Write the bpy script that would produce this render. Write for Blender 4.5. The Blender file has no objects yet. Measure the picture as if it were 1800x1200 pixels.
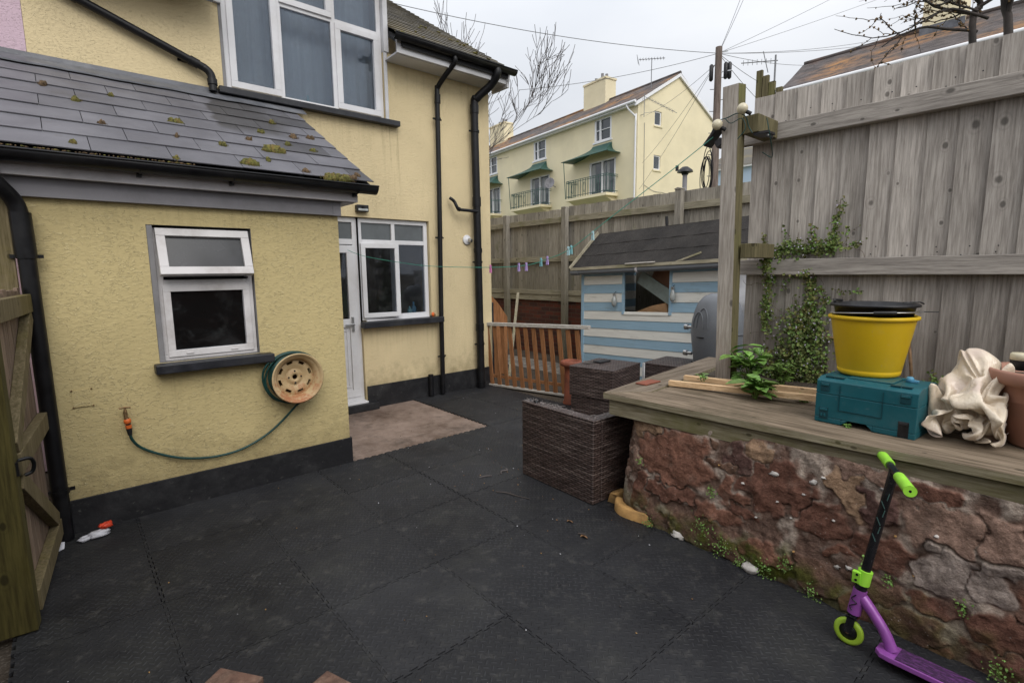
import bpy, math, random
import numpy as np
from mathutils import Vector, Matrix, noise
random.seed(7)
R = math.radians
SC = bpy.context.scene
COL = SC.collection

# ---------------------------------------------------------------- camera
def setup_camera():
    cd = bpy.data.cameras.new('camera'); co = bpy.data.objects.new('camera', cd); COL.objects.link(co)
    cd.sensor_width = 36.0; cd.lens = 905.49 / 1800 * 36; cd.clip_end = 1000; cd.clip_start = 0.05
    p, r, y = R(7.80), R(-0.63), R(40.90)
    f = Vector((math.sin(y)*math.cos(p), math.cos(y)*math.cos(p), -math.sin(p)))
    rt = Vector((math.cos(y), -math.sin(y), 0)); up = rt.cross(f)
    rt2 = math.cos(r)*rt + math.sin(r)*up; up2 = -math.sin(r)*rt + math.cos(r)*up
    m = Matrix((rt2, up2, -f)).transposed().to_4x4(); m.translation = Vector((0, 0, 1.6))
    co.matrix_world = m; SC.camera = co
setup_camera()  # most scene coordinates below were back-projected from image pixels beforehand

# ---------------------------------------------------------------- world + sun (overcast)
def setup_world():
    w = bpy.data.worlds.new('World'); SC.world = w; w.use_nodes = True
    nt = w.node_tree; nt.nodes.clear()
    out = nt.nodes.new('ShaderNodeOutputWorld'); bg = nt.nodes.new('ShaderNodeBackground')
    sky = nt.nodes.new('ShaderNodeTexSky'); sky.sky_type = 'NISHITA'; sky.sun_disc = False
    sky.sun_elevation = R(42.5); sky.sun_rotation = R(193.7); sky.dust_density = 4; sky.air_density = 1.0
    hsv = nt.nodes.new('ShaderNodeHueSaturation'); hsv.inputs['Saturation'].default_value = 0.25
    tc = nt.nodes.new('ShaderNodeTexCoord'); sep = nt.nodes.new('ShaderNodeSeparateXYZ')
    nz = nt.nodes.new('ShaderNodeTexNoise'); nz.inputs['Scale'].default_value = 2.2; nz.inputs['Detail'].default_value = 5
    mp = nt.nodes.new('ShaderNodeMapping'); mp.inputs['Scale'].default_value = (1, 1, 2.5)
    cr = nt.nodes.new('ShaderNodeValToRGB')
    cr.color_ramp.elements[0].position = 0.3; cr.color_ramp.elements[0].color = (8.0, 8.35, 8.95, 1)
    cr.color_ramp.elements[1].position = 0.7; cr.color_ramp.elements[1].color = (9.7, 9.9, 10.3, 1)
    grad = nt.nodes.new('ShaderNodeMapRange'); grad.inputs['From Min'].default_value = 0.25; grad.inputs['From Max'].default_value = 1.0
    grad.inputs['To Min'].default_value = 0.86; grad.inputs['To Max'].default_value = 1.75
    mul = nt.nodes.new('ShaderNodeVectorMath'); mul.operation = 'SCALE'
    mix = nt.nodes.new('ShaderNodeMix'); mix.data_type = 'RGBA'; mix.inputs['Factor'].default_value = 0.85
    L = nt.links
    L.new(tc.outputs['Generated'], sep.inputs[0]); L.new(tc.outputs['Generated'], mp.inputs[0]); L.new(mp.outputs[0], nz.inputs['Vector'])
    L.new(nz.outputs[0], cr.inputs[0]); L.new(sep.outputs['Z'], grad.inputs[0])
    L.new(cr.outputs[0], mul.inputs[0]); L.new(grad.outputs[0], mul.inputs['Scale'])
    L.new(sky.outputs[0], hsv.inputs['Color'])
    L.new(hsv.outputs[0], mix.inputs['A']); L.new(mul.outputs[0], mix.inputs['B'])
    L.new(mix.outputs['Result'], bg.inputs[0]); bg.inputs[1].default_value = 0.10
    L.new(bg.outputs[0], out.inputs[0])
    ld = bpy.data.lights.new('sun', 'SUN'); ld.energy = 1.35; ld.angle = R(40); ld.color = (1.0, 0.96, 0.9)
    lo = bpy.data.objects.new('sun', ld); COL.objects.link(lo)
    # the sun stands behind the camera and to the left
    d = Vector((-0.22, -0.90, 0.85)).normalized()
    lo.rotation_euler = d.to_track_quat('Z', 'Y').to_euler()
    SC.view_settings.view_transform = 'Standard'; SC.view_settings.look = 'None'
    SC.view_settings.exposure = 0.18; SC.view_settings.gamma = 1
setup_world()

# ---------------------------------------------------------------- node helpers
class NT:
    def __init__(s, name):
        s.mat = bpy.data.materials.new(name); s.mat.use_nodes = True
        s.nt = s.mat.node_tree; s.b = s.nt.nodes['Principled BSDF']; s.out = s.nt.nodes['Material Output']
        s.co = s.nt.nodes.new('ShaderNodeTexCoord'); s.obj = s.co.outputs['Object']
    def new(s, t): return s.nt.nodes.new(t)
    def ln(s, a, b): s.nt.links.new(a, b)
    def put(s, sock, v):
        if isinstance(v, bpy.types.NodeSocket): s.ln(v, sock)
        elif isinstance(v, (tuple, list)) and len(v) == 3 and sock.type == 'RGBA': sock.default_value = (*v, 1)
        else: sock.default_value = v
    def m(s, op, a, b=None, c=None):
        n = s.new('ShaderNodeMath'); n.operation = op; s.put(n.inputs[0], a)
        if b is not None: s.put(n.inputs[1], b)
        if c is not None: s.put(n.inputs[2], c)
        return n.outputs[0]
    def xyz(s, v=None):
        n = s.new('ShaderNodeSeparateXYZ'); s.ln(v or s.obj, n.inputs[0]); return n.outputs
    def comb(s, x, y, z=0.0):
        n = s.new('ShaderNodeCombineXYZ'); s.put(n.inputs[0], x); s.put(n.inputs[1], y); s.put(n.inputs[2], z); return n.outputs[0]
    def scale(s, sc, v=None, loc=(0, 0, 0), rot=(0, 0, 0)):
        n = s.new('ShaderNodeMapping'); n.inputs['Scale'].default_value = sc; n.inputs['Location'].default_value = loc
        n.inputs['Rotation'].default_value = rot; s.ln(v or s.obj, n.inputs[0]); return n.outputs[0]
    def noise(s, sc, v=None, detail=4, rough=0.55, dist=0.0, out=0):
        n = s.new('ShaderNodeTexNoise'); n.inputs['Scale'].default_value = sc; n.inputs['Detail'].default_value = detail
        n.inputs['Roughness'].default_value = rough; n.inputs['Distortion'].default_value = dist
        s.ln(v or s.obj, n.inputs['Vector']); return n.outputs[out]
    def voro(s, sc, v=None, feat='F1', out='Distance', rnd=1.0):
        n = s.new('ShaderNodeTexVoronoi'); n.feature = feat; n.inputs['Scale'].default_value = sc
        n.inputs['Randomness'].default_value = rnd; s.ln(v or s.obj, n.inputs['Vector']); return n.outputs[out]
    def ramp(s, x, lo, hi, a=0.0, b=1.0, smooth=False):
        if lo > hi: lo, hi, a, b = hi, lo, b, a
        n = s.new('ShaderNodeMapRange'); n.clamp = True
        if smooth: n.interpolation_type = 'SMOOTHSTEP'
        s.put(n.inputs[0], x); n.inputs[1].default_value = lo; n.inputs[2].default_value = hi
        n.inputs[3].default_value = a; n.inputs[4].default_value = b; return n.outputs[0]
    def mix(s, fac, a, b, mode='MIX'):
        n = s.new('ShaderNodeMix'); n.data_type = 'RGBA'; n.blend_type = mode; s.put(n.inputs[0], fac)
        s.put(n.inputs[6], a); s.put(n.inputs[7], b); return n.outputs[2]
    def cr(s, x, stops):
        n = s.new('ShaderNodeValToRGB'); e = n.color_ramp.elements
        while len(e) < len(stops): e.new(0.5)
        for i, (p, c) in enumerate(stops): e[i].position = p; e[i].color = (*c, 1)
        s.ln(x, n.inputs[0]); return n.outputs[0]
    def island(s):
        return s.new('ShaderNodeNewGeometry').outputs['Random Per Island']
    def bump(s, h, dist=0.01, strength=1.0, prev=None):
        n = s.new('ShaderNodeBump'); n.inputs['Distance'].default_value = dist; n.inputs['Strength'].default_value = strength
        s.ln(h, n.inputs['Height'])
        if prev is not None: s.ln(prev, n.inputs['Normal'])
        return n.outputs[0]
    def done(s, col=None, rough=0.7, nrm=None, metal=0.0, spec=0.4, coat=None):
        if col is not None: s.put(s.b.inputs['Base Color'], col)
        s.put(s.b.inputs['Roughness'], rough); s.b.inputs['Metallic'].default_value = metal
        s.b.inputs['Specular IOR Level'].default_value = spec
        if nrm is not None: s.ln(nrm, s.b.inputs['Normal'])
        if coat: s.b.inputs['Coat Weight'].default_value = coat
        return s.mat

def plain(name, col, rough=0.5, metal=0.0, var=0.15, vs=12, bump=0.0, spec=0.4, dirt=None, coat=None, scuff=0.0):
    n = NT(name); x = n.noise(vs, detail=5)
    dk = tuple(c*(1-var) for c in col); lt = tuple(min(1, c*(1+var)) for c in col)
    c = n.mix(n.ramp(x, 0.35, 0.65), dk, lt)
    if dirt:
        c = n.mix(n.ramp(n.noise(vs*0.4, detail=8, rough=0.7), 0.48, 0.72, 0, dirt[1]), c, dirt[0])
    nm = n.bump(n.noise(vs*6, detail=3), bump) if bump else None
    if scuff:   # fine scratches and settled dust
        s1 = n.ramp(n.noise(55, n.scale((1, 0.12, 0.5), rot=(0.3, 0.2, 0.6)), detail=5, rough=0.75), 0.62, 0.70)
        s2 = n.ramp(n.noise(70, n.scale((0.15, 1, 0.6), rot=(0.1, 0.5, -0.5)), detail=4, rough=0.7), 0.64, 0.70)
        dst = n.ramp(n.noise(9, detail=9, rough=0.8), 0.52, 0.74, 0, 0.6)
        lt2 = tuple(min(1, v*0.6+0.16) for v in col)
        c = n.mix(n.m('MULTIPLY', n.m('MAXIMUM', n.m('MAXIMUM', s1, s2), dst), scuff), c, lt2)
    return n.done(c, n.ramp(x, 0.3, 0.7, rough*0.85, min(1, rough*1.15)), nm, metal, spec, coat)

# ---------------------------------------------------------------- materials
def mat_render(name, base, fine=False, dark=(0.16, 0.13, 0.06), stain=0.35, drips=(), foot=None):
    """trowelled masonry paint with short raised curls"""
    n = NT(name)
    v = n.scale((1, 1, 1.7))
    k = 1.35 if fine else 1.0
    def curls(sc, loc, w):
        a = n.noise(sc*k, n.scale((1, 1, 1.7), loc=loc), detail=1, rough=0.4, dist=0.7)
        r = n.ramp(n.m('ABSOLUTE', n.m('SUBTRACT', a, 0.5)), 0.0, w, 1, 0, True)
        mk = n.ramp(n.noise(34*k, n.scale((1, 1, 1.3), loc=(loc[0]+3, 9, 1)), detail=1), 0.50, 0.60, 0, 1, True)
        return n.m('MULTIPLY', r, mk)
    r1 = curls(27, (0, 0, 0), 0.045); r2 = curls(33, (7, 3, 5), 0.05)
    ridge = n.m('MAXIMUM', r1, r2)
    mask2 = n.ramp(n.noise(2.4, detail=3), 0.3, 0.65, 0.35, 1)
    ridge = n.m('MULTIPLY', ridge, mask2)
    soft = n.noise(26*k, v, detail=4, rough=0.6); grit = n.noise(150, detail=2)
    h = n.m('ADD', n.m('MULTIPLY', ridge, 0.8), n.m('ADD', n.m('MULTIPLY', soft, 1.5), n.m('MULTIPLY', grit, 0.15)))
    nm = n.bump(h, 0.0032 if not fine else 0.0030)
    big = n.noise(0.9, detail=6, rough=0.6)
    lt = tuple(min(1, c*1.05) for c in base); dk = tuple(c*0.90 for c in base)
    c = n.mix(n.ramp(big, 0.35, 0.65), dk, lt)
    st = n.ramp(n.noise(1.0, n.scale((4, 4, 0.55)), detail=7, rough=0.65), 0.58, 0.85, 0, stain)
    c = n.mix(st, c, dark)
    X, Y_, Z = n.xyz()[:3]
    run = n.noise(1.0, n.scale((26, 26, 1.1)), detail=4, rough=0.6)
    for (xa, xb, zt, ln, amt) in drips:   # rain marks running down from sills; darker streaks below the eaves too
        mk = n.m('MULTIPLY', n.m('MULTIPLY', n.ramp(X, xa-0.03, xa+0.02), n.ramp(X, xb+0.03, xb-0.02)), n.m('MULTIPLY', n.ramp(Z, zt-ln, zt), n.ramp(Z, zt+0.02, zt)))
        c = n.mix(n.m('MULTIPLY', n.m('MULTIPLY', mk, n.ramp(run, 0.48, 0.66)), amt), c, dark)
    if foot is not None:                  # splashed soil above the plinth
        sp = n.ramp(n.m('ADD', Z, n.m('MULTIPLY', n.noise(7, detail=8, rough=0.7), 0.9)), foot+0.50, foot+0.95, 0.75, 0)
        c = n.mix(sp, c, (0.20, 0.155, 0.075))
    pit = n.m('MULTIPLY', n.ramp(soft, 0.36, 0.28, 0, 1), n.ramp(n.noise(1.7, detail=5), 0.5, 0.68, 0.05, 0.6))
    c = n.mix(pit, c, dark)
    c = n.mix(n.m('MULTIPLY', ridge, 0.12), c, (0.9, 0.85, 0.6))
    return n.done(c, 0.8, nm, spec=0.2)

def mat_wood(name, a, b, axis='z', green=0.0, knots=True, rough=0.85, gcol=(0.13, 0.14, 0.03), fine=55, isl=0.3, low=None, bumpd=0.0022):
    """weathered softwood, grain along one axis"""
    n = NT(name)
    isr = n.island()
    off = n.comb(n.m('MULTIPLY', isr, 31.0), n.m('MULTIPLY', isr, 17.0), n.m('MULTIPLY', isr, 43.0))
    add = n.new('ShaderNodeVectorMath'); add.operation = 'ADD'; n.ln(n.obj, add.inputs[0]); n.ln(off, add.inputs[1]); v = add.outputs[0]
    s1 = {'x': (0.06, 1, 1), 'y': (1, 0.06, 1), 'z': (1, 1, 0.06)}[axis]
    s2 = {'x': (0.3, 1, 1), 'y': (1, 0.3, 1), 'z': (1, 1, 0.3)}[axis]
    warp = n.noise(2.5, n.scale(s2, v), detail=1, out=1)
    wm = n.new('ShaderNodeVectorMath'); wm.operation = 'SCALE'; n.ln(warp, wm.inputs[0]); wm.inputs['Scale'].default_value = 0.010
    wa = n.new('ShaderNodeVectorMath'); wa.operation = 'ADD'; n.ln(v, wa.inputs[0]); n.ln(wm.outputs[0], wa.inputs[1])
    g = n.noise(fine*1.5, n.scale(s1, wa.outputs[0]), detail=5, rough=0.65)
    g2 = n.noise(fine*0.28, n.scale(s1, wa.outputs[0]), detail=3)
    c = n.mix(n.ramp(g, 0.34, 0.62), tuple(x*0.8 for x in a), b)
    c = n.mix(n.ramp(g2, 0.42, 0.66, 0, 0.32), c, tuple(x*0.62 for x in a))
    dark = tuple(x*0.3 for x in a)
    h = g
    if knots:
        ks = {'x': (0.5, 1, 1), 'y': (1, 0.5, 1), 'z': (1, 1, 0.5)}[axis]
        vx = n.xyz(v); pv = {'z': n.comb(n.m('ADD', vx[1], vx[0]), n.m('MULTIPLY', vx[2], 0.6)), 'y': n.comb(n.m('ADD', vx[2], vx[0]), n.m('MULTIPLY', vx[1], 0.6)), 'x': n.comb(n.m('ADD', vx[1], vx[2]), n.m('MULTIPLY', vx[0], 0.6))}[axis]
        vn = n.new('ShaderNodeTexVoronoi'); vn.voronoi_dimensions = '2D'; vn.inputs['Scale'].default_value = 6.0; n.ln(pv, vn.inputs['Vector']); kv = vn.outputs['Distance']; kc = n.xyz(vn.outputs['Color'])[0]
        kvw = n.m('ADD', kv, n.m('MULTIPLY', n.m('SUBTRACT', g2, 0.5), 0.10)); ksz = n.m('MULTIPLY', kvw, n.ramp(kc, 0.55, 1.0, 1.9, 0.8)); kk = n.m('MULTIPLY', n.ramp(ksz, 0.045, 0.10, 1, 0, True), n.ramp(kc, 0.50, 0.54, 0, 0.8)); ring = n.m('MULTIPLY', n.ramp(n.m('ABSOLUTE', n.m('SUBTRACT', ksz, 0.15)), 0.0, 0.03, 1, 0), n.ramp(kc, 0.50, 0.54, 0, 0.16)); kk = n.m('MAXIMUM', kk, ring)
        c = n.mix(kk, c, dark)
    bl = n.ramp(isr, 0, 1, 1-isl, 1+isl*0.5)
    cc = n.new('ShaderNodeVectorMath'); cc.operation = 'SCALE'; n.ln(c, cc.inputs[0]); n.ln(bl, cc.inputs['Scale']); c = cc.outputs[0]
    if green:
        gn = n.noise(2.2, v, detail=6, rough=0.65)
        c = n.mix(n.ramp(gn, 0.62-green*0.35, 0.80-green*0.2, 0, 0.8), c, gcol)
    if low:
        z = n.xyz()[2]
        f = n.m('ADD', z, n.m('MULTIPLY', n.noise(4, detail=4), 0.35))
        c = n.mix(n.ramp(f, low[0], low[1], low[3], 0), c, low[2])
    nm = n.bump(n.m('ADD', h, n.m('MULTIPLY', g2, 0.8)), bumpd)
    return n.done(c, rough, nm, spec=0.25)

M = {}
M['yellow'] = mat_render('yellow_masonry_paint_shaded', (0.545, 0.445, 0.225), drips=((0.40, 1.14, 0.95, 0.45, 0.14), (0.42, 0.50, 0.95, 0.6, 0.30), (1.04, 1.13, 0.95, 0.5, 0.30), (0.0, 1.68, 2.05, 0.40, 0.18)), foot=0.0)  # shaded copy: the extension's shade is put into the yellow paint colour
M['yellow_lit'] = mat_render('yellow_masonry_paint_lit', (0.68, 0.560, 0.340), True, stain=0.28, drips=((2.95, 3.16, 3.26, 1.1, 0.32), (1.3, 3.1, 3.26, 0.4, 0.15), (2.58, 3.62, 0.965, 0.4, 0.2), (3.0, 4.5, 3.95, 0.4, 0.12)), foot=0.0)  # same paint brightened, with the main wall's light in its colour
M['pink'] = mat_render('pink_masonry_paint', (0.60, 0.45, 0.52), True)
def _plinth():
    n = NT('black_plinth_paint'); x = n.noise(6, detail=7, rough=0.65)
    c = n.mix(n.ramp(x, 0.45, 0.75), (0.009, 0.009, 0.011), (0.030, 0.030, 0.032))
    c = n.mix(n.ramp(n.noise(22, detail=6, rough=0.7), 0.62, 0.72, 0, 0.5), c, (0.12, 0.12, 0.11))
    return n.done(c, 0.6, n.bump(n.noise(18, detail=5), 0.005))
M['plinth'] = _plinth()
M['black_pipe'] = plain('black_plastic_pipe', (0.0065, 0.0065, 0.008), 0.42, var=0.3, dirt=((0.030, 0.030, 0.028), 0.3), spec=0.3)
M['black_sill'] = plain('black_painted_sill', (0.016, 0.017, 0.022), 0.45, var=0.3, bump=0.001, dirt=((0.07, 0.07, 0.07), 0.4))
M['upvc'] = plain('white_plastic_frame', (0.66, 0.66, 0.68), 0.35, var=0.04, vs=3, dirt=((0.36, 0.33, 0.30), 0.45))
M['upvc_dirty'] = plain('grimy_white_frame', (0.66, 0.64, 0.64), 0.45, var=0.06, vs=5, dirt=((0.26, 0.22, 0.19), 0.65))
M['reveal'] = plain('grey_reveal', (0.22, 0.215, 0.22), 0.7, var=0.1, vs=5, dirt=((0.08, 0.08, 0.07), 0.6))
M['fascia'] = plain('grimy_white_fascia', (0.50, 0.475, 0.485), 0.45, var=0.1, vs=4, dirt=((0.13, 0.12, 0.11), 0.6))
M['fascia_low'] = plain('grey_soffit_board', (0.235, 0.228, 0.245), 0.6, var=0.1, vs=3, dirt=((0.09, 0.09, 0.08), 0.5))
M['fascia_white'] = plain('white_fascia', (0.58, 0.58, 0.60), 0.45, var=0.06, vs=3, dirt=((0.25, 0.24, 0.22), 0.5))
M['dark'] = plain('dark_interior', (0.018, 0.018, 0.02), 0.9, var=0.3)
M['room'] = plain('room_wall', (0.035, 0.035, 0.033), 0.9, var=0.2)
M['rubber'] = plain('black_rubber_seal', (0.012, 0.012, 0.012), 0.6)
M['steel'] = plain('worn_steel', (0.5, 0.5, 0.5), 0.3, 0.9)
M['lead'] = plain('lead_flashing', (0.11, 0.115, 0.13), 0.5, var=0.25, vs=6, bump=0.002, dirt=((0.28, 0.28, 0.29), 0.5))

def mat_glass(name, tint=(0.78, 0.80, 0.82), dirty=0.1, refl=(0.85, 0.9, 1.0)):
    n = NT(name); nt = n.nt
    tr = n.new('ShaderNodeBsdfTransparent'); tr.inputs[0].default_value = (*tint, 1)
    gl = n.new('ShaderNodeBsdfGlossy'); gl.inputs[0].default_value = (*refl, 1); gl.inputs['Roughness'].default_value = 0.03
    n.ln(n.bump(n.noise(2.0, detail=1), 0.002), gl.inputs['Normal'])
    df = n.new('ShaderNodeBsdfDiffuse'); df.inputs[0].default_value = (0.4, 0.42, 0.42, 1)
    fr = n.new('ShaderNodeFresnel'); fr.inputs[0].default_value = 1.5
    m1 = n.new('ShaderNodeMixShader'); n.ln(fr.outputs[0], m1.inputs[0]); n.ln(tr.outputs[0], m1.inputs[1]); n.ln(gl.outputs[0], m1.inputs[2])
    m2 = n.new('ShaderNodeMixShader'); n.ln(n.ramp(n.noise(5, detail=8, rough=0.75), 0.5, 0.85, 0.01, dirty), m2.inputs[0])
    n.ln(m1.outputs[0], m2.inputs[1]); n.ln(df.outputs[0], m2.inputs[2]); n.ln(m2.outputs[0], n.out.inputs[0])
    return n.mat
M['glass'] = mat_glass('window_glass', dirty=0.10)
M['glass_frost'] = plain('obscured_grey_glass', (0.085, 0.095, 0.10), 0.2, var=0.2, vs=4, spec=0.7)
M['curtain'] = plain('grey_blind', (0.58, 0.64, 0.69), 0.9, var=0.12, vs=1.2)
M['curtain_dark'] = plain('dark_blind', (0.05, 0.052, 0.058), 0.9, var=0.1, vs=2)

def _slate(name, a, b, moss=0.25, lich=None):
    n = NT(name); isr = n.island()
    x = n.noise(3, detail=6, rough=0.6)
    c = n.mix(n.ramp(x, 0.35, 0.65), a, b)
    c = n.mix(n.m('MULTIPLY', isr, 0.45), c, tuple(v*0.6 for v in a))
    # old tiles that were swapped in are much darker
    c = n.mix(n.m('MULTIPLY', n.ramp(isr, 0.93, 0.94), 0.5), c, (0.028, 0.026, 0.024))
    c = n.mix(n.ramp(n.noise(5, detail=7, rough=0.7), 0.6, 0.72, 0, moss), c, (0.045, 0.04, 0.02))
    if not lich:
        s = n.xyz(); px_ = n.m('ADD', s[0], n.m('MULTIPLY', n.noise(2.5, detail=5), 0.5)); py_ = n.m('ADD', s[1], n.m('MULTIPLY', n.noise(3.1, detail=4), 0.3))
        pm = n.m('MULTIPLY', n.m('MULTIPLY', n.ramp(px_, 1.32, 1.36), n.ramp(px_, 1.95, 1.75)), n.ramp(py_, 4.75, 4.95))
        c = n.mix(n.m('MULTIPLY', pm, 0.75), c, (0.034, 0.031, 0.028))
    if lich:
        c = n.mix(n.ramp(n.noise(0.7, detail=8, rough=0.7), 0.48, 0.6, 0, lich[1]), c, lich[0])
    return n.done(c, n.ramp(x, 0.3, 0.7, 0.5, 0.68), n.bump(n.noise(30, detail=5), 0.0015), spec=0.4)
M['slate'] = _slate('grey_slate', (0.110, 0.108, 0.122), (0.165, 0.162, 0.178))
M['slate_old'] = _slate('old_brown_tile', (0.075, 0.065, 0.05), (0.13, 0.115, 0.085), 0.5, ((0.17, 0.13, 0.05), 0.6))
def _farroof(name):
    n = NT(name)
    fine = n.noise(1.8, n.scale((1, 1, 3.5)), detail=8, rough=0.75)
    pat = n.noise(0.30, n.scale((1, 0.8, 1.6)), detail=3, rough=0.5)
    c = n.mix(n.ramp(fine, 0.35, 0.65), (0.050, 0.043, 0.042), (0.150, 0.130, 0.125))
    lm = n.m('MULTIPLY', n.ramp(pat, 0.46, 0.60), n.ramp(fine, 0.42, 0.56))
    c = n.mix(n.m('MULTIPLY', lm, 0.85), c, (0.42, 0.20, 0.055))
    c = n.mix(n.m('MULTIPLY', n.ramp(n.noise(0.9, n.scale((1, .6, 2), loc=(4, 1, 2)), detail=5), 0.55, 0.7), 0.4), c, (0.24, 0.14, 0.10))
    return n.done(c, 0.85, n.bump(fine, 0.02), spec=0.2)
M['roof_far'] = _farroof('lichened_roof_tiles')
M['far_yellow'] = plain('cream_yellow_render', (0.80, 0.71, 0.49), 0.8, var=0.04, vs=0.7, dirt=((0.5, 0.44, 0.28), 0.35))
M['far_blue'] = plain('pale_blue_render', (0.45, 0.58, 0.74), 0.8, var=0.04, vs=0.5)
M['far_white'] = plain('white_trim', (0.80, 0.80, 0.82), 0.5, var=0.04, vs=2)
M['far_green'] = plain('dark_green_metal', (0.028, 0.085, 0.072), 0.5, var=0.15, vs=2)
M['far_glass'] = plain('far_window_glass', (0.045, 0.055, 0.065), 0.08, var=0.4, vs=0.8, spec=0.9)
M['far_curtain'] = plain('net_curtain', (0.4, 0.41, 0.42), 0.8, var=0.1, vs=3)

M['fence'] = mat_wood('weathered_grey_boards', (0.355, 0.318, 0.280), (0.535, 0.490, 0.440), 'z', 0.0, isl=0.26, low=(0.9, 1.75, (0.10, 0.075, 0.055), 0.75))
M['fence_rail'] = mat_wood('weathered_grey_rail', (0.295, 0.265, 0.235), (0.455, 0.415, 0.370), 'y', 0.0, isl=0.1)
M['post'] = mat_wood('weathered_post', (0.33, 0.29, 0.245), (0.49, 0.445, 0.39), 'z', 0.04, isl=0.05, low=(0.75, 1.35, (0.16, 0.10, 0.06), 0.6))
M['post_green'] = mat_wood('algae_green_timber', (0.115, 0.098, 0.050), (0.185, 0.160, 0.085), 'z', 0.25, isl=0.05)
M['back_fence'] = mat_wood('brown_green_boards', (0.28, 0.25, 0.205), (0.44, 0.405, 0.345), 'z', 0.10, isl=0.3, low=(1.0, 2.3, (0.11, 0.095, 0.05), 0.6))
M['back_rail'] = mat_wood('mossy_rail', (0.27, 0.24, 0.165), (0.41, 0.37, 0.275), 'y', 0.20, isl=0.1)
M['deck'] = mat_wood('weathered_deck_board', (0.125, 0.092, 0.060), (0.29, 0.225, 0.16), 'y', 0.24, isl=0.15, fine=30, gcol=(0.060, 0.050, 0.028), bumpd=0.005)
M['deckx'] = mat_wood('weathered_deck_end_board', (0.130, 0.098, 0.066), (0.25, 0.20, 0.15), 'x', 0.16, isl=0.1, fine=34, gcol=(0.075, 0.062, 0.035), bumpd=0.005)
M['deck_face'] = mat_wood('mossy_deck_face', (0.21, 0.175, 0.10), (0.33, 0.29, 0.20), 'y', 0.30, isl=0.1, gcol=(0.13, 0.125, 0.03))
M['gatewood'] = mat_wood('mossy_gate_timber', (0.15, 0.12, 0.055), (0.25, 0.20, 0.115), 'z', 0.25, isl=0.3, gcol=(0.13, 0.11, 0.015))
M['gateboard'] = mat_wood('brown_gate_boards', (0.19, 0.13, 0.095), (0.31, 0.23, 0.17), 'z', 0.0, isl=0.35)
M['gategreen'] = mat_wood('algae_covered_post', (0.062, 0.050, 0.014), (0.10, 0.084, 0.024), 'z', 0.3, isl=0.1, gcol=(0.055, 0.046, 0.008))
M['lattice'] = mat_wood('orange_brown_slats', (0.27, 0.115, 0.045), (0.40, 0.185, 0.080), 'z', 0.0, isl=0.25, knots=False)
M['batten'] = mat_wood('fresh_sawn_softwood', (0.70, 0.44, 0.23), (0.84, 0.60, 0.36), 'y', 0.0, isl=0.08, fine=70)
M['pale_timber'] = mat_wood('pale_painted_timber', (0.42, 0.38, 0.33), (0.58, 0.55, 0.50), 'y', 0.0, isl=0.05, knots=False)
M['pole'] = mat_wood('dark_pole_timber', (0.12, 0.09, 0.075), (0.24, 0.19, 0.165), 'z', 0.0, isl=0.05, fine=20)

def _shed(name, a):
    n = NT(name); g = n.noise(40, n.scale((1, 0.08, 1)), detail=4, rough=0.65)
    c = n.mix(n.ramp(g, 0.3, 0.7), tuple(x*0.86 for x in a), a)
    c = n.mix(n.ramp(n.noise(5, n.scale((1, 0.4, 2)), detail=8, rough=0.75), 0.56, 0.75, 0, 0.6), c, (0.22, 0.20, 0.16))
    return n.done(c, 0.65, n.bump(g, 0.0015), spec=0.3)
M['shed_blue'] = _shed('sky_blue_painted_boards', (0.34, 0.51, 0.64))
M['shed_white'] = _shed('cream_white_painted_boards', (0.86, 0.85, 0.79))
def _felt():
    n = NT('roofing_felt'); x = n.noise(220, detail=2); y = n.noise(2.5, detail=8, rough=0.7)
    c = n.mix(n.ramp(y, 0.35, 0.7), (0.013, 0.0115, 0.011), (0.042, 0.037, 0.034))
    c = n.mix(n.ramp(x, 0.5, 0.7, 0, 0.5), c, (0.11, 0.105, 0.10))
    return n.done(c, 0.92, n.bump(n.m('ADD', x, n.m('MULTIPLY', y, 4)), 0.003), spec=0.2)
M['felt'] = _felt()
def _brick():
    n = NT('old_red_brick'); s = n.xyz(); v = n.comb(s[1], s[2])
    b = n.new('ShaderNodeTexBrick'); n.ln(v, b.inputs['Vector']); b.inputs['Scale'].default_value = 1.0
    b.inputs['Brick Width'].default_value = 0.225; b.inputs['Row Height'].default_value = 0.075; b.inputs['Mortar Size'].default_value = 0.006
    b.inputs['Mortar Smooth'].default_value = 0.3; b.inputs['Bias'].default_value = -0.1
    b.inputs['Color1'].default_value = (0.13, 0.04, 0.025, 1); b.inputs['Color2'].default_value = (0.045, 0.025, 0.022, 1); b.inputs['Mortar'].default_value = (0.11, 0.075, 0.055, 1)
    c = n.mix(n.ramp(n.noise(9, detail=8, rough=0.7), 0.45, 0.7, 0, 0.6), b.outputs[0], (0.06, 0.045, 0.03))
    return n.done(c, 0.9, n.bump(n.m('SUBTRACT', n.m('MULTIPLY', n.noise(25, detail=4), 0.4), b.outputs[1]), 0.006), spec=0.2)
M['brick'] = _brick()

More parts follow.
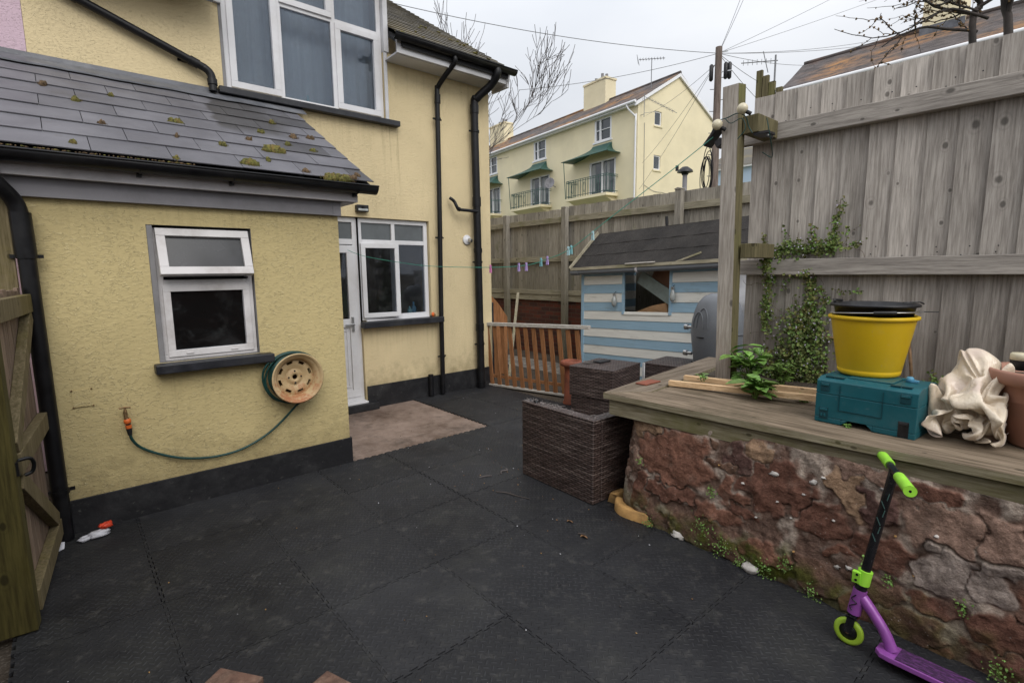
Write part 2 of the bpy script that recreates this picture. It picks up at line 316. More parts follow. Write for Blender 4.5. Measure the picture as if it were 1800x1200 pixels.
def _rubber_mat():
    n = NT('black_rubber_tread_mat'); s = n.xyz()
    k = 1/0.030
    u = n.m('MULTIPLY', n.m('ADD', s[0], s[1]), k*0.7071); w = n.m('MULTIPLY', n.m('SUBTRACT', s[0], s[1]), k*0.7071)
    fu = n.m('ABSOLUTE', n.m('SUBTRACT', n.m('FRACT', u), 0.5)); fw = n.m('ABSOLUTE', n.m('SUBTRACT', n.m('FRACT', w), 0.5))
    chk = n.m('GREATER_THAN', n.m('FRACT', n.m('MULTIPLY', n.m('ADD', n.m('FLOOR', u), n.m('FLOOR', w)), 0.5)), 0.25)
    def bar(a, b): return n.m('MULTIPLY', n.ramp(a, 0.06, 0.17, 1, 0), n.ramp(b, 0.34, 0.46, 1, 0))
    h = n.m('ADD', n.m('MULTIPLY', chk, bar(fu, fw)), n.m('MULTIPLY', n.m('SUBTRACT', 1.0, chk), bar(fw, fu)))
    wear = n.noise(1.4, detail=7, rough=0.62); fine = n.noise(14, detail=8, rough=0.7)
    isr = n.island()
    c = n.mix(n.ramp(wear, 0.35, 0.68), (0.0085, 0.0088, 0.0110), (0.0235, 0.0238, 0.0262))
    sc_ = n.new('ShaderNodeVectorMath'); sc_.operation = 'SCALE'; n.ln(c, sc_.inputs[0]); n.ln(n.ramp(isr, 0, 1, 0.80, 1.12), sc_.inputs['Scale']); c = sc_.outputs[0]
    c = n.mix(n.ramp(n.noise(2.3, n.scale((1, 1, 1), loc=(5, 2, 0)), detail=9, rough=0.72), 0.50, 0.70, 0, 0.45), c, (0.040, 0.040, 0.035))
    c = n.mix(n.ramp(fine, 0.55, 0.72, 0, 0.45), c, (0.085, 0.080, 0.073))
    c = n.mix(n.m('MULTIPLY', n.m('MULTIPLY', h, n.ramp(n.noise(3.1, detail=5), 0.38, 0.65, 0.0, 1.0)), 0.22), c, (0.095, 0.098, 0.108))  # raised treads lightened in colour as a painted highlight
    speck = n.m('MULTIPLY', n.ramp(n.voro(26), 0.035, 0.05, 1, 0), n.ramp(n.noise(3, detail=3), 0.52, 0.62, 0, 0.8))
    c = n.mix(speck, c, (0.22, 0.21, 0.19))
    hh = n.m('ADD', n.m('MULTIPLY', h, 0.5), n.m('MULTIPLY', n.noise(40, detail=4), 0.25))
    return n.done(c, n.ramp(wear, 0.3, 0.7, 0.55, 0.72), n.bump(hh, 0.0040), spec=0.30)
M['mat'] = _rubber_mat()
def _conc():
    n = NT('stained_concrete'); x = n.noise(1.6, detail=8, rough=0.65); y = n.noise(12, detail=8, rough=0.75)
    c = n.mix(n.ramp(x, 0.35, 0.65), (0.10, 0.066, 0.050), (0.29, 0.215, 0.175))
    c = n.mix(n.ramp(y, 0.45, 0.75, 0, 0.6), c, (0.34, 0.27, 0.23))
    c = n.mix(n.ramp(n.noise(2.3, n.scale((1, 1, 1), loc=(4, 3, 0)), detail=7, rough=0.7), 0.54, 0.68, 0, 0.75), c, (0.055, 0.04, 0.033))
    return n.done(c, n.ramp(x, 0.3, 0.7, 0.45, 0.8), n.bump(y, 0.004), spec=0.35)
M['concrete'] = _conc()
def _ground():
    n = NT('dirt_and_grit'); x = n.noise(1.2, detail=8, rough=0.7); v = n.voro(55)
    c = n.mix(n.ramp(x, 0.35, 0.65), (0.035, 0.027, 0.020), (0.085, 0.068, 0.052))
    c = n.mix(n.ramp(v, 0.1, 0.45, 0.6, 0), c, (0.15, 0.13, 0.11))
    return n.done(c, 0.95, n.bump(v, 0.008), spec=0.2)
M['ground'] = _ground()
M['gravel'] = plain('pale_grit_path', (0.20, 0.18, 0.155), 0.95, var=0.5, vs=14, bump=0.01, dirt=((0.05, 0.045, 0.035), 0.7))
M['grass_far'] = plain('rough_grass', (0.05, 0.07, 0.02), 0.95, var=0.4, vs=2)

def _wicker(name, rows, across):
    n = NT(name); s = n.xyz(); ax = {'x': s[0], 'y': s[1], 'z': s[2]}
    r = n.m('DIVIDE', ax[rows], 0.0155)
    a = n.m('ADD', s[0], s[1]) if across == 'xy' else ax[across]
    row = n.m('FLOOR', r)
    fr = n.m('ABSOLUTE', n.m('SUBTRACT', n.m('FRACT', r), 0.5))
    # some rows are woven over two stakes
    ph = n.m('MULTIPLY', row, 3.14159)
    wv = n.m('SINE', n.m('ADD', n.m('MULTIPLY', a, 3.14159/0.030), ph))
    wv2 = n.m('SINE', n.m('ADD', n.m('MULTIPLY', a, 3.14159/0.047), n.m('MULTIPLY', row, 1.57)))
    h = n.m('MULTIPLY', n.ramp(fr, 0.25, 0.5, 1, 0.0), n.m('ADD', 0.66, n.m('MULTIPLY', wv, 0.34)))
    jit = n.noise(1.0, n.comb(n.m('MULTIPLY', a, 9), n.m('MULTIPLY', row, 0.71)), detail=2)
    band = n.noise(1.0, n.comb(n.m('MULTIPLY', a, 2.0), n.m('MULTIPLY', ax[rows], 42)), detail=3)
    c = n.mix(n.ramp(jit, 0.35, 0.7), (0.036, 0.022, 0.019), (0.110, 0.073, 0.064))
    c = n.mix(n.ramp(band, 0.52, 0.66, 0, 0.7), c, (0.24, 0.185, 0.165))  # paler bands paint highlights onto the strands
    c = n.mix(n.ramp(h, 0.1, 0.5, 0.95, 0), c, (0.004, 0.003, 0.003))
    return n.done(c, 0.42, n.bump(h, 0.004), spec=0.45)
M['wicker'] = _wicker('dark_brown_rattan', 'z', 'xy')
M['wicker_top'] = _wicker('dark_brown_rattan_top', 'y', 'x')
M['cane'] = plain('greyed_cane_strand', (0.27, 0.24, 0.225), 0.6, var=0.5, vs=40)
M['dark_glass'] = plain('dirty_dark_glass', (0.012, 0.011, 0.011), 0.12, var=0.5, vs=6, spec=0.6, dirt=((0.06, 0.05, 0.045), 0.5))

def _stone():
    n = NT('red_rubble_stone')
    at = n.new('ShaderNodeAttribute'); at.attribute_name = 'Col'
    x = n.noise(35, detail=8, rough=0.72); y = n.noise(9, detail=6, rough=0.6)
    dk = n.mix(1.0, at.outputs['Color'], (0.55, 0.52, 0.5), 'MULTIPLY'); lt = n.mix(1.0, at.outputs['Color'], (1.25, 1.27, 1.27), 'MULTIPLY')
    c = n.mix(n.ramp(x, 0.34, 0.66), dk, lt)
    c = n.mix(n.ramp(y, 0.56, 0.7, 0, 0.3), c, (0.20, 0.15, 0.12))
    wh = n.m('MULTIPLY', n.ramp(n.voro(60), 0.12, 0.2, 1, 0), n.ramp(n.noise(11, detail=3), 0.55, 0.62, 0, 0.55))
    c = n.mix(wh, c, (0.42, 0.37, 0.34))
    return n.done(c, 0.82, n.bump(n.m('ADD', x, n.m('MULTIPLY', n.noise(120, detail=3), 0.5)), 0.009), spec=0.25)
M['stone'] = _stone()
M['kerb'] = plain('yellow_ochre_kerb', (0.42, 0.24, 0.085), 0.8, var=0.25, vs=10, bump=0.004, dirt=((0.07, 0.06, 0.03), 0.7))
M['moss'] = plain('moss', (0.12, 0.115, 0.028), 0.95, var=0.6, vs=60, bump=0.006, dirt=((0.28, 0.17, 0.055), 0.7))
M['moss_brown'] = plain('dry_brown_moss', (0.13, 0.085, 0.045), 0.95, var=0.5, vs=70, bump=0.006)
M['leaf'] = plain('green_leaf', (0.115, 0.19, 0.040), 0.5, var=0.35, vs=30)
M['leaf_big'] = plain('bright_weed_leaf', (0.17, 0.32, 0.07), 0.45, var=0.3, vs=18)
M['leaf_dark'] = plain('dark_creeper_leaf', (0.115, 0.145, 0.038), 0.6, var=0.6, vs=14, dirt=((0.19, 0.135, 0.045), 0.85))
M['stem'] = plain('brown_creeper_stem', (0.10, 0.060, 0.050), 0.8, var=0.3)
M['flower'] = plain('lilac_white_petal', (0.66, 0.60, 0.74), 0.7, var=0.08)
M['bark'] = plain('dark_twig_bark', (0.055, 0.046, 0.042), 0.9, var=0.4, vs=5)
M['bark_grey'] = plain('grey_twig_bark', (0.095, 0.082, 0.080), 0.9, var=0.3, vs=5)
M['bud'] = plain('brown_green_bud', (0.16, 0.10, 0.045), 0.8, var=0.5, vs=9)

M['teal'] = plain('teal_plastic', (0.008, 0.092, 0.115), 0.42, var=0.08, vs=8, dirt=((0.06, 0.11, 0.11), 0.25), scuff=0.28)
M['teal_dark'] = plain('dark_teal_plastic', (0.004, 0.045, 0.058), 0.5, var=0.1)
M['black_plastic'] = plain('black_plastic', (0.010, 0.010, 0.012), 0.4, var=0.3, dirt=((0.04, 0.04, 0.04), 0.4), scuff=0.28)
M['yellow_plastic'] = plain('yellow_bucket_plastic', (0.72, 0.47, 0.012), 0.42, var=0.06, vs=5, dirt=((0.42, 0.28, 0.04), 0.35), scuff=0.35)
M['blue_plastic'] = plain('pale_blue_plastic', (0.09, 0.28, 0.42), 0.4)
M['terracotta'] = plain('faded_terracotta_plastic', (0.33, 0.165, 0.115), 0.6, var=0.12, vs=6, dirt=((0.40, 0.27, 0.22), 0.5), scuff=0.28)
M['terracotta_dark'] = plain('red_clay_pot', (0.22, 0.065, 0.035), 0.75, var=0.2, vs=9, bump=0.002, dirt=((0.09, 0.05, 0.04), 0.6))
M['satin'] = None
def _satin():
    n = NT('cream_satin_cloth'); x = n.noise(5, detail=5)
    c = n.mix(n.ramp(x, 0.4, 0.6), (0.64, 0.53, 0.40), (0.78, 0.67, 0.52))
    c = n.mix(n.ramp(n.noise(2.5, detail=2), 0.48, 0.56, 0, 0.65), c, (0.44, 0.30, 0.27))
    n.done(c, 0.24, n.bump(n.m('ADD', n.m('ABSOLUTE', n.m('SUBTRACT', n.noise(11, detail=3, dist=1.2), 0.5)), n.m('MULTIPLY', n.m('ABSOLUTE', n.m('SUBTRACT', n.noise(26, detail=2, dist=1.0), 0.5)), 0.4)), 0.010), spec=0.7)
    n.b.inputs['Sheen Weight'].default_value = 0.4
    return n.mat
M['satin'] = _satin()
M['copper'] = plain('tarnished_copper_pipe', (0.42, 0.27, 0.16), 0.35, 0.7, var=0.3, vs=20)
M['white_clip'] = plain('white_clip', (0.7, 0.7, 0.7), 0.4)
M['grey_plastic'] = plain('grey_moulded_plastic', (0.145, 0.155, 0.17), 0.45, var=0.06, vs=4, dirt=((0.22, 0.22, 0.22), 0.3), scuff=0.28)
M['white_sheet'] = plain('white_plastic_sheet', (0.60, 0.60, 0.62), 0.45, var=0.1, vs=4, bump=0.004)
M['lime'] = plain('lime_green_rubber', (0.30, 0.66, 0.05), 0.5, var=0.08, scuff=0.35)
M['lime_dark'] = plain('lime_green_wheel', (0.30, 0.46, 0.035), 0.5, var=0.1, scuff=0.35)
M['scoot_black'] = plain('gloss_black_tube', (0.008, 0.008, 0.010), 0.25, var=0.3, spec=0.6, scuff=0.28)
M['scoot_mark'] = plain('grey_green_mark', (0.06, 0.12, 0.11), 0.5)
M['purple'] = plain('metallic_purple_paint', (0.27, 0.075, 0.33), 0.35, 0.1, var=0.1, spec=0.6, scuff=0.28)
def _grip():
    n = NT('scratched_purple_griptape'); x = n.noise(30, n.scale((3, 1, 1)), detail=6, rough=0.8)
    c = n.mix(n.ramp(x, 0.45, 0.6), (0.028, 0.010, 0.035), (0.12, 0.035, 0.15))
    return n.done(c, 0.7, n.bump(x, 0.001))
M['grip'] = _grip()
def _rim():
    n = NT('rusty_cream_wheel'); x = n.noise(7, detail=8, rough=0.7)
    z = n.xyz()[2]
    c = n.mix(n.ramp(x, 0.35, 0.65), (0.42, 0.30, 0.15), (0.56, 0.42, 0.24))
    f = n.m('ADD', n.m('MULTIPLY', n.noise(16, detail=8, rough=0.75), 1.0), n.m('MULTIPLY', z, -0.9))
    c = n.mix(n.ramp(f, -0.22, -0.06, 0, 0.85), c, (0.34, 0.115, 0.045))
    return n.done(c, 0.55, n.bump(x, 0.002), spec=0.4)
M['rim'] = _rim()
M['hose'] = plain('dark_green_hose', (0.008, 0.045, 0.040), 0.4, var=0.3, vs=20)
M['red_plastic'] = plain('red_plastic', (0.60, 0.055, 0.02), 0.45, var=0.2)
M['glass_dark'] = plain('dim_obscured_glass', (0.030, 0.031, 0.034), 0.25, var=0.3, vs=5, spec=0.5)
M['brass'] = plain('tarnished_brass', (0.25, 0.16, 0.08), 0.45, 0.7, var=0.4, vs=60)
M['orange'] = plain('orange_plastic', (0.62, 0.13, 0.025), 0.45, var=0.2)
M['brickbit'] = plain('brown_clay_block', (0.11, 0.060, 0.042), 0.85, var=0.35, vs=14, bump=0.003, dirt=((0.38, 0.25, 0.18), 0.6))
M['white_litter'] = plain('grubby_white_litter', (0.52, 0.52, 0.56), 0.7, var=0.15, vs=20)
M['white_stone'] = plain('white_quartz', (0.50, 0.47, 0.44), 0.7, var=0.2, vs=30, bump=0.002)
M['rope'] = plain('green_washing_line', (0.05, 0.30, 0.22), 0.5)
M['wire'] = plain('grey_cable', (0.20, 0.205, 0.22), 0.7, var=0.05)
M['peg_pink'] = plain('pink_peg', (0.62, 0.20, 0.42), 0.4)
M['peg_lilac'] = plain('lilac_peg', (0.46, 0.34, 0.66), 0.4)
M['peg_teal'] = plain('aqua_peg', (0.20, 0.45, 0.48), 0.4)
M['peg_clear'] = plain('pale_aqua_peg', (0.42, 0.62, 0.66), 0.3)
M['bulb'] = plain('cream_frosted_bulb', (0.60, 0.54, 0.38), 0.25, var=0.1, vs=20, spec=0.6)
M['clear_bulb'] = plain('clear_bulb', (0.35, 0.37, 0.36), 0.12, var=0.2, vs=20, spec=0.8)
M['dry_leaf'] = plain('dry_brown_leaf', (0.22, 0.12, 0.055), 0.8, var=0.3, vs=30)
M['maroon'] = plain('maroon_handle', (0.10, 0.015, 0.02), 0.35)
M['card'] = plain('brown_cardboard', (0.50, 0.30, 0.16), 0.8, var=0.08)
M['greyboard'] = plain('grey_green_board', (0.26, 0.31, 0.29), 0.7, var=0.1)
M['brownboard'] = plain('brown_board', (0.30, 0.15, 0.09), 0.7, var=0.1)

# ---------------------------------------------------------------- mesh builder
class MB:
    def __init__(s): s.v = []; s.f = []; s.mi = []; s.sm = []; s.mats = []
    def _m(s, mat):
        if mat not in s.mats: s.mats.append(mat)
        return s.mats.index(mat)
    def add(s, vs, fs, mat=None, smooth=False):
        o = len(s.v); s.v += [tuple(v) for v in vs]; k = s._m(mat)
        for f in fs: s.f.append([i+o for i in f]); s.mi.append(k); s.sm.append(smooth)
    def box(s, a, b, mat=None, tf=None):
        x0, y0, z0 = a; x1, y1, z1 = b
        vs = [(x0, y0, z0), (x1, y0, z0), (x1, y1, z0), (x0, y1, z0), (x0, y0, z1), (x1, y0, z1), (x1, y1, z1), (x0, y1, z1)]
        if tf is not None: vs = [tf @ Vector(v) for v in vs]
        s.add(vs, [(0, 3, 2, 1), (4, 5, 6, 7), (0, 1, 5, 4), (1, 2, 6, 5), (2, 3, 7, 6), (3, 0, 4, 7)], mat); return s
    def bar(s, p, q, w, h, mat=None, up=(0, 0, 1)):
        """box from p to q, w across, h along up"""
        p = Vector(p); q = Vector(q); d = (q-p); L = d.length; d.normalize(); up = Vector(up)
        sd = d.cross(up)
        if sd.length < 1e-4: sd = d.cross(Vector((1, 0, 0)))
        sd.normalize(); u = sd.cross(d)
        tf = Matrix((d, sd, u)).transposed().to_4x4(); tf.translation = p
        return s.box((0, -w/2, -h/2), (L, w/2, h/2), mat, tf)
    def tube(s, pts, r, n=8, mat=None, cap=True, smooth=True):
        pts = [Vector(p) for p in pts]; rr = r if isinstance(r, (list, tuple)) else [r]*len(pts)
        ref = None; vs = []; N = len(pts)
        for i, p in enumerate(pts):
            t = (pts[min(i+1, N-1)]-pts[max(i-1, 0)])
            if t.length < 1e-9: t = Vector((0, 0, 1))
            t.normalize()
            if ref is None: ref = t.orthogonal().normalized()
            ref = (ref - t*ref.dot(t))
            if ref.length < 1e-6: ref = t.orthogonal()
            ref.normalize(); b = t.cross(ref)
            for k in range(n):
                a = 2*math.pi*k/n; vs.append(p+(ref*math.cos(a)+b*math.sin(a))*rr[i])
        fs = [(i*n+k, i*n+(k+1) % n, (i+1)*n+(k+1) % n, (i+1)*n+k) for i in range(N-1) for k in range(n)]
        s.add(vs, fs, mat, smooth)
        if cap:
            s.add(vs[:n], [tuple(reversed(range(n)))], mat); s.add(vs[-n:], [tuple(range(n))], mat)
        return s
    def lathe(s, prof, tf=None, n=32, mat=None, smooth=True, wob=None):
        vs = []
        for i, (r, z) in enumerate(prof):
            for k in range(n):
                a = 2*math.pi*k/n; rr = r*(1+(wob(a, z) if wob else 0))
                v = Vector((rr*math.cos(a), rr*math.sin(a), z)); vs.append(tf @ v if tf is not None else v)
        N = len(prof)
        s.add(vs, [(i*n+k, i*n+(k+1) % n, (i+1)*n+(k+1) % n, (i+1)*n+k) for i in range(N-1) for k in range(n)], mat, smooth); return s
    def prism(s, poly, d, mat=None):
        """closed 3D loop extruded by vector d"""
        poly = [Vector(p) for p in poly]; d = Vector(d); n = len(poly)
        s.add(poly+[p+d for p in poly], [tuple(reversed(range(n))), tuple(range(n, 2*n))]+[(i, (i+1) % n, n+(i+1) % n, n+i) for i in range(n)], mat); return s
    def blob(s, c, r, mat=None, seed=0, n=10, rough=0.25):
        c = Vector(c); vs = []; fs = []; rows = n//2+1
        for i in range(rows+1):
            t = math.pi*i/rows
            for k in range(n):
                a = 2*math.pi*k/n; d = Vector((math.sin(t)*math.cos(a), math.sin(t)*math.sin(a), math.cos(t)))
                w = 1+rough*noise.noise(d*1.7+Vector((seed*3.1, seed*1.7, 0)))*2
                vs.append(c+Vector((d.x*r[0], d.y*r[1], d.z*r[2]))*w)
        for i in range(rows):
            for k in range(n): fs.append((i*n+k, (i+1)*n+k, (i+1)*n+(k+1) % n, i*n+(k+1) % n))
        s.add(vs, fs, mat, True); return s
    def build(s, name, parent=None, mat=None, bev=0, fix=True, subsurf=0):
        me = bpy.data.meshes.new(name)
        me.from_pydata(s.v, [], s.f); me.validate(verbose=False)
        for m_ in s.mats: me.materials.append(m_ if m_ is not None else mat)
        if len(me.polygons) == len(s.mi):
            me.polygons.foreach_set('material_index', s.mi); me.polygons.foreach_set('use_smooth', s.sm)
        me.update()
        if fix:
            import bmesh
            bm = bmesh.new(); bm.from_mesh(me); bmesh.ops.recalc_face_normals(bm, faces=bm.faces); bm.to_mesh(me); bm.free()
        o = bpy.data.objects.new(name, me); COL.objects.link(o)
        if parent is not None: o.parent = parent
        if bev:
            b = o.modifiers.new('bevel', 'BEVEL'); b.width = bev; b.segments = 2; b.limit_method = 'ANGLE'; b.angle_limit = R(40)
        if subsurf:
            b = o.modifiers.new('sub', 'SUBSURF'); b.levels = subsurf; b.render_levels = subsurf
        return o

def tag(o, label, cat, group=None, kind=None):
    if label: o['label'] = label
    if cat: o['category'] = cat
    if group: o['group'] = group
    if kind: o['kind'] = kind
    return o
def thing(name, label, cat, loc=(0, 0, 0), rz=0, group=None):
    o = bpy.data.objects.new(name, None); o.empty_display_size = 0.1; COL.objects.link(o)
    o.location = loc; o.rotation_euler = (0, 0, rz); tag(o, label, cat, group); return o
def struct(o): o['kind'] = 'structure'; return o
def rebase(o):
    """children were built in world coordinates: keep them where they are"""
    bpy.context.view_layer.update()
    inv = o.matrix_world.inverted()
    for c in o.children: c.matrix_parent_inverse = inv
def arc(p, n):  # Catmull-Rom through points
    P = [Vector(x) for x in p]; P = [P[0]*2-P[1]]+P+[P[-1]*2-P[-2]]; out = []
    for i in range(1, len(P)-2):
        for k in range(n):
            t = k/n; a, b, c, d = P[i-1:i+3]
            out.append(0.5*((2*b)+(c-a)*t+(2*a-5*b+4*c-d)*t*t+(3*b-a-3*c+d)*t**3))
    out.append(P[-2]); return out
def wall_grid(mb, axis, u0, u1, z0, z1, front, back, holes, mat, reveal=None, top=True):
    """wall with rectangular holes; axis 'y': wall faces -Y, u is x; axis 'x': wall faces -X, u is y"""
    us = sorted({u0, u1, *[h[0] for h in holes], *[h[1] for h in holes]}); zs = sorted({z0, z1, *[h[2] for h in holes], *[h[3] for h in holes]})
    P = (lambda u, d, z: (u, d, z)) if axis == 'y' else (lambda u, d, z: (d, u, z))
    def inh(a, b): return any(h[0] < a < h[1] and h[2] < b < h[3] for h in holes)
    for i in range(len(us)-1):
        for j in range(len(zs)-1):
            if inh((us[i]+us[i+1])/2, (zs[j]+zs[j+1])/2): continue
            for d in (front, back):
                mb.add([P(us[i], d, zs[j]), P(us[i+1], d, zs[j]), P(us[i+1], d, zs[j+1]), P(us[i], d, zs[j+1])], [(0, 1, 2, 3)], mat)
    for (a, b, c, e) in list(holes):
        for q in ([(a, c), (a, e)], [(b, c), (b, e)], [(a, c), (b, c)], [(a, e), (b, e)])[:4 if e < z1 else 3]:
            (p1, r1), (p2, r2) = q
            mb.add([P(p1, front, r1), P(p2, front, r2), P(p2, back, r2), P(p1, back, r1)], [(0, 1, 2, 3)], reveal or mat)
    for q in ([(u0, z0), (u0, z1)], [(u1, z0), (u1, z1)], [(u0, z0), (u1, z0)], [(u0, z1), (u1, z1)])[:4 if top else 3]:
        (p1, r1), (p2, r2) = q
        mb.add([P(p1, front, r1), P(p2, front, r2), P(p2, back, r2), P(p1, back, r1)], [(0, 1, 2, 3)], mat)

# ================================================================ GROUND
def build_ground():
    g = MB(); S = 400
    g.add([(-S, -S, -0.02), (S, -S, -0.02), (S, S, -0.02), (-S, S, -0.02)], [(0, 1, 2, 3)], M['ground'])
    struct(g.build('ground', fix=False))
    c = MB(); c.box((1.60, 3.9, -0.015), (3.3, 5.62, 0.0), M['concrete']); struct(c.build('concrete_slab'))
    p = MB(); p.add([(4.9, 3.6, -0.012), (7.0, 3.6, -0.012), (7.0, 12, -0.012), (4.5, 12, -0.012), (4.5, 5.4, -0.012)], [(0, 1, 2, 3, 4)], M['ground'])
    p.add([(5.75, 4.8, -0.006), (6.45, 4.8, -0.006), (6.3, 12, -0.006), (5.6, 12, -0.006)], [(0, 1, 2, 3)], M['gravel'])
    struct(p.build('side_path', fix=False))
build_ground()

def build_mats():
    """interlocking mats: every mat its own loose sheet with jigsaw edges and a hair gap"""
    T = 0.597; x0 = 0.225-T; y0 = 1.09-2*T; g = 0.0015; th = 0.012; nt = 9; d = 0.014
    mb = MB()
    def edge(a, b, flip, flat):
        """points from a to b (excluded) with teeth to the left(+1) or right(-1)"""
        a = Vector((*a, 0)); b = Vector((*b, 0)); t = (b-a); L = t.length; t.normalize(); nrm = Vector((-t.y, t.x, 0))
        pts = [a]
        if flat: return pts
        w = L/(2*nt)
        for k in range(nt):
            s = w*(2*k+0.5); base = flip*d*0.5
            for (u, hh) in ((s+0.15*w, -1), (s-0.12*w, 1), (s+w+0.12*w, 1), (s+w-0.15*w, -1)):
                pts.append(a+t*u+nrm*(hh*base))
        return pts
    xs = [-0.31]+[x0+T*i for i in range(1, 10)]; ys = [y0+T*j for j in range(0, 11)]; ys[-1] = 5.61
    for i in range(len(xs)-1):
        for j in range(len(ys)-1):
            xa, xb, ya, yb = xs[i], xs[i+1], ys[j], ys[j+1]
            cx, cy = (xa+xb)/2, (ya+yb)/2
            if cx > 4.45 or (cy < 1.8 and cx > 2.95): continue
            if cy > 4.05 and cx < 1.7: continue
            if 1.65 < cx < 3.15 and cy > 4.05: continue
            if xb > 4.3: xb = 4.42
            ox, oy = random.uniform(-.0012, .0012), random.uniform(-.0012, .0012); xa += ox; xb += ox; ya += oy; yb += oy
            A = (xa+g, ya+g); B = (xb-g, ya+g); C_ = (xb-g, yb-g); D = (xa+g, yb-g)
            # neighbouring edges use the same absolute offset, so teeth and notches meet
            lft = edge((xa+g, ya+g), (xa+g, yb-g), 1, False)
            rgt = edge((xb-g, ya+g), (xb-g, yb-g), 1, False)
            bot = edge((xa+g, ya+g), (xb-g, ya+g), 1, False)
            top = edge((xa+g, yb-g), (xb-g, yb-g), 1, False)
            loop = bot+[Vector((*B, 0))]+rgt[1:]+[Vector((*C_, 0))]+list(reversed(top[1:]))+[Vector((*D, 0))]+list(reversed(lft[1:]))
            tz = th+random.uniform(-0.0008, 0.0008)
            n = len(loop)
            sl = (random.uniform(-1, 1)*0.002, random.uniform(-1, 1)*0.002)
            topv = [(p.x, p.y, tz+(p.x-cx)*sl[0]+(p.y-cy)*sl[1]) for p in loop]; botv = [(p.x, p.y, -0.004) for p in loop]
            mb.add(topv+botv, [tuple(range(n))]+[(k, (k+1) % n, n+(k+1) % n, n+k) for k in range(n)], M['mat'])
    o = mb.build('rubber_paving', fix=True); struct(o)
build_mats()

# ================================================================ THE HOUSE
def frame_rect(mb, x0, x1, z0, z1, w, yf, yb, mat):
    """mitre-look frame of four bars, front at yf"""
    mb.box((x0, yf, z0), (x1, yb, z0+w), mat); mb.box((x0, yf, z1-w), (x1, yb, z1), mat)
    mb.box((x0, yf, z0+w), (x0+w, yb, z1-w), mat); mb.box((x1-w, yf, z0+w), (x1, yb, z1-w), mat)

def tile_roof(mb, x0, x1, y0, z0, y1, z1, exp, tw, mat, th=0.006, lean=0.010, jit=0.004, stag=0.5):
    """courses of separate tiles lapped up a slope that rises along +Y"""
    L = math.hypot(y1-y0, z1-z0); uy, uz = (y1-y0)/L, (z1-z0)/L; ny, nz = -uz, uy
    rows = int(math.ceil(L/exp))
    for r in range(rows):
        s0 = r*exp; s1 = min(s0+exp*1.25, L)
        x = x0-(tw*stag if r % 2 else 0)
        while x < x1:
            a = max(x, x0)+0.002; b = min(x+tw, x1)-0.002; x += tw
            if b-a < 0.02: continue
            j = random.uniform(-jit, jit); sj = random.uniform(-0.006, 0.006); k = random.uniform(0, 0.003)
            def P(xx, s, h): return (xx, y0+uy*s+ny*h, z0+uz*s+nz*h)
            h0 = lean+k; h1 = 0.0
            vs = [P(a, s0+sj, h0), P(b, s0+sj+j*0.3, h0+j*0.2), P(b, s1, h1), P(a, s1, h1), P(a, s0+sj, h0+th), P(b, s0+sj+j*0.3, h0+th+j*0.2), P(b, s1, h1+th), P(a, s1, h1+th)]
            mb.add(vs, [(0, 3, 2, 1), (4, 5, 6, 7), (0, 1, 5, 4), (1, 2, 6, 5), (2, 3, 7, 6), (3, 0, 4, 7)], mat)

def gutter(mb, x0, x1, y, z, r, mat):
    n = 10; vs = []
    for x in (x0, x1):
        for rr in (r, r-0.004):
            for k in range(n+1):
                a = math.pi+math.pi*k/n; vs.append((x, y+rr*math.cos(a), z+rr*math.sin(a)))
    m = n+1; fs = []
    for k in range(n):
        fs += [(k, k+1, 2*m+k+1, 2*m+k), (m+k, 3*m+k, 3*m+k+1, m+k+1), (k, m+k, m+k+1, k+1), (2*m+k, 2*m+k+1, 3*m+k+1, 3*m+k)]
    fs += [(0, 2*m, 3*m, m), (n, m+n, 3*m+n, 2*m+n)]
    mb.add(vs, fs, mat, True)
    # lip bead and stop end
    mb.tube([(x0, y-r, z), (x1, y-r, z)], 0.006, 6, mat)
    mb.add([(x1, y+r*math.cos(math.pi+math.pi*k/n), z+r*math.sin(math.pi+math.pi*k/n)) for k in range(n+1)], [tuple(range(n+1))], mat)

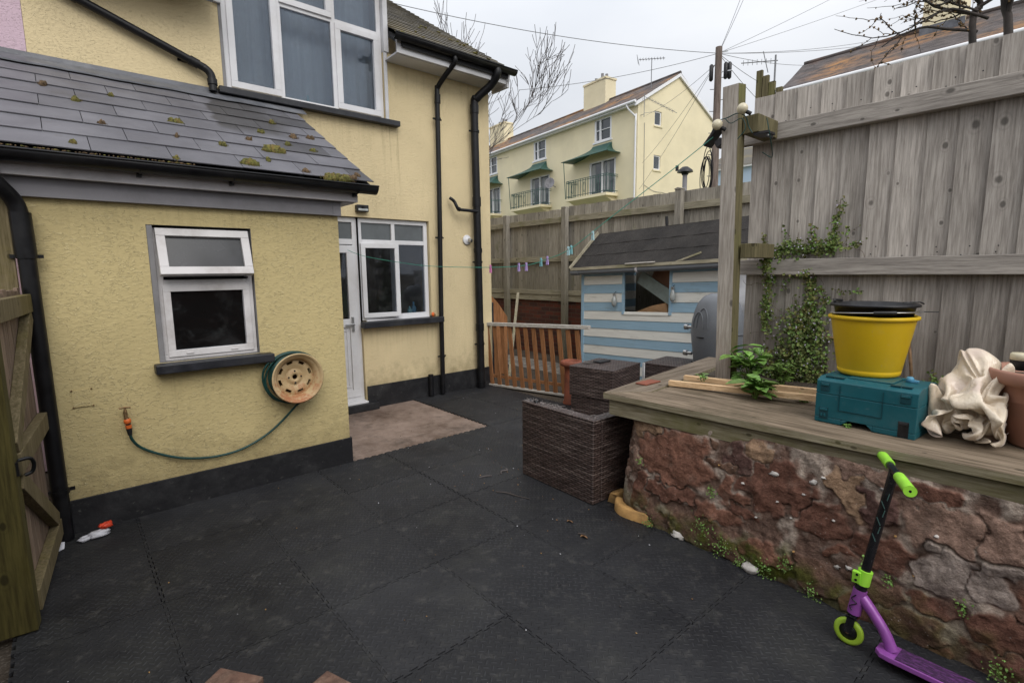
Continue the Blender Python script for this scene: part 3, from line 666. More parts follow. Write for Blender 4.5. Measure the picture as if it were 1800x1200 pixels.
YM = 5.62; YE = 4.08
def build_house():
    H = thing('house', 'yellow rendered house with slate lean-to extension and black downpipes', 'house', (1.7, 5.6, 0))
    # main walls
    w = MB()
    wall_grid(w, 'y', -0.03, 4.5, 0.0, 4.06, YM, YM+0.25, [(1.76, 2.585, 0.10, 2.22), (2.585, 3.52, 1.03, 2.22), (1.35, 2.99, 3.32, 4.06)], M['yellow_lit'], top=False)
    w.box((4.25, YM+0.252, 0), (4.498, 11.5, 4.05), M['yellow_lit']); w.box((-0.03, 11.25, 0), (4.24, 11.5, 4.05), M['yellow_lit'])
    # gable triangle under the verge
    w.prism([(4.25, YM+0.01, 4.06), (4.25, 11.5, 4.06), (4.25, 8.56, 5.93)], (0.245, 0, 0), M['yellow_lit'])
    w.build('wall', H)
    p = MB()
    p.box((2.60, YM-0.014, 0), (4.515, YM, 0.27), M['plinth']); p.box((4.5, YM+0.001, 0), (4.516, 8, 0.27), M['plinth'])
    p.box((-0.16, YE-0.014, 0), (1.725, YE, 0.225), M['plinth']); p.box((1.71, YE+0.001, 0), (1.725, YM, 0.225), M['plinth'])
    p.build('plinth', H, bev=0.004)
    # main roof, two slopes, a gap for the dormer window
    r = MB(); t = 0.635
    ye, ze = 5.27, 4.13; yr = 8.56; zr = ze+(yr-ye)*t
    tile_roof(r, 3.04, 4.60, ye, ze, yr, zr, 0.16, 0.20, M['slate_old'], th=0.012, lean=0.012)
    tile_roof(r, -0.03, 1.28, ye, ze, yr, zr, 0.16, 0.20, M['slate_old'], th=0.012, lean=0.012)
    r.prism([(-0.03, ye+0.02, ze-0.03), (-0.03, yr, zr-0.03), (-0.03, yr, zr-0.12), (-0.03, ye+0.02, ze-0.10)], (1.31, 0, 0), M['dark'])
    r.prism([(3.05, ye+0.02, ze-0.03), (3.05, yr, zr-0.03), (3.05, yr, zr-0.12), (3.05, ye+0.02, ze-0.10)], (1.53, 0, 0), M['dark'])
    r.prism([(-0.03, yr, zr), (-0.03, 11.85, ze), (-0.03, 11.85, ze-0.08), (-0.03, yr, zr-0.08)], (4.63, 0, 0), M['slate_old'])
    # dormer roof above the window
    r.prism([(1.15, 5.25, 5.18), (3.16, 5.25, 5.18), (3.16, 5.25, 5.26), (1.15, 5.25, 5.26)], (0, 2.2, 0.05), M['slate_old'])
    ro = r.build('roof', H)
    vg = MB(); vg.prism([(4.56, ye+0.0, ze-0.02), (4.56, yr, zr-0.02), (4.56, yr, zr-0.14), (4.56, ye+0.0, ze-0.14)], (0.02, 0, 0), M['fascia_white']); vg.build('bargeboard', H)
    for k in range(18):
        mo = MB(); x = random.uniform(3.06, 4.56); s = random.uniform(0.05, 1.6); mo.blob((x, ye+s, ze+s*t+0.026), (random.uniform(0.015, 0.035), random.uniform(.015, .03), 0.010), M['moss'], k, 8)
        mo.build('moss_clump', ro)
    f = MB(); f.box((3.0, 5.32, 3.97), (4.58, 5.345, 4.13), M['fascia_white']); f.box((3.0, 5.346, 3.965), (4.58, YM-0.002, 3.985), M['fascia_white'])
    f.box((4.555, 5.30, 3.93), (4.59, 5.62, 4.12), M['fascia_white'])
    f.build('fascia', H, bev=0.002)
    f = MB(); f.box((1.08, 5.32, 3.97), (-0.03, 5.345, 4.13), M['fascia_white']); f.build('fascia', H)
    g = MB(); gutter(g, 2.93, 4.66, 5.262, 4.13, 0.056, M['black_pipe']); go = g.build('gutter', H)
    # extension walls with one window
    e = MB()
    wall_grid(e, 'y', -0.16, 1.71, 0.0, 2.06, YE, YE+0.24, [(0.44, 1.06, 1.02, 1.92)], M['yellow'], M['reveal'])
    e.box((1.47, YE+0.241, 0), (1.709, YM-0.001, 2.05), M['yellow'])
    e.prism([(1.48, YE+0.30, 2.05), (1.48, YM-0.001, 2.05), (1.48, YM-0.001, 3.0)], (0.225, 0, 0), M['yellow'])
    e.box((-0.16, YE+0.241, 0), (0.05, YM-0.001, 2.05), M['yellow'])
    e.build('extension_wall', H)
    # extension roof in slate courses
    er = MB(); tile_roof(er, -0.6, 1.945, 3.90, 2.295, 5.60, 3.225, 0.262, 0.40, M['slate'], th=0.006, lean=0.009)
    er.prism([(-0.6, 3.93, 2.29), (-0.6, 5.60, 3.205), (-0.6, 5.60, 3.12), (-0.6, 3.93, 2.22)], (2.53, 0, 0), M['dark'])
    ero = er.build('extension_roof', H)
    fl = MB(); pts = []
    N = 40
    for i in range(N):
        xa = -0.6+2.63*i/N; xb = -0.6+2.63*(i+1)/N
        h = lambda x: 0.004*math.sin(x*9)+0.003*math.sin(x*23)
        vs = [(xa, 5.615, 3.305), (xb, 5.615, 3.305), (xb, 5.60, 3.268), (xa, 5.60, 3.268), (xb, 5.47+h(xb)*2, 3.192+h(xb)), (xa, 5.47+h(xa)*2, 3.192+h(xa)), (xb, 5.47+h(xb)*2, 3.180+h(xb)), (xa, 5.47+h(xa)*2, 3.180+h(xa))]
        fl.add(vs, [(0, 1, 2, 3), (3, 2, 4, 5), (5, 4, 6, 7)], M['lead'], False)
    fl.build('flashing', ero)
    # moss cushions where the photo has them: (x, distance up the slope)
    uy, uz = (5.6-3.9)/1.938, (3.225-2.295)/1.938
    def onroof(x, s, h=0.016): return (x, 3.90+uy*s-uz*h, 2.295+uz*s+uy*h)
    spots = [(0.03, 1.30, .03, .9), (0.20, 1.02, .035, .6), (0.41, 1.30, .025, .8), (0.30, 0.55, .025, .8), (0.13, 0.10, .02, .8), (0.76, 0.85, .05, .5), (0.70, 0.50, .018, .9),
             (1.06, 0.08, .07, .5), (0.98, 0.44, .028, .9), (1.20, 0.67, .026, .8), (1.33, 0.46, .085, .4), (1.36, 0.92, .03, .7), (1.62, 0.92, .045, .5), (1.50, 0.68, .035, .7),
             (1.68, 0.60, .035, .7), (1.44, 0.06, .03, .9), (1.62, 0.00, .06, .5), (1.70, -0.02, .07, .5), (1.78, 0.02, .05, .5), (1.56, -0.03, .06, .6), (0.62, 0.02, .02, .8), (1.85, 0.10, .03, .7), (1.55, 1.28, .04, .6), (1.22, 0.22, .022, .8), (1.78, 0.98, .03, .7)]
    for i, (x, s, r0, k) in enumerate(spots):
        m1 = MB(); mt = M['moss'] if i % 3 else M['moss_brown']
        for q in range(5):
            a = random.uniform(0, 6.28); d = random.uniform(0, r0*0.7)
            m1.blob(onroof(x+math.cos(a)*d, s+math.sin(a)*d*k, 0.014), (r0*random.uniform(.4, .65), r0*k*random.uniform(.5, .8), 0.014+r0*0.25), mt, i*7+q, 10, 0.4)
        for q in range(int(r0*2200)):
            a = random.uniform(0, 6.28); d = random.uniform(0, r0*1.0); b = Vector(onroof(x+math.cos(a)*d, s+math.sin(a)*d*k, 0.014)); q2 = b+Vector((random.uniform(-.01, .01), random.uniform(-.012, .0), random.uniform(.004, .018)))
            m1.add([b, b+Vector((.003, 0, 0)), q2], [(0, 1, 2)], mt)
        m1.build('moss_clump', ero, fix=False)
    # fascia boards and gutter of the extension
    f = MB(); f.box((-0.6, 3.965, 2.150), (1.835, 3.990, 2.262), M['fascia']); f.box((-0.6, 3.952, 2.236), (1.835, 3.9645, 2.262), M['fascia'])
    f.box((1.812, 3.991, 2.15), (1.835, 4.30, 2.262), M['fascia']); f.box((1.72, 3.995, 2.140), (1.812, 5.61, 2.149), M['fascia'])
    f.build('extension_fascia', H, bev=0.002)
    f = MB(); f.box((-0.6, YE-0.045, 2.045), (1.715, YE-0.001, 2.150), M['fascia_low']); f.box((1.655, YE-0.049, 2.043), (1.72, YE-0.0455, 2.151), M['fascia_low'])
    f.box((-0.6, 3.992, 2.151), (1.715, YE-0.02, 2.156), M['fascia_low'])
    f.build('soffit_board', H, bev=0.002)
    g = MB(); gutter(g, -0.6, 1.955, 3.892, 2.268, 0.060, M['black_pipe']); g2 = g.build('extension_gutter', H)
    for x in (0.42, 0.93, 1.80):
        b = MB(); b.tube([(x, 3.898+0.056*math.cos(a), 2.262+0.056*math.sin(a)) for a in [math.pi+math.pi*k/10 for k in range(11)]], 0.006, 6, M['black_pipe']); b.box((x-0.012, 3.93, 2.19), (x+0.012, 3.965, 2.25), M['black_pipe']); b.build('bracket', g2)
    mo = MB()
    for k in range(60):
        x = -0.3+k*0.017+random.uniform(-.01, .01); mo.blob((x, 3.868+random.uniform(-.01, .01), 2.285), (random.uniform(.004, .014), .007, .005), M['moss_brown'] if k % 3 else M['moss'], k, 6)
    tag(mo.build('gutter_moss', g2, fix=False), None, None, None, 'stuff')
    # --- downpipes
    bp = M['black_pipe']
    def pipe(name, pts, r, collars=(), clips=()):
        t_ = MB(); t_.tube(arc(pts, 6), r, 16, bp)
        for (p, q) in collars: t_.tube([p, q], r+0.007, 16, bp)
        for (x, y, z) in clips:
            t_.tube([(x, y, z-0.012), (x, y, z+0.012)], r+0.006, 16, bp); t_.box((x-r-0.03, y+r*0.3, z-0.010), (x+r+0.03, y+r*0.3+0.012, z+0.010), bp)
        return t_.build(name, H)
    pipe('downpipe', [(3.72, 5.262, 4.09), (3.72, 5.27, 4.02), (3.68, 5.42, 3.90), (3.655, 5.535, 3.80), (3.652, 5.55, 3.70), (3.64, 5.55, 2.5), (3.62, 5.55, 1.2), (3.612, 5.55, 0.03)], 0.030,
         [((3.655, 5.548, 3.72), (3.654, 5.55, 3.62))], [(3.652, 5.55, 3.44), (3.635, 5.55, 2.02), (3.618, 5.55, 0.52)])
    pipe('downpipe', [(4.36, 5.262, 4.10), (4.36, 5.262, 4.03), (4.33, 5.36, 3.92), (4.22, 5.50, 3.78), (4.20, 5.535, 3.66), (4.203, 5.53, 2.6), (4.214, 5.53, 1.3), (4.225, 5.53, 0.02)], 0.050,
         [((4.20, 5.535, 3.70), (4.20, 5.535, 3.60)), ((4.205, 5.53, 2.56), (4.205, 5.53, 2.44)), ((4.21, 5.53, 1.90), (4.21, 5.53, 1.84)), ((4.218, 5.53, 0.9), (4.218, 5.53, 0.8)), ((4.225, 5.53, 0.10), (4.225, 5.53, 0.02))],
         [(4.20, 5.53, 3.38), (4.214, 5.53, 1.72), (4.222, 5.53, 0.62)])
    pipe('waste_pipe', [(4.20, 5.50, 2.37), (4.05, 5.50, 2.375), (3.90, 5.50, 2.38), (3.865, 5.505, 2.42), (3.855, 5.53, 2.47), (3.825, 5.54, 2.50), (3.80, 5.56, 2.52)], 0.020, [((3.885, 5.50, 2.385), (3.91, 5.50, 2.378))])
    pipe('waste_pipe', [(3.45, 5.575, 0.30), (3.45, 5.575, 0.1), (3.45, 5.575, 0.02)], 0.033)
    pipe('waste_pipe', [(0.1, 5.56, 3.845), (0.6, 5.56, 3.66), (1.10, 5.56, 3.475), (1.17, 5.555, 3.445), (1.21, 5.55, 3.40), (1.217, 5.545, 3.32), (1.217, 5.54, 3.255)], 0.034,
         [((1.05, 5.56, 3.493), (1.12, 5.56, 3.467)), ((1.217, 5.548, 3.36), (1.217, 5.543, 3.31)), ((0.28, 5.56, 3.779), (0.31, 5.56, 3.768))], [(1.03, 5.59, 3.49)])
    pipe('downpipe', [(-0.24, 3.90, 2.22), (-0.235, 3.91, 2.13), (-0.16, 3.98, 2.02), (-0.138, 3.995, 1.93), (-0.135, 4.0, 1.85), (-0.132, 4.0, 1.0), (-0.13, 4.0, 0.02)], 0.041,
         [((-0.138, 3.995, 1.95), (-0.135, 4.0, 1.70))], [(-0.134, 4.0, 1.71), (-0.13, 4.0, 0.32)])
    return H
HOUSE = build_house()

def pane(mb, x0, x1, z0, z1, y, mat): mb.box((x0, y, z0), (x1, y+0.006, z1), mat)

def build_windows():
    H = HOUSE; U = M['upvc']
    # ---- first-floor window, three lights
    yf = YM+0.03
    f = MB()
    Z0, Z1 = 3.325, 4.98
    for (a, b) in ((1.355, 1.41), (1.845, 1.895), (2.405, 2.455), (2.935, 2.985)): f.box((a, yf, Z0), (b, yf+0.07, Z1), U)
    for (a, b) in ((1.41, 1.845), (1.895, 2.405), (2.455, 2.935)):
        f.box((a, yf+0.001, Z0), (b, yf+0.07, Z0+0.045), U); f.box((a, yf+0.001, Z1-0.05), (b, yf+0.07, Z1), U)
    for (a, b) in ((1.895, 2.405), (2.455, 2.935)): f.box((a, yf+0.001, 4.22), (b, yf+0.07, 4.265), U)
    # cheeks, and the dark liner at the left jamb
    f.box((1.325, YM-0.004, 3.32), (1.353, yf+0.07, 4.06), M['reveal']); f.box((2.987, YM-0.030, 4.06), (3.045, YM+0.9, 5.18), M['fascia_white'])
    f.box((2.987, YM-0.020, 3.32), (3.025, YM-0.001, 4.06), M['fascia_white'])
    f.box((1.29, YM-0.03, 4.062), (1.353, YM+0.9, 5.18), M['fascia_white'])
    win = f.build('window', H, bev=0.003)
    s = MB(); frame_rect(s, 1.40, 1.855, 3.36, 4.93, 0.058, yf-0.018, yf+0.04, U); s.build('sash', win, bev=0.003)
    s = MB(); frame_rect(s, 2.445, 2.945, 3.36, 4.225, 0.060, yf-0.018, yf+0.04, U); s.build('sash', win, bev=0.003)
    s = MB(); frame_rect(s, 1.885, 2.415, 4.255, 4.94, 0.058, yf-0.018, yf+0.04, U); s.build('sash', win, bev=0.003)
    for (a, b, c, d) in ((1.455, 1.80, 3.415, 4.87), (1.895, 2.405, 3.37, 4.22), (2.50, 2.89, 3.415, 4.17), (1.94, 2.36, 4.31, 4.885), (2.455, 2.935, 4.265, 4.93)):
        p = MB(); pane(p, a-0.003, b+0.003, c-0.003, d+0.003, yf+0.02, M['glass']); p.build('pane', win)
    c = MB()
    for i in range(66):
        x = 1.30+i*0.026; dy = 0.012*math.sin(i*1.3)+0.006*math.sin(i*0.37); x2 = x+0.026; dy2 = 0.012*math.sin((i+1)*1.3)+0.006*math.sin((i+1)*0.37)
        c.add([(x, YM+0.30+dy, 3.25), (x2, YM+0.30+dy2, 3.25), (x2, YM+0.30+dy2, 5.0), (x, YM+0.30+dy, 5.0)], [(0, 1, 2, 3)], M['curtain'], True)
    c.build('curtain', win, fix=False)
    si = MB(); si.box((1.27, YM-0.085, 3.262), (3.13, YM-0.001, 3.322), M['black_sill']); si.build('sill', win, bev=0.006)
    ib = MB(); ib.lathe([(0.0, 0), (0.028, 0), (0.03, 0.06), (0.02, 0.08), (0.012, 0.10), (0.014, 0.13), (0, 0.135)], Matrix.Translation((2.17, YM+0.16, 3.34)), 14, M['peg_clear'])
    ibo = ib.build('bottle', None); tag(ibo, 'small pale bottle on the inner sill of the big upstairs window', 'bottle')
    # inner sill
    si = MB(); si.box((1.35, YM+0.101, 3.31), (2.99, YM+0.29, 3.338), U); si.build('inner_sill', win)

    # ---- kitchen window in the extension, top sash tilted out
    yf = YE+0.045; D = M['upvc_dirty']
    f = MB(); x0, x1 = 0.475, 1.056
    f.box((0.441, YE+0.004, 1.021), (0.474, YE+0.12, 1.919), M['reveal'])
    frame_rect(f, x0, x1, 1.022, 1.905, 0.038, yf, yf+0.07, D)
    f.box((x0+0.038, yf+0.001, 1.515), (x1-0.038, yf+0.07, 1.565), D)
    win = f.build('window', H, bev=0.003)
    s = MB(); frame_rect(s, x0+0.025, x1-0.025, 1.045, 1.53, 0.044, yf-0.012, yf+0.03, D)
    s.box((0.60, yf-0.018, 1.060), (0.645, yf-0.012, 1.072), D); s.box((0.88, yf-0.018, 1.060), (0.925, yf-0.012, 1.072), D); s.build('sash', win, bev=0.003)
    p = MB(); pane(p, 0.54, 0.98, 1.085, 1.49, yf+0.012, M['glass']); p.build('pane', win)
    tilt = Matrix.Translation((0, yf, 1.895)) @ Matrix.Rotation(R(-17), 4, 'X')
    s = MB()
    a0, a1, b0, b1, ww = x0+0.012, x1-0.012, -0.315, 0.0, 0.052
    for q in (((a0, -0.03, b0), (a1, 0.025, b0+ww)), ((a0, -0.03, b1-ww), (a1, 0.025, b1)), ((a0, -0.03, b0+ww), (a0+ww, 0.025, b1-ww)), ((a1-ww, -0.03, b0+ww), (a1, 0.025, b1-ww))): s.box(*q, D, tilt)
    so = s.build('sash', win, bev=0.003)
    p = MB(); p.box((a0+ww, -0.004, b0+ww), (a1-ww, 0.002, b1-ww), M['glass_dark'], tilt); p.build('pane', win)
    s = MB(); s.bar((x1-0.05, yf-0.09, 1.575), (x1-0.06, yf+0.03, 1.57), 0.006, 0.012, M['rubber']); s.bar((x0+0.06, yf-0.01, 1.578), (x1-0.08, yf-0.01, 1.578), 0.012, 0.010, M['rubber']); s.build('stay', win)
    si = MB(); si.box((0.405, YE-0.10, 0.955), (1.135, YE-0.001, 1.018), M['black_sill'], Matrix.Translation((0, 0, 0))); si.build('sill', win, bev=0.008)
    b = MB(); b.box((0.06, YE+1.2, 0.1), (1.46, YE+1.22, 2.0), M['dark']); b.box((0.06, YE+0.245, 2.03), (1.46, YE+1.2, 2.05), M['dark']); b.box((0.06, YE+0.245, 0.0), (1.46, YE+1.2, 0.02), M['dark']); b.build('room', H)

    # ---- back door and the window beside it
    yf = YM+0.04
    f = MB()
    frame_rect(f, 1.765, 2.582, 0.105, 2.215, 0.055, yf, yf+0.07, U); f.box((1.82, yf+0.001, 1.915), (2.527, yf+0.07, 1.975), U)
    door = f.build('door', H, bev=0.003)
    s = MB(); frame_rect(s, 1.815, 2.532, 0.16, 1.905, 0.085, yf-0.012, yf+0.04, U); s.box((1.90, yf-0.011, 0.98), (2.447, yf+0.04, 1.075), U)
    s.box((1.90, yf+0.006, 0.245), (2.447, yf+0.03, 0.98), U); frame_rect(s, 1.925, 2.425, 0.275, 0.955, 0.022, yf-0.002, yf+0.0055, U)
    s.build('leaf', door, bev=0.003)
    p = MB(); pane(p, 1.90, 2.447, 1.075, 1.82, yf+0.012, M['glass']); p.build('pane', door)
    p = MB(); pane(p, 1.82, 2.527, 1.975, 2.16, yf+0.02, M['glass_frost']); p.build('pane', door)
    p = MB(); p.box((2.46, yf-0.045, 1.00), (2.475, yf-0.03, 1.02), M['steel']); p.box((2.38, yf-0.05, 1.00), (2.49, yf-0.032, 1.02), M['steel']); p.box((2.462, yf-0.03, 0.93), (2.49, yf-0.012, 1.10), M['steel']); p.build('handle', door, bev=0.003)
    p = MB(); p.box((1.80, YM-0.10, 0.0), (2.70, YM-0.001, 0.085), M['plinth']); p.box((1.80, YM-0.06, 0.0855), (2.585, YM+0.039, 0.110), U); p.build('threshold', door, bev=0.005)
    f = MB(); frame_rect(f, 2.590, 3.512, 1.045, 2.215, 0.050, yf, yf+0.07, U)
    f.box((2.64, yf+0.001, 1.925), (3.462, yf+0.07, 1.975), U); f.box((3.03, yf+0.001, 1.095), (3.075, yf+0.07, 1.925), U); f.box((3.02, yf+0.001, 1.975), (3.065, yf+0.07, 2.165), U)
    win = f.build('window', H, bev=0.003)
    hinge = Matrix.Translation((2.615, yf-0.01, 0)) @ Matrix.Rotation(R(-7), 4, 'Z')
    s = MB(); a0, a1, b0, b1, ww = 0, 0.455, 1.075, 1.93, 0.052
    for q in (((a0, -0.02, b0), (a1, 0.03, b0+ww)), ((a0, -0.02, b1-ww), (a1, 0.03, b1)), ((a0, -0.02, b0+ww), (a0+ww, 0.03, b1-ww)), ((a1-ww, -0.02, b0+ww), (a1, 0.03, b1-ww))): s.box(*q, U, hinge)
    s.build('sash', win, bev=0.003)
    p = MB(); p.box((ww, 0.002, b0+ww), (a1-ww, 0.008, b1-ww), M['glass'], hinge); p.build('pane', win)
    for (a, b, c, d, m_) in ((3.075, 3.462, 1.095, 1.925, 'glass'), (2.64, 3.02, 1.975, 2.165, 'glass_frost'), (3.065, 3.462, 1.975, 2.165, 'glass_frost')):
        p = MB(); pane(p, a, b, c, d, yf+0.025, M[m_]); p.build('pane', win)
    si = MB(); si.box((2.555, YM-0.125, 0.965), (3.63, YM-0.001, 1.035), M['black_sill']); si.box((2.64, YM, 1.031), (3.51, yf-0.001, 1.046), U); si.build('sill', win, bev=0.007)
    b = MB(); b.box((0.1, YM+2.2, 0.1), (4.2, YM+2.22, 2.4), M['room']); b.box((0.1, YM+0.26, 2.45), (4.2, YM+2.2, 2.47), M['room']); b.box((0.1, YM+0.26, 0.0), (4.2, YM+2.2, 0.02), M['dark']); b.build('room', H)
    # bottles on the kitchen window ledge inside
    for i, (x, h, mt) in enumerate(((3.36, 0.17, 'blue_plastic'), (3.30, 0.12, 'peg_teal'))):
        ib = MB(); ib.lathe([(0.0, 0), (0.032, 0), (0.034, h*0.55), (0.024, h*0.7), (0.012, h*0.78), (0.012, h), (0, h+0.003)], Matrix.Translation((x, YM+0.17, 1.05)), 14, M[mt])
        tag(ib.build('bottle'), ('taller blue bottle inside the ground-floor window by the door', 'shorter aqua bottle inside the ground-floor window by the door')[i], 'bottle')
    si = MB(); si.box((2.60, yf+0.071, 1.03), (3.51, YM+0.25, 1.048), U); si.build('inner_sill', win)
    # security light above the door
    l = MB(); l.box((2.560, YM-0.060, 2.275), (2.700, YM-0.001, 2.350), M['black_plastic']); l.box((2.571, YM-0.072, 2.282), (2.689, YM-0.0605, 2.308), M['clear_bulb']); l.tube([(2.63, YM-0.060, 2.327), (2.63, YM-0.080, 2.324)], 0.012, 12, M['black_plastic'])
    l.build('wall_light', H, bev=0.006)
    # extractor vent
    v = MB(); tf = Matrix.Translation((4.09, YM, 2.01)) @ Matrix.Rotation(R(90), 4, 'X')
    v.lathe([(0, 0.0), (0.062, 0.0), (0.064, 0.018), (0.055, 0.026), (0.045, 0.022), (0.03, 0.045), (0.0, 0.048)], tf, 24, M['upvc'])
    v.tube([(4.10, YM-0.03, 2.01), (4.12, YM-0.075, 1.995)], 0.026, 14, M['steel']); v.tube([(4.12, YM-0.075, 1.995), (4.121, YM-0.076, 1.995)], 0.021, 14, M['dark'])
    v.build('vent', H)
    # tap
    T = MB(); tx, ty = 0.225, YE-0.055
    T.tube([(tx, YE, 0.722), (tx, ty, 0.722)], 0.010, 10, M['brass']); T.tube([(tx, ty, 0.762), (tx, ty, 0.735), (tx, ty, 0.70)], [0.006, 0.011, 0.011], 10, M['brass']); T.tube([(tx-0.030, ty, 0.764), (tx, ty, 0.768), (tx+0.030, ty, 0.762)], 0.0055, 8, M['brass'])
    T.tube([(tx, ty, 0.70), (tx+0.004, ty, 0.69)], 0.014, 10, M['brass'])
    tp = T.build('tap', H)
    cn = MB(); cn.tube([(tx+0.004, ty, 0.692), (tx+0.005, ty, 0.685), (tx+0.006, ty, 0.668), (tx+0.007, ty, 0.662)], [0.015, 0.020, 0.020, 0.016], 14, M['orange']); cn.tube([(tx+0.007, ty, 0.6615), (tx+0.008, ty, 0.652)], 0.013, 12, M['rubber']); cn.tube([(tx+0.008, ty, 0.651), (tx+0.009, ty, 0.63)], [0.018, 0.016], 14, M['orange']); cn.tube([(tx+0.009, ty, 0.6295), (tx+0.012, ty, 0.585)], [0.017, 0.012], 12, M['rubber']); cn.build('hose_connector', tp)
    # patch on the render
    pt = MB(); x0, z0, x1, z1 = -0.02, 0.80, 0.075, 0.905
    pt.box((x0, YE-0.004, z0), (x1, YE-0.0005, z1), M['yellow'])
    for (a, b) in ((x0, z1), (x1, z1), (x0, z0), (x1, z0)): pt.tube([(a, YE-0.001, b), (a, YE-0.008, b)], 0.005, 8, M['brass'])
    pt.bar((x0, YE-0.005, z0), (x1-0.02, YE-0.005, z0), 0.002, 0.002, M['brass'])
    pt.build('blanking_plate', H)
    # door-side mastic line under the window head
    rebase(HOUSE)
build_windows()

def build_neighbour():
    N = thing('neighbour_house', 'pink rendered neighbouring house wall at the left behind the lean-to roof', 'house', (-2, 5.7, 0))
    w = MB(); w.box((-6, YM+0.001, 0), (-0.032, 11.4, 4.9), M['pink']); w.build('wall', N); rebase(N)
build_neighbour()

# small orange toy on the sill
def sill_toy():
    m1 = MB(); m1.blob((3.50, YM-0.06, 1.065), (0.022, 0.018, 0.030), M['orange'], 2, 8); m1.blob((3.525, YM-0.06, 1.058), (0.016, 0.014, 0.018), M['dry_leaf'], 5, 8); m1.blob((3.47, YM-0.06, 1.045), (0.018, 0.016, 0.010), M['black_plastic'], 5, 8)
    tag(m1.build('sill_ornament'), 'little orange ornament at the right end of the sill by the door', 'ornament')
sill_toy()

# ================================================================ HOSE WHEEL + HOSE
def build_hose():
    cx, cz = 1.262, 0.825; yf = YE-0.20
    W = thing('hose_reel', 'rusty cream car wheel on the wall used as a hose reel', 'hose reel', (cx, YE, cz))
    tf = Matrix.Translation((cx, YE-0.02, cz)) @ Matrix.Rotation(R(90), 4, 'X') @ Matrix.Rotation(R(0), 4, 'Z')
    r = MB()
    # barrel: back flange, well, front flange, then the dish
    r.lathe([(0.150, 0.0), (0.178, 0.004), (0.180, 0.012), (0.150, 0.020), (0.138, 0.06), (0.138, 0.12), (0.158, 0.150), (0.185, 0.160), (0.188, 0.172), (0.180, 0.174), (0.168, 0.160), (0.158, 0.14), (0.150, 0.10), (0.142, 0.085)], tf, 56, M['rim'])
    # disc with eight slots, built as sectors
    NS = 8; z_d = 0.080
    rings = [0.142, 0.124, 0.104, 0.082, 0.066, 0.060, 0.045, 0.020, 0.018]
    zz = [0.085, 0.092, 0.096, 0.092, 0.080, 0.078, 0.094, 0.096, 0.086]
    seg = 64
    vs = []; fs = []
    for (q, z) in zip(rings, zz):
        for k in range(seg): a = 2*math.pi*(k+0.0)/seg; vs.append(tf @ Vector((q*math.cos(a), q*math.sin(a), z)))
    for i in range(len(rings)-1):
        for k in range(seg):
            if i == 1 and (k % 8) in (1, 2, 3, 4): continue
            fs.append((i*seg+k, i*seg+(k+1) % seg, (i+1)*seg+(k+1) % seg, (i+1)*seg+k))
    r.add(vs, fs, M['rim'], True)
    # slot walls
    for s in range(NS):
        a0 = 2*math.pi*(8*s+1)/seg; a1 = 2*math.pi*(8*s+5)/seg
        for (ra, rb, aa, ab) in ((0.124, 0.124, a0, a1), (0.104, 0.104, a0, a1), (0.104, 0.124, a0, a0), (0.104, 0.124, a1, a1)):
            p = [Vector((ra*math.cos(aa), ra*math.sin(aa), 0.094)), Vector((rb*math.cos(ab), rb*math.sin(ab), 0.094)), Vector((rb*math.cos(ab), rb*math.sin(ab), 0.078)), Vector((ra*math.cos(aa), ra*math.sin(aa), 0.078))]
            r.add([tf @ q for q in p], [(0, 1, 2, 3)], M['rim'])
    for k in range(4):
        a = 2*math.pi*k/4-math.pi/2; p = tf @ Vector((0.045*math.cos(a), 0.045*math.sin(a), 0.0935)); q = tf @ Vector((0.045*math.cos(a), 0.045*math.sin(a), 0.0965)); r.tube([p, q], 0.0065 if k else 0.008, 10, M['dark'])
    q0 = tf @ Vector((0, 0, 0.02)); q1 = tf @ Vector((0, 0, 0.021)); r.tube([q0, q1], 0.13, 24, M['brass'])
    r.build('rim', W)
    pts = []
    turns = 9
    for i in range(turns*28+1):
        t = i/28; layer = 0 if t < 5 else 1; u = t if layer == 0 else 9.6-t
        z = 0.030+0.0135*(u % 10); z = min(max(z, 0.028), 0.135)
        rad = 0.150+0.0135*layer + (0.02 if t < 0.8 else 0) + 0.002*math.sin(t*9)
        a = -2*math.pi*t-0.9; pts.append(tf @ Vector((rad*math.cos(a), rad*math.sin(a), z)))
    c = MB(); c.tube(pts, 0.0075, 8, M['hose']); 
    # loose outer loop lying over the back flange
    lp = [tf @ Vector(((0.205+0.008*math.sin(3*a))*math.cos(a)-0.010, (0.200+0.006*math.cos(2*a))*math.sin(a)-0.006, 0.05+0.02*math.sin(a))) for a in [2*math.pi*k/60 for k in range(61)]]
    c.tube(lp, 0.008, 8, M['hose'])
    lp = [tf @ Vector(((0.190+0.006*math.sin(2*a+1))*math.cos(a)-0.006, (0.190+0.006*math.cos(3*a))*math.sin(a)-0.008, 0.07+0.02*math.sin(a+1))) for a in [2*math.pi*k/60 for k in range(61)]]
    c.tube(lp, 0.008, 8, M['hose'])
    c.build('hose_coil', W)
    rebase(W)
    h = MB(); pts = arc([(0.237, YE-0.055, 0.59), (0.245, YE-0.05, 0.55), (0.285, YE-0.03, 0.485), (0.38, YE-0.025, 0.415), (0.52, YE-0.025, 0.35), (0.70, YE-0.025, 0.315), (0.88, YE-0.03, 0.33), (1.05, YE-0.035, 0.40), (1.17, YE-0.045, 0.49), (1.25, YE-0.07, 0.575), (1.29, YE-0.09, 0.615), (1.38, YE-0.09, 0.640)], 8)
    h.tube(pts, 0.0085, 10, M['hose']); tag(h.build('garden_hose'), 'dark green hose hanging in a curve from the tap to the wheel', 'hose')
build_hose()

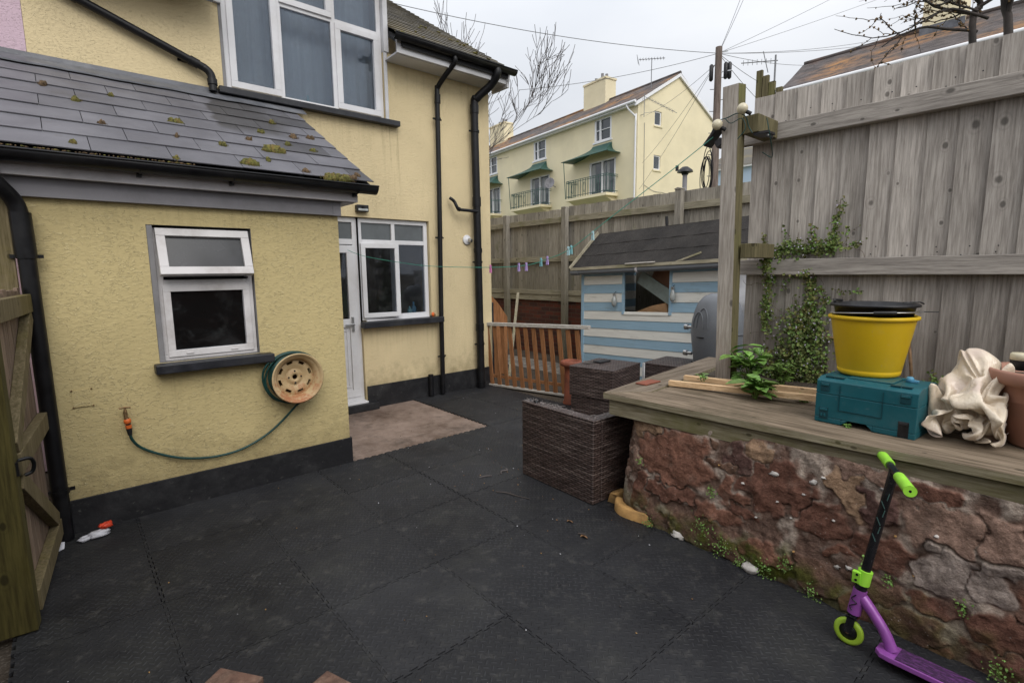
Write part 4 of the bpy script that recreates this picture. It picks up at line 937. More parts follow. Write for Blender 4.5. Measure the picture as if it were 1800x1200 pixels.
# ================================================================ LEFT GATE
def build_gate():
    # local x runs from the near stile to the far end; the gate hangs a little open
    G = thing('side_gate', 'mossy wooden ledged and braced gate at the left edge', 'gate', (-0.262, 3.05, 0), R(90-5.0))
    g = M['gatewood']; gg = M['gategreen']; L = 0.93
    b = MB(); x = 0.07
    while x < L-0.02:
        b.box((x, 0.0, 0.05), (min(x+0.088, L), 0.018+random.uniform(-.002, .002), 1.53+random.uniform(-.01, .01)), M['gateboard']); x += 0.098
    b.build('boards', G, bev=0.002)
    for z in (1.45, 0.77, 0.12):
        r = MB(); r.box((0.05, -0.045, z-0.05), (L, -0.001, z+0.05), g); r.build('rail', G, bev=0.003)
    s = MB(); s.box((-0.03, -0.035, 0.02), (0.055, 0.22, 1.60), gg); s.build('stile', G, bev=0.004)
    r = MB(); r.bar((0.06, -0.022, 0.84), (L-0.05, -0.022, 1.39), 0.042, 0.085, g, up=(-0.55, 0, 0.83)); r.build('brace', G, bev=0.003)
    r = MB(); r.bar((0.06, -0.022, 0.70), (L-0.05, -0.022, 0.18), 0.042, 0.085, g, up=(0.55, 0, 0.83)); r.build('brace', G, bev=0.003)
    l = MB(); l.tube(arc([(0.02, -0.04, 0.80), (0.03, -0.075, 0.80), (0.05, -0.085, 0.77), (0.06, -0.075, 0.73), (0.05, -0.05, 0.72)], 5), 0.008, 8, M['black_pipe']); l.box((-0.02, -0.045, 0.74), (0.05, -0.0355, 0.80), M['black_pipe']); l.build('latch', G)
    P = MB(); P.box((-0.34, 4.03, 0), (-0.185, 4.075, 2.03), M['gatewood']); tag(P.build('gate_post', bev=0.004), 'mossy brown gate post behind the downpipe at the left edge', 'post')
    F = thing('neighbour_fence', 'brown boarded fence beyond the gate at the left edge', 'fence', (-1, 4.3, 0))
    b = MB(); x = -2.6
    while x < -0.3: b.box((x, 4.30, 0), (x+0.115, 4.318, 2.0), M['gateboard']); x += 0.12
    b.build('boards', F); rebase(F)
    # unseen fence and wall added beside and behind the viewer to shade the yard
    F = thing('unseen_side_fence', 'unseen tall boarded fence added along the near left side to shade the yard', 'fence', (-0.62, 0, 0))
    b = MB(); y = 2.95
    while y > -3.4: b.box((-0.66, y-0.118, 0), (-0.64, y, 2.15), M['back_fence']); y -= 0.12
    b.build('boards', F); b = MB(); b.box((-0.76, -3.45, 1.8), (-0.665, 2.95, 1.9), M['back_rail']); b.build('rail', F)
    b = MB(); b.box((-0.64, -3.5, 0), (4.5, -3.3, 2.3), M['brick']); rebase(F); tag(b.build('unseen_end_wall'), 'unseen brick wall added at the near end of the yard to shade it', 'wall')
build_gate()

# ================================================================ STONE WALL
def build_stone_wall():
    # plan path: s from behind the corner, round it, then toward the camera
    pts = [(3.55, 2.03), (2.86, 1.99), (2.76, 1.955), (2.71, 1.87), (2.695, 1.70), (2.68, 1.0), (2.65, 0.3), (2.62, -0.6)]
    P = arc([(*p, 0) for p in pts], 14)
    L = [0]
    for a, b in zip(P, P[1:]): L.append(L[-1]+(b-a).length)
    L = np.array(L); PX = np.array([p.x for p in P]); PY = np.array([p.y for p in P])
    ds = 0.0042; S = np.arange(0, L[-1], ds); Zt = 0.72; ZZ = np.arange(0, Zt, ds); ns, nz = len(S), len(ZZ)
    px = np.interp(S, L, PX); py = np.interp(S, L, PY)
    tx = np.gradient(px, S); ty = np.gradient(py, S); nl = np.hypot(tx, ty); nx, ny = ty/nl, -tx/nl  # outward normal
    if nx[len(nx)//2] > 0: nx, ny = -nx, -ny
    def s_of_y(Y): return float(np.interp(-Y, -py[S > 0.9], S[S > 0.9]))
    # hand placed stones read off the photograph: (Y, z, halfwidth, halfheight, colour, bulge)
    red = (0.215, 0.103, 0.070); dred = (0.162, 0.076, 0.053); plum = (0.115, 0.062, 0.052); pink = (0.28, 0.18, 0.138); grey = (0.30, 0.245, 0.215); tan = (0.34, 0.22, 0.14); pale = (0.33, 0.28, 0.25); brn = (0.14, 0.080, 0.055)
    st = [(1.62, 0.50, 0.24, 0.17, red, 1.0), (1.80, 0.62, 0.10, 0.08, tan, .6), (1.88, 0.40, 0.06, 0.07, pink, .9), (1.20, 0.58, 0.07, 0.075, plum, .9), (1.12, 0.66, 0.06, 0.04, tan, .5), (1.60, 0.28, 0.16, 0.055, dred, .9),
          (1.82, 0.22, 0.07, 0.12, dred, .8), (1.34, 0.24, 0.15, 0.060, red, .9), (1.25, 0.40, 0.055, 0.085, red, .7), (1.02, 0.50, 0.17, 0.14, dred, .7), (0.82, 0.40, 0.14, 0.08, dred, .8), (1.02, 0.12, 0.15, 0.055, red, 1.0), (1.45, 0.10, 0.15, 0.09, brn, .5),
          (0.70, 0.57, 0.08, 0.09, tan, .5), (0.585, 0.535, 0.052, 0.075, plum, 1.0), (0.62, 0.68, 0.13, 0.035, pink, .4), (0.80, 0.12, 0.13, 0.075, brn, .7), (0.55, 0.36, 0.11, 0.075, dred, .8), (0.36, 0.55, 0.14, 0.10, pink, .7), (0.40, 0.66, 0.10, 0.04, dred, .6),
          (0.33, 0.37, 0.085, 0.10, grey, 1.1), (0.18, 0.38, 0.07, 0.08, grey, 1.0), (0.16, 0.56, 0.10, 0.09, pink, .8), (0.56, 0.18, 0.10, 0.05, brn, .8), (0.35, 0.20, 0.10, 0.045, dred, .8), (0.14, 0.20, 0.085, 0.07, dred, 1.0), (0.02, 0.30, 0.08, 0.09, red, .9), (0.0, 0.55, 0.10, 0.09, pink, .8),
          (0.42, 0.08, 0.12, 0.05, brn, .7), (0.62, 0.06, 0.09, 0.05, dred, .7), (0.10, 0.07, 0.12, 0.06, dred, .7), (1.24, 0.08, 0.06, 0.05, brn, .6), (-0.2, 0.2, 0.15, 0.1, red, .8), (-0.2, 0.5, 0.15, 0.12, dred, .8), (1.72, 0.08, 0.12, 0.06, brn, .5)]
    rng = np.random.RandomState(4)
    seeds = [(s_of_y(y), z, a, b, c, k) for (y, z, a, b, c, k) in st]
    cols = [red, dred, brn, pink, dred]
    for i in range(70):
        s_, z_ = rng.uniform(0, L[-1]), rng.uniform(0.02, 0.7)
        if all(((s_-q[0])/q[2])**2+((z_-q[1])/q[3])**2 > 1.5 for q in seeds): seeds.append((s_, z_, rng.uniform(.03, .07), rng.uniform(.02, .04), cols[rng.randint(5)], rng.uniform(.3, .8)))
    SS, Z = np.meshgrid(S, ZZ, indexing='ij')
    # warp field from cheap sums of sines + mathutils noise on a coarse lattice
    def lattice(sc, seed, amp=1.0, oct_=3):
        cs = np.arange(0, L[-1]+sc, sc); cz = np.arange(0, Zt+sc, sc)
        A = np.array([[noise.fractal(Vector((a*2.0, b*2.0, seed))*6.0, 1.0, 2.0, oct_) for b in cz] for a in cs])
        ia = np.clip(SS/sc, 0, len(cs)-1.001); ib = np.clip(Z/sc, 0, len(cz)-1.001); i0 = ia.astype(int); j0 = ib.astype(int); fa = ia-i0; fb = ib-j0
        return amp*(A[i0, j0]*(1-fa)*(1-fb)+A[i0+1, j0]*fa*(1-fb)+A[i0, j0+1]*(1-fa)*fb+A[i0+1, j0+1]*fa*fb)
    w1 = lattice(0.012, 1.3, 0.075, 4); w2 = lattice(0.012, 7.9, 0.050, 4)
    SW = SS+w1; ZW = Z+w2+0.0
    F1 = np.full(SS.shape, 9.0); F2 = np.full(SS.shape, 9.0); ID = np.zeros(SS.shape, int)
    for i, (s_, z_, a, b, c, k) in enumerate(seeds):
        e = 2.6
        d = (np.abs((SW-s_)/a)**e+np.abs((ZW-z_)/b)**e)**(1/e)
        m_ = d < F1; F2 = np.where(m_, F1, np.minimum(F2, d)); ID = np.where(m_, i, ID); F1 = np.where(m_, d, F1)
    gap = F2-F1
    inside = np.clip((1.18-F1)/0.26, 0, 1)*np.clip(gap/0.20, 0, 1)
    inside = inside*inside*(3-2*inside)
    kk = np.array([q[5] for q in seeds])[ID]; cc = np.array([q[4] for q in seeds])[ID]
    tilt = np.array([rng.uniform(-1, 1) for q in seeds])[ID]; tilt2 = np.array([rng.uniform(-1, 1) for q in seeds])[ID]
    q0 = np.array([[q[0], q[1], q[2], q[3]] for q in seeds])[ID]
    n1 = lattice(0.010, 21.7, 1.0, 4); n2 = lattice(0.03, 33.1, 1.0, 2)
    fine = np.array(rng.normal(0, 1, SS.shape))
    # strata on the stones
    bed = lattice(0.008, 51.0, 1.0, 4); strat = -np.abs(bed)*0.0045+np.clip(np.sin((Z*1.0+0.25*SS*0.2+w2*1.2)*95+n2*4), 0.2, 1)*0.0014
    h = inside*(0.013*kk+0.004*np.clip(1-F1, -0.2, 1)+0.008*tilt*(SW-q0[..., 0])/q0[..., 2]+0.006*tilt2*(ZW-q0[..., 1])/q0[..., 3]+strat)+n1*0.012*(1-0.62*inside)+n2*0.015+fine*0.0004
    batter = (0.72-Z)*0.085
    rnd = 0.0
    H = h+batter
    X = px[:, None]+nx[:, None]*H; Y = py[:, None]+ny[:, None]*H
    mort = np.array((0.17, 0.105, 0.080)); light = np.array((0.37, 0.30, 0.25))
    mm = np.clip(n2*2.4+n1*1.6+0.30, 0, 1)[..., None]
    mcol = mort*(1-mm)+light*mm
    col = mcol*(1-inside[..., None])+cc*(inside[..., None])
    jit = 1+0.30*np.clip(bed+n1*.5, -1, 1)[..., None]; col = col*jit
    crack = np.clip(1-np.abs(gap-0.06)/0.06, 0, 1)*np.clip(n2*3+0.6, 0, 1)*np.clip((1.2-F1)/0.2, 0, 1)
    col = col*(1-0.55*crack[..., None]); 
    # moss near the foot and in joints, then darker colour towards the foot
    foot = np.clip((0.22+0.16*n2-Z)/0.12, 0, 1)*np.clip(0.35+n1*1.5+0.6*(1-inside), 0, 1)
    yy = Y; band = np.exp(-((yy-1.15)/0.55)**2)
    foot = foot*(0.45+0.75*band)
    moss = np.array((0.085, 0.088, 0.016))
    col = col*(1-0.95*foot[..., None])+moss*0.95*foot[..., None]
    low_dark = np.clip((0.10+0.05*n2-Z)/0.10, 0, 1)[..., None]; col = col*(1-0.4*low_dark)
    col = np.clip(col, 0.004, 1)
    V = np.stack([X, Y, Z-0.005], -1).reshape(-1, 3)
    me = bpy.data.meshes.new('stone_face'); me.vertices.add(len(V)); me.vertices.foreach_set('co', V.astype(np.float32).ravel())
    i = np.arange(ns-1)[:, None]; j = np.arange(nz-1)[None, :]; a = i*nz+j
    q = np.stack([a, a+nz, a+nz+1, a+1], -1).reshape(-1, 4)[:, ::-1]
    me.loops.add(q.size); me.loops.foreach_set('vertex_index', q.ravel().astype(np.int32)); me.polygons.add(len(q))
    me.polygons.foreach_set('loop_start', np.arange(0, q.size, 4, dtype=np.int32)); me.polygons.foreach_set('loop_total', np.full(len(q), 4, np.int32))
    me.polygons.foreach_set('use_smooth', np.ones(len(q), bool)); me.update(); me.validate()
    ca = me.color_attributes.new('Col', 'FLOAT_COLOR', 'POINT'); cf = np.ones((len(V), 4), np.float32); cf[:, :3] = col.reshape(-1, 3); ca.data.foreach_set('color', cf.ravel())
    me.materials.append(M['stone'])
    Wt = thing('stone_wall', 'red rubble stone retaining wall under the timber deck', 'wall', (2.7, 1.0, 0))
    o = bpy.data.objects.new('stone_face', me); COL.objects.link(o); o.parent = Wt
    # pebbles bedded in the stone
    pb = MB()
    for (y, z, r0) in ((1.03, 0.555, .030), (0.88, 0.50, .012), (0.845, 0.57, .024), (0.80, 0.61, .014), (1.00, 0.42, .010), (0.71, 0.20, .020), (0.66, 0.225, .022), (0.565, 0.63, .02), (0.36, 0.50, .014), (1.32, 0.52, .008), (1.18, 0.46, .014), (0.93, 0.36, .009), (0.5, 0.44, .008), (0.42, .3, .008), (1.1, .3, .01), (.9, .2, .008), (0.74, 0.42, .01)):
        s_ = s_of_y(y); ii = int(s_/ds); jj = min(int(z/ds), nz-1); pb.blob((X[ii, jj]-0.002, Y[ii, jj], z), (0.010, r0*.72, r0*0.42), M['white_stone'] if r0 > .011 else M['kerb'] if r0 < .009 else M['white_stone'], int(y*100), 8, 0.4)
    pb.build('pebbles', Wt, fix=False)
    # infill so the wall is solid
    c = MB(); c.prism([(2.80, 1.85, 0.0), (3.55, 1.95, 0.0), (4.3, 2.15, 0), (4.3, -0.7, 0.0), (2.80, -0.7, 0)], (0, 0, 0.68), M['dark']); c.build('core', Wt)
    rebase(Wt)
    def foot_pt(y, z=0.0):
        s_ = s_of_y(y); ii = int(s_/ds); jj = min(int(z/ds), nz-1); return Vector((X[ii, jj], Y[ii, jj], z))
    return foot_pt
FOOT = build_stone_wall()

# ================================================================ DECK
DZ = 0.80
BAT = ((3.11, 1.93), (3.275, 1.00), (3.34, 1.95), (3.43, 1.02))
def build_deck():
    D = thing('deck', 'weathered timber bench top laid over the red stone wall', 'deck', (2.7, 1.0, DZ))
    d = lambda x, y: Vector((x, y, DZ))
    A = Vector((2.62, 2.115)); B = Vector((2.73, -0.6)); ax = (B-A).normalized(); nx = Vector((-ax.y, ax.x))  # nx toward +x
    if nx.x < 0: nx = -nx
    ey = Vector((1, 0.125)).normalized()
    def plank(p, q, r, s, th, mat, name, z1=DZ):
        m_ = MB(); bt = [(v.x, v.y, z1-th) for v in (p, q, r, s)]; tp = [(v.x, v.y, z1) for v in (p, q, r, s)]
        m_.add(bt+tp, [(3, 2, 1, 0), (4, 5, 6, 7)], mat); m_.add(bt+tp, [(0, 1, 5, 4), (1, 2, 6, 5), (2, 3, 7, 6), (3, 0, 4, 7)], M['deck_face']); return m_.build(name, D, bev=0.004)
    w = 0.235
    # front board with a mitre into the end board
    plank(A, B, B+nx*w, A+ax*w*0.9+nx*w, 0.036, M['deck'], 'front_board')
    a2 = A+ax*(w*0.9+0.004)+nx*0.002
    plank(A+ey*0.006, A+ey*1.80, A+ey*1.80+ax*w, A+ax*w*0.9+nx*(w+0.004), 0.036, M['deckx'], 'end_board', DZ+0.001)
    for k, (o0, o1) in enumerate(((w+0.006, w+0.15), (w+0.156, w+0.30), (w+0.306, w+0.45), (w+0.456, w+0.60))):
        plank(A+nx*o0+ax*0.22, B+nx*o0, B+nx*o1, A+nx*o1+ax*0.22, 0.034, M['deck'], 'board', DZ-0.003)
    f = MB(); F0 = A+ax*0.03+nx*0.028; F1 = B+nx*0.028
    f.prism([(F0.x, F0.y, 0.655), (F1.x, F1.y, 0.655), ((F1+nx*0.035).x, (F1+nx*0.035).y, 0.655), ((F0+nx*0.035).x, (F0+nx*0.035).y, 0.655)], (0, 0, DZ-0.037-0.655), M['deck_face']); f.build('fascia_board', D, bev=0.004)
    f = MB(); G0 = A+ax*0.045+nx*0.066; G1 = G0+ey*1.7
    f.prism([(G0.x, G0.y, 0.655), (G1.x, G1.y, 0.655), ((G1+ax*0.035).x, (G1+ax*0.035).y, 0.655), ((G0+ax*0.035).x, (G0+ax*0.035).y, 0.655)], (0, 0, DZ-0.037-0.655), M['deckx']); f.build('fascia_board', D, bev=0.004)
    rebase(D)
    s = MB()
    N = 40; vs = []
    x0, x1, y0, y1 = 3.46, 3.98, -1.0, 1.98
    for i in range(9):
        for j in range(N):
            x = x0+(x1-x0)*i/8; y = y0+(y1-y0)*j/(N-1); vs.append((x, y, 0.790+0.018*noise.noise(Vector((x*9, y*9, 0)))+0.012*(i/8)))
    s.add(vs, [(i*N+j, (i+1)*N+j, (i+1)*N+j+1, i*N+j+1) for i in range(8) for j in range(N-1)], M['ground'], True)
    so = s.build('soil_bed', fix=False); struct(so)
    t = MB(); t.box((2.98, 2.03, DZ+0.002), (3.16, 2.12, DZ+0.012), M['terracotta_dark'], ); tag(t.build('tile_fragment', bev=0.004), 'flat red tile fragment on the deck end board near the corner', 'tile')
    b = MB(); b.bar((BAT[0][0], BAT[0][1], DZ+0.021), (BAT[1][0], BAT[1][1], DZ+0.045), 0.036, 0.036, M['batten']); tag(b.build('batten', bev=0.002), 'front one of the two pale softwood battens on the deck', 'batten', 'raw battens')
    b = MB(); b.bar((BAT[2][0], BAT[2][1], DZ+0.021), (BAT[3][0], BAT[3][1], DZ+0.050), 0.036, 0.036, M['batten']); tag(b.build('batten', bev=0.002), 'rear one of the two pale softwood battens, passing the foot of the post', 'batten', 'raw battens')
build_deck()

# ================================================================ BIG GREY FENCE ON THE RIGHT
def fence_boards(mb, X, y0, y1, zb, zt, w, lap, mat, flip=False, th=0.014, zj=0.006):
    y = y0; k = 0
    while y > y1:
        ww = w+random.uniform(-0.004, 0.004)
        a, b = y, max(y-ww-lap, y1-lap)
        dx0, dx1 = (0.0, 0.016)
        if k % 2: dx0, dx1 = dx1, dx0
        dx0, dx1 = 0.014, 0.0
        zz = zt+random.uniform(-zj, zj); lean = random.uniform(-.002, .002)
        # feather-edged board: thick edge in front of its neighbour
        vs = [(X-dx0-th, a, zb), (X-dx1-0.006, b, zb), (X-dx1, b, zb), (X-dx0, a, zb), (X-dx0-th, a+lean, zz), (X-dx1-0.006, b+lean, zz), (X-dx1, b+lean, zz), (X-dx0, a+lean, zz)]
        mb.add(vs, [(0, 3, 2, 1), (4, 5, 6, 7), (0, 1, 5, 4), (1, 2, 6, 5), (2, 3, 7, 6), (3, 0, 4, 7)], mat)
        y -= ww; k += 1
def build_right_fence():  # fence, post, lamp, creeper and pipe coordinates were scaled about the camera
    Fn = thing('fence', 'tall grey weathered featheredge fence on the right behind the deck', 'fence', (3.95, 0.6, 0.8))
    b = MB(); fence_boards(b, 3.967, 1.815, -1.1, 0.62, 2.824, 0.148, 0.014, M['fence'])
    y = 1.815
    while y > -1.0:   # nail heads where the boards meet the rails
        for z in (2.52, 2.575, 1.585, 1.63):
            yy = y-0.05-random.uniform(0, .05); b.blob((3.9385, yy, z+random.uniform(.075, .10)*(1 if z > 2 else 1)), (.003, .0042, .0042), M['black_sill'], int(y*50), 6, 0)
        y -= 0.148
    b.build('boards', Fn)
    for (za, zb) in ((2.487, 2.600), (1.551, 1.660)):
        r = MB(); r.box((3.869, -1.1, za), (3.935, 1.92, zb), M['fence_rail']); r.build('rail', Fn, bev=0.004)
    # second layer of boards seen edge-on past the end
    b = MB()
    for (y, z) in ((1.839, 3.027), (1.792, 2.980), (1.746, 2.928), (1.694, 2.876)): b.box((3.990, y-0.042, 0.9), (4.016, y, z), M['post_green'])
    b.build('rear_boards', Fn, bev=0.002)
    rebase(Fn)
    P = thing('post', 'square grey post standing on the deck in front of the fence end', 'post', (3.55, 1.75, DZ))
    s = MB(); 
    def ring(z, dy, mat=None): return [(3.503, 1.801+dy, z), (3.503, 1.691+dy, z), (3.602, 1.691+dy, z), (3.602, 1.801+dy, z)]
    lo, hi = ring(DZ-0.06, 0), ring(2.789, 0.035)
    hi = [(x, y, z+(0.023 if x < 3.55 else 0.035)) for (x, y, z) in hi]
    s.add(lo+hi, [(0, 1, 5, 4)], M['post']); s.add(lo+hi, [(1, 2, 6, 5)], M['post_green']); s.add(lo+hi, [(2, 3, 7, 6), (3, 0, 4, 7), (4, 5, 6, 7), (0, 3, 2, 1)], M['post'])
    s.build('shaft', P, fix=False)
    k = MB(); k.box((3.561, 1.612, 2.493), (3.866, 1.717, 2.609), M['post_green']); k.build('block', P, bev=0.004)
    k = MB(); k.box((3.561, 1.589, 1.670), (3.866, 1.691, 1.768), M['post_green']); k.build('block', P, bev=0.004)
    rebase(P)
    # festoon lamps, green cord and the little solar lamp
    for (y, z, lb, x) in ((1.838, 2.563, 'lower left cream bulb of the two on the grey post', 3.451), (1.676, 2.632, 'upper right cream bulb of the two on the grey post', 3.463)):
        m_ = MB(); m_.blob((x, y, z), (0.033, 0.035, 0.035), M['bulb'], 1, 16, 0.0); m_.tube([(x+0.01, y-0.02, z-0.02), (x+0.03, y-0.045, z-0.038)], 0.013, 10, M['rubber']); tag(m_.build('festoon_bulb', fix=False), lb, 'light bulb', 'festoon bulbs on the post')
    m_ = MB(); m_.tube(arc([(3.492, 1.902, 2.528), (3.486, 1.856, 2.592), (3.486, 1.786, 2.603), (3.486, 1.717, 2.615), (3.503, 1.670, 2.586), (3.526, 1.659, 2.528), (3.538, 1.636, 2.482)], 6), 0.0035, 6, M['hose'])
    m_.tube(arc([(3.474, 1.798, 2.598), (3.468, 1.752, 2.557), (3.474, 1.682, 2.574), (3.480, 1.659, 2.505), (3.474, 1.705, 2.447)], 6), 0.003, 6, M['hose'])
    m_.tube(arc([(3.550, 1.554, 2.563), (3.561, 1.537, 2.470), (3.619, 1.543, 2.389), (3.712, 1.578, 2.342), (3.666, 1.624, 2.377)], 6), 0.003, 6, M['hose'])
    tag(m_.build('light_cord'), 'dark green cord of the festoon lights wound round the post', 'cord')
    m_ = MB(); m_.box((3.584, 1.560, 2.453), (3.677, 1.568, 2.492), M['black_plastic']); m_.box((3.573, 1.554, 2.476), (3.689, 1.647, 2.493), M['black_plastic']); m_.blob((3.596, 1.560, 2.464), (.006, .006, .006), M['clear_bulb'], 0, 8, 0)
    tag(m_.build('solar_spotlight', bev=0.002), 'small black solar spotlight under the timber block on the post', 'spotlight')
    m_ = MB(); m_.bar((3.538, 1.955, 2.453), (3.538, 1.856, 2.569), 0.10, 0.02, M['black_plastic'], up=(0, 0.75, 0.65)); m_.bar((3.538, 1.879, 2.447), (3.538, 1.833, 2.470), 0.06, 0.05, M['black_plastic'])
    tag(m_.build('solar_lamp', bev=0.003), 'black wedge-shaped solar lamp fixed behind the post on its left', 'lamp')
build_right_fence()

# ================================================================ LEAVES, CREEPER, WEEDS
def leaf(mb, p, d, n, L, W, mat, cup=0.25):
    """a folded leaf: four-sided blade on a midrib"""
    p = Vector(p); d = Vector(d).normalized(); n = Vector(n); s = d.cross(n)
    if s.length < 1e-4: s = d.orthogonal()
    s.normalize(); n = s.cross(d)
    q = [p, p+d*L*0.35+s*W*0.5+n*cup*W, p+d*L*0.75+s*W*0.38+n*cup*W*0.4-n*L*0.05, p+d*L-n*L*0.15, p+d*L*0.75-s*W*0.38+n*cup*W*0.4-n*L*0.05, p+d*L*0.35-s*W*0.5+n*cup*W, p+d*L*0.45]
    mb.add(q, [(0, 1, 6), (1, 2, 6), (2, 3, 6), (3, 4, 6), (4, 5, 6), (5, 0, 6)], mat)
def rv(k=1.0): return Vector((random.uniform(-k, k), random.uniform(-k, k), random.uniform(-k, k)))
def build_creeper():
    T = thing('creeper', 'trailing creeper with tiny lilac flowers climbing the grey fence', 'climbing plant', (3.9, 1.4, 0.8))
    lv = MB(); sm = MB(); fl = MB(); X = 3.912
    lines = [([(1.195, 2.029), (1.218, 1.902), (1.230, 1.786), (1.241, 1.716)], 0.021, 130), ([(1.206, 1.739), (1.299, 1.739), (1.392, 1.733), (1.485, 1.739), (1.578, 1.716), (1.636, 1.670)], 0.035, 520), ([(1.357, 1.878), (1.351, 1.786), (1.346, 1.716)], 0.014, 60), ([(1.543, 1.878), (1.537, 1.809), (1.531, 1.739)], 0.012, 18),
             ([(1.636, 1.670), (1.624, 1.577), (1.630, 1.461), (1.636, 1.345), (1.636, 1.229), (1.630, 1.159)], 0.026, 330), ([(1.369, 1.554), (1.357, 1.484), (1.334, 1.391), (1.357, 1.298), (1.392, 1.206)], 0.030, 320), ([(1.346, 1.484), (1.253, 1.414), (1.264, 1.322), (1.299, 1.252)], 0.016, 90),
             ([(1.369, 1.275), (1.392, 1.090), (1.415, 0.927), (1.415, 0.765)], 0.099, 2100), ([(1.299, 1.206), (1.311, 0.997), (1.299, 0.811)], 0.070, 700), ([(1.543, 0.962), (1.578, 0.811)], 0.058, 260), ([(1.218, 0.881), (1.160, 0.742)], 0.046, 120), ([(1.230, 1.739), (1.125, 1.739), (1.067, 1.762)], 0.014, 26), ([(1.218, 1.449), (1.137, 1.432), (1.044, 1.438)], 0.012, 14), ([(1.148, 1.867), (1.160, 1.786)], 0.012, 8),
             ([(1.682, 1.832), (1.659, 1.739)], 0.014, 16), ([(1.415, 1.542), (1.508, 1.519), (1.543, 1.438)], 0.012, 16), ([(0.638, 0.811), (0.615, 0.904), (0.650, 0.950)], 0.023, 60)]
    for pl, sp, nn in lines:
        pts = arc([(X+0.01, y, z) for (y, z) in pl], 6)
        for r_ in range(max(1, int(sp*60))):
            off = rv(sp*0.7); off.x = 0; sm.tube([p+off+rv(0.006) for p in pts], 0.0016, 4, M['stem'], cap=False)
        for k in range(int(nn*(1.2 if sp < 0.04 else 0.85))):
            i = random.randint(0, len(pts)-2); c = pts[i].lerp(pts[i+1], random.random()); o = Vector((0, random.gauss(0, sp*0.75), random.gauss(0, sp*0.75)))
            c = c+o; c.x = X-random.random()*min(0.07, 0.012+sp*0.7)
            if 1.545 < c.z < 1.67: c.x -= 0.052
            L = random.uniform(.014, .027); m_ = M['leaf_dark'] if random.random() < .62 else M['leaf']
            leaf(lv, c, rv()+Vector((-0.3, 0, -0.2)), Vector((-1, 0, 0.5))+rv(0.7), L, L*0.85, m_)
            if random.random() < 0.055:
                c2 = c+Vector((-0.008, 0, 0.004)); 
                for q in range(4):
                    a = q*1.57+random.random(); leaf(fl, c2, Vector((-0.25, math.cos(a), math.sin(a))), Vector((-1, 0, 0)), 0.0056, 0.005, M['flower'], 0)
    # wiry bare runners
    for k in range(34):
        y = random.uniform(1.10, 1.74); z = random.choice([1.74, 1.72, 1.25, 1.48, 1.14]); p = Vector((X, y, z)); pts = [p]
        d = Vector((0, random.uniform(-1, 1), random.uniform(-0.3, 1)))
        for q in range(8): d = (d+rv(0.5)).normalized(); d.x = 0; p = p+d*0.021; pts.append(p.copy())
        sm.tube(pts, 0.0013, 4, M['stem'], cap=False)
        for q in pts[2::2]:
            if random.random() < .6: leaf(lv, q, rv(), Vector((-1, 0, 0.3)), 0.010, 0.009, M['leaf_dark'])
    lv.build('leaves', T, fix=False); sm.build('stems', T, fix=False); fl.build('flowers', T, fix=False); rebase(T)
build_creeper()
def weed(name, c, h, n, L, label, seed, lean=(0, 0), mats=('leaf_big', 'leaf')):
    random.seed(seed); T = thing(name, label, 'plant', c); lv = MB(); st = MB(); c = Vector(c)
    for s in range(n):
        a = random.uniform(0, 6.28); top = c+Vector((math.cos(a)*h*0.45+lean[0], math.sin(a)*h*0.45+lean[1], h*random.uniform(.55, 1.0)))
        pts = arc([c+Vector((math.cos(a)*.01, math.sin(a)*.01, 0)), c.lerp(top, .5)+rv(.01)+Vector((0, 0, h*.1)), top], 4); st.tube(pts, 0.003, 5, M['leaf'], cap=False)
        for k in range(5):
            t = 0.35+0.65*k/4; p = pts[min(int(t*(len(pts)-1)), len(pts)-1)]; b = a+k*2.4
            leaf(lv, p, Vector((math.cos(b), math.sin(b), random.uniform(-.1, .6))), Vector((0, 0, 1))+rv(.3), L*random.uniform(.7, 1.15), L*0.52, M[mats[k % 2 if random.random() < .5 else 0]], 0.18)
    lv.build('leaves', T, fix=False); st.build('stems', T); rebase(T)
weed('weed', (3.50, 1.55, 0.80), 0.26, 13, 0.125, 'leafy green weed growing between the post and the creeper', 3, (-0.01, 0.02))
weed('weed', (3.17, 1.37, 0.80), 0.13, 11, 0.115, 'low leafy weed sprawling over the pale battens', 5, (-0.03, 0))
weed('weed', (3.27, 1.77, 0.83), 0.05, 3, 0.040, 'tiny weed sprout beside the foot of the post', 8)
weed('weed', (3.30, 1.12, 0.80), 0.05, 6, 0.03, 'little seedling tuft on the soil left of the teal case', 9, (0, 0.05))
weed('weed', (2.93, 0.80, 0.797), 0.015, 6, 0.018, 'tiny sprig under the front edge of the teal case', 10)
weed('weed', (3.70, 1.42, 0.80), 0.16, 16, 0.055, 'bushy dark green weed at the foot of the creeper', 12, (0, 0), ('leaf', 'leaf_dark'))
random.seed(21)
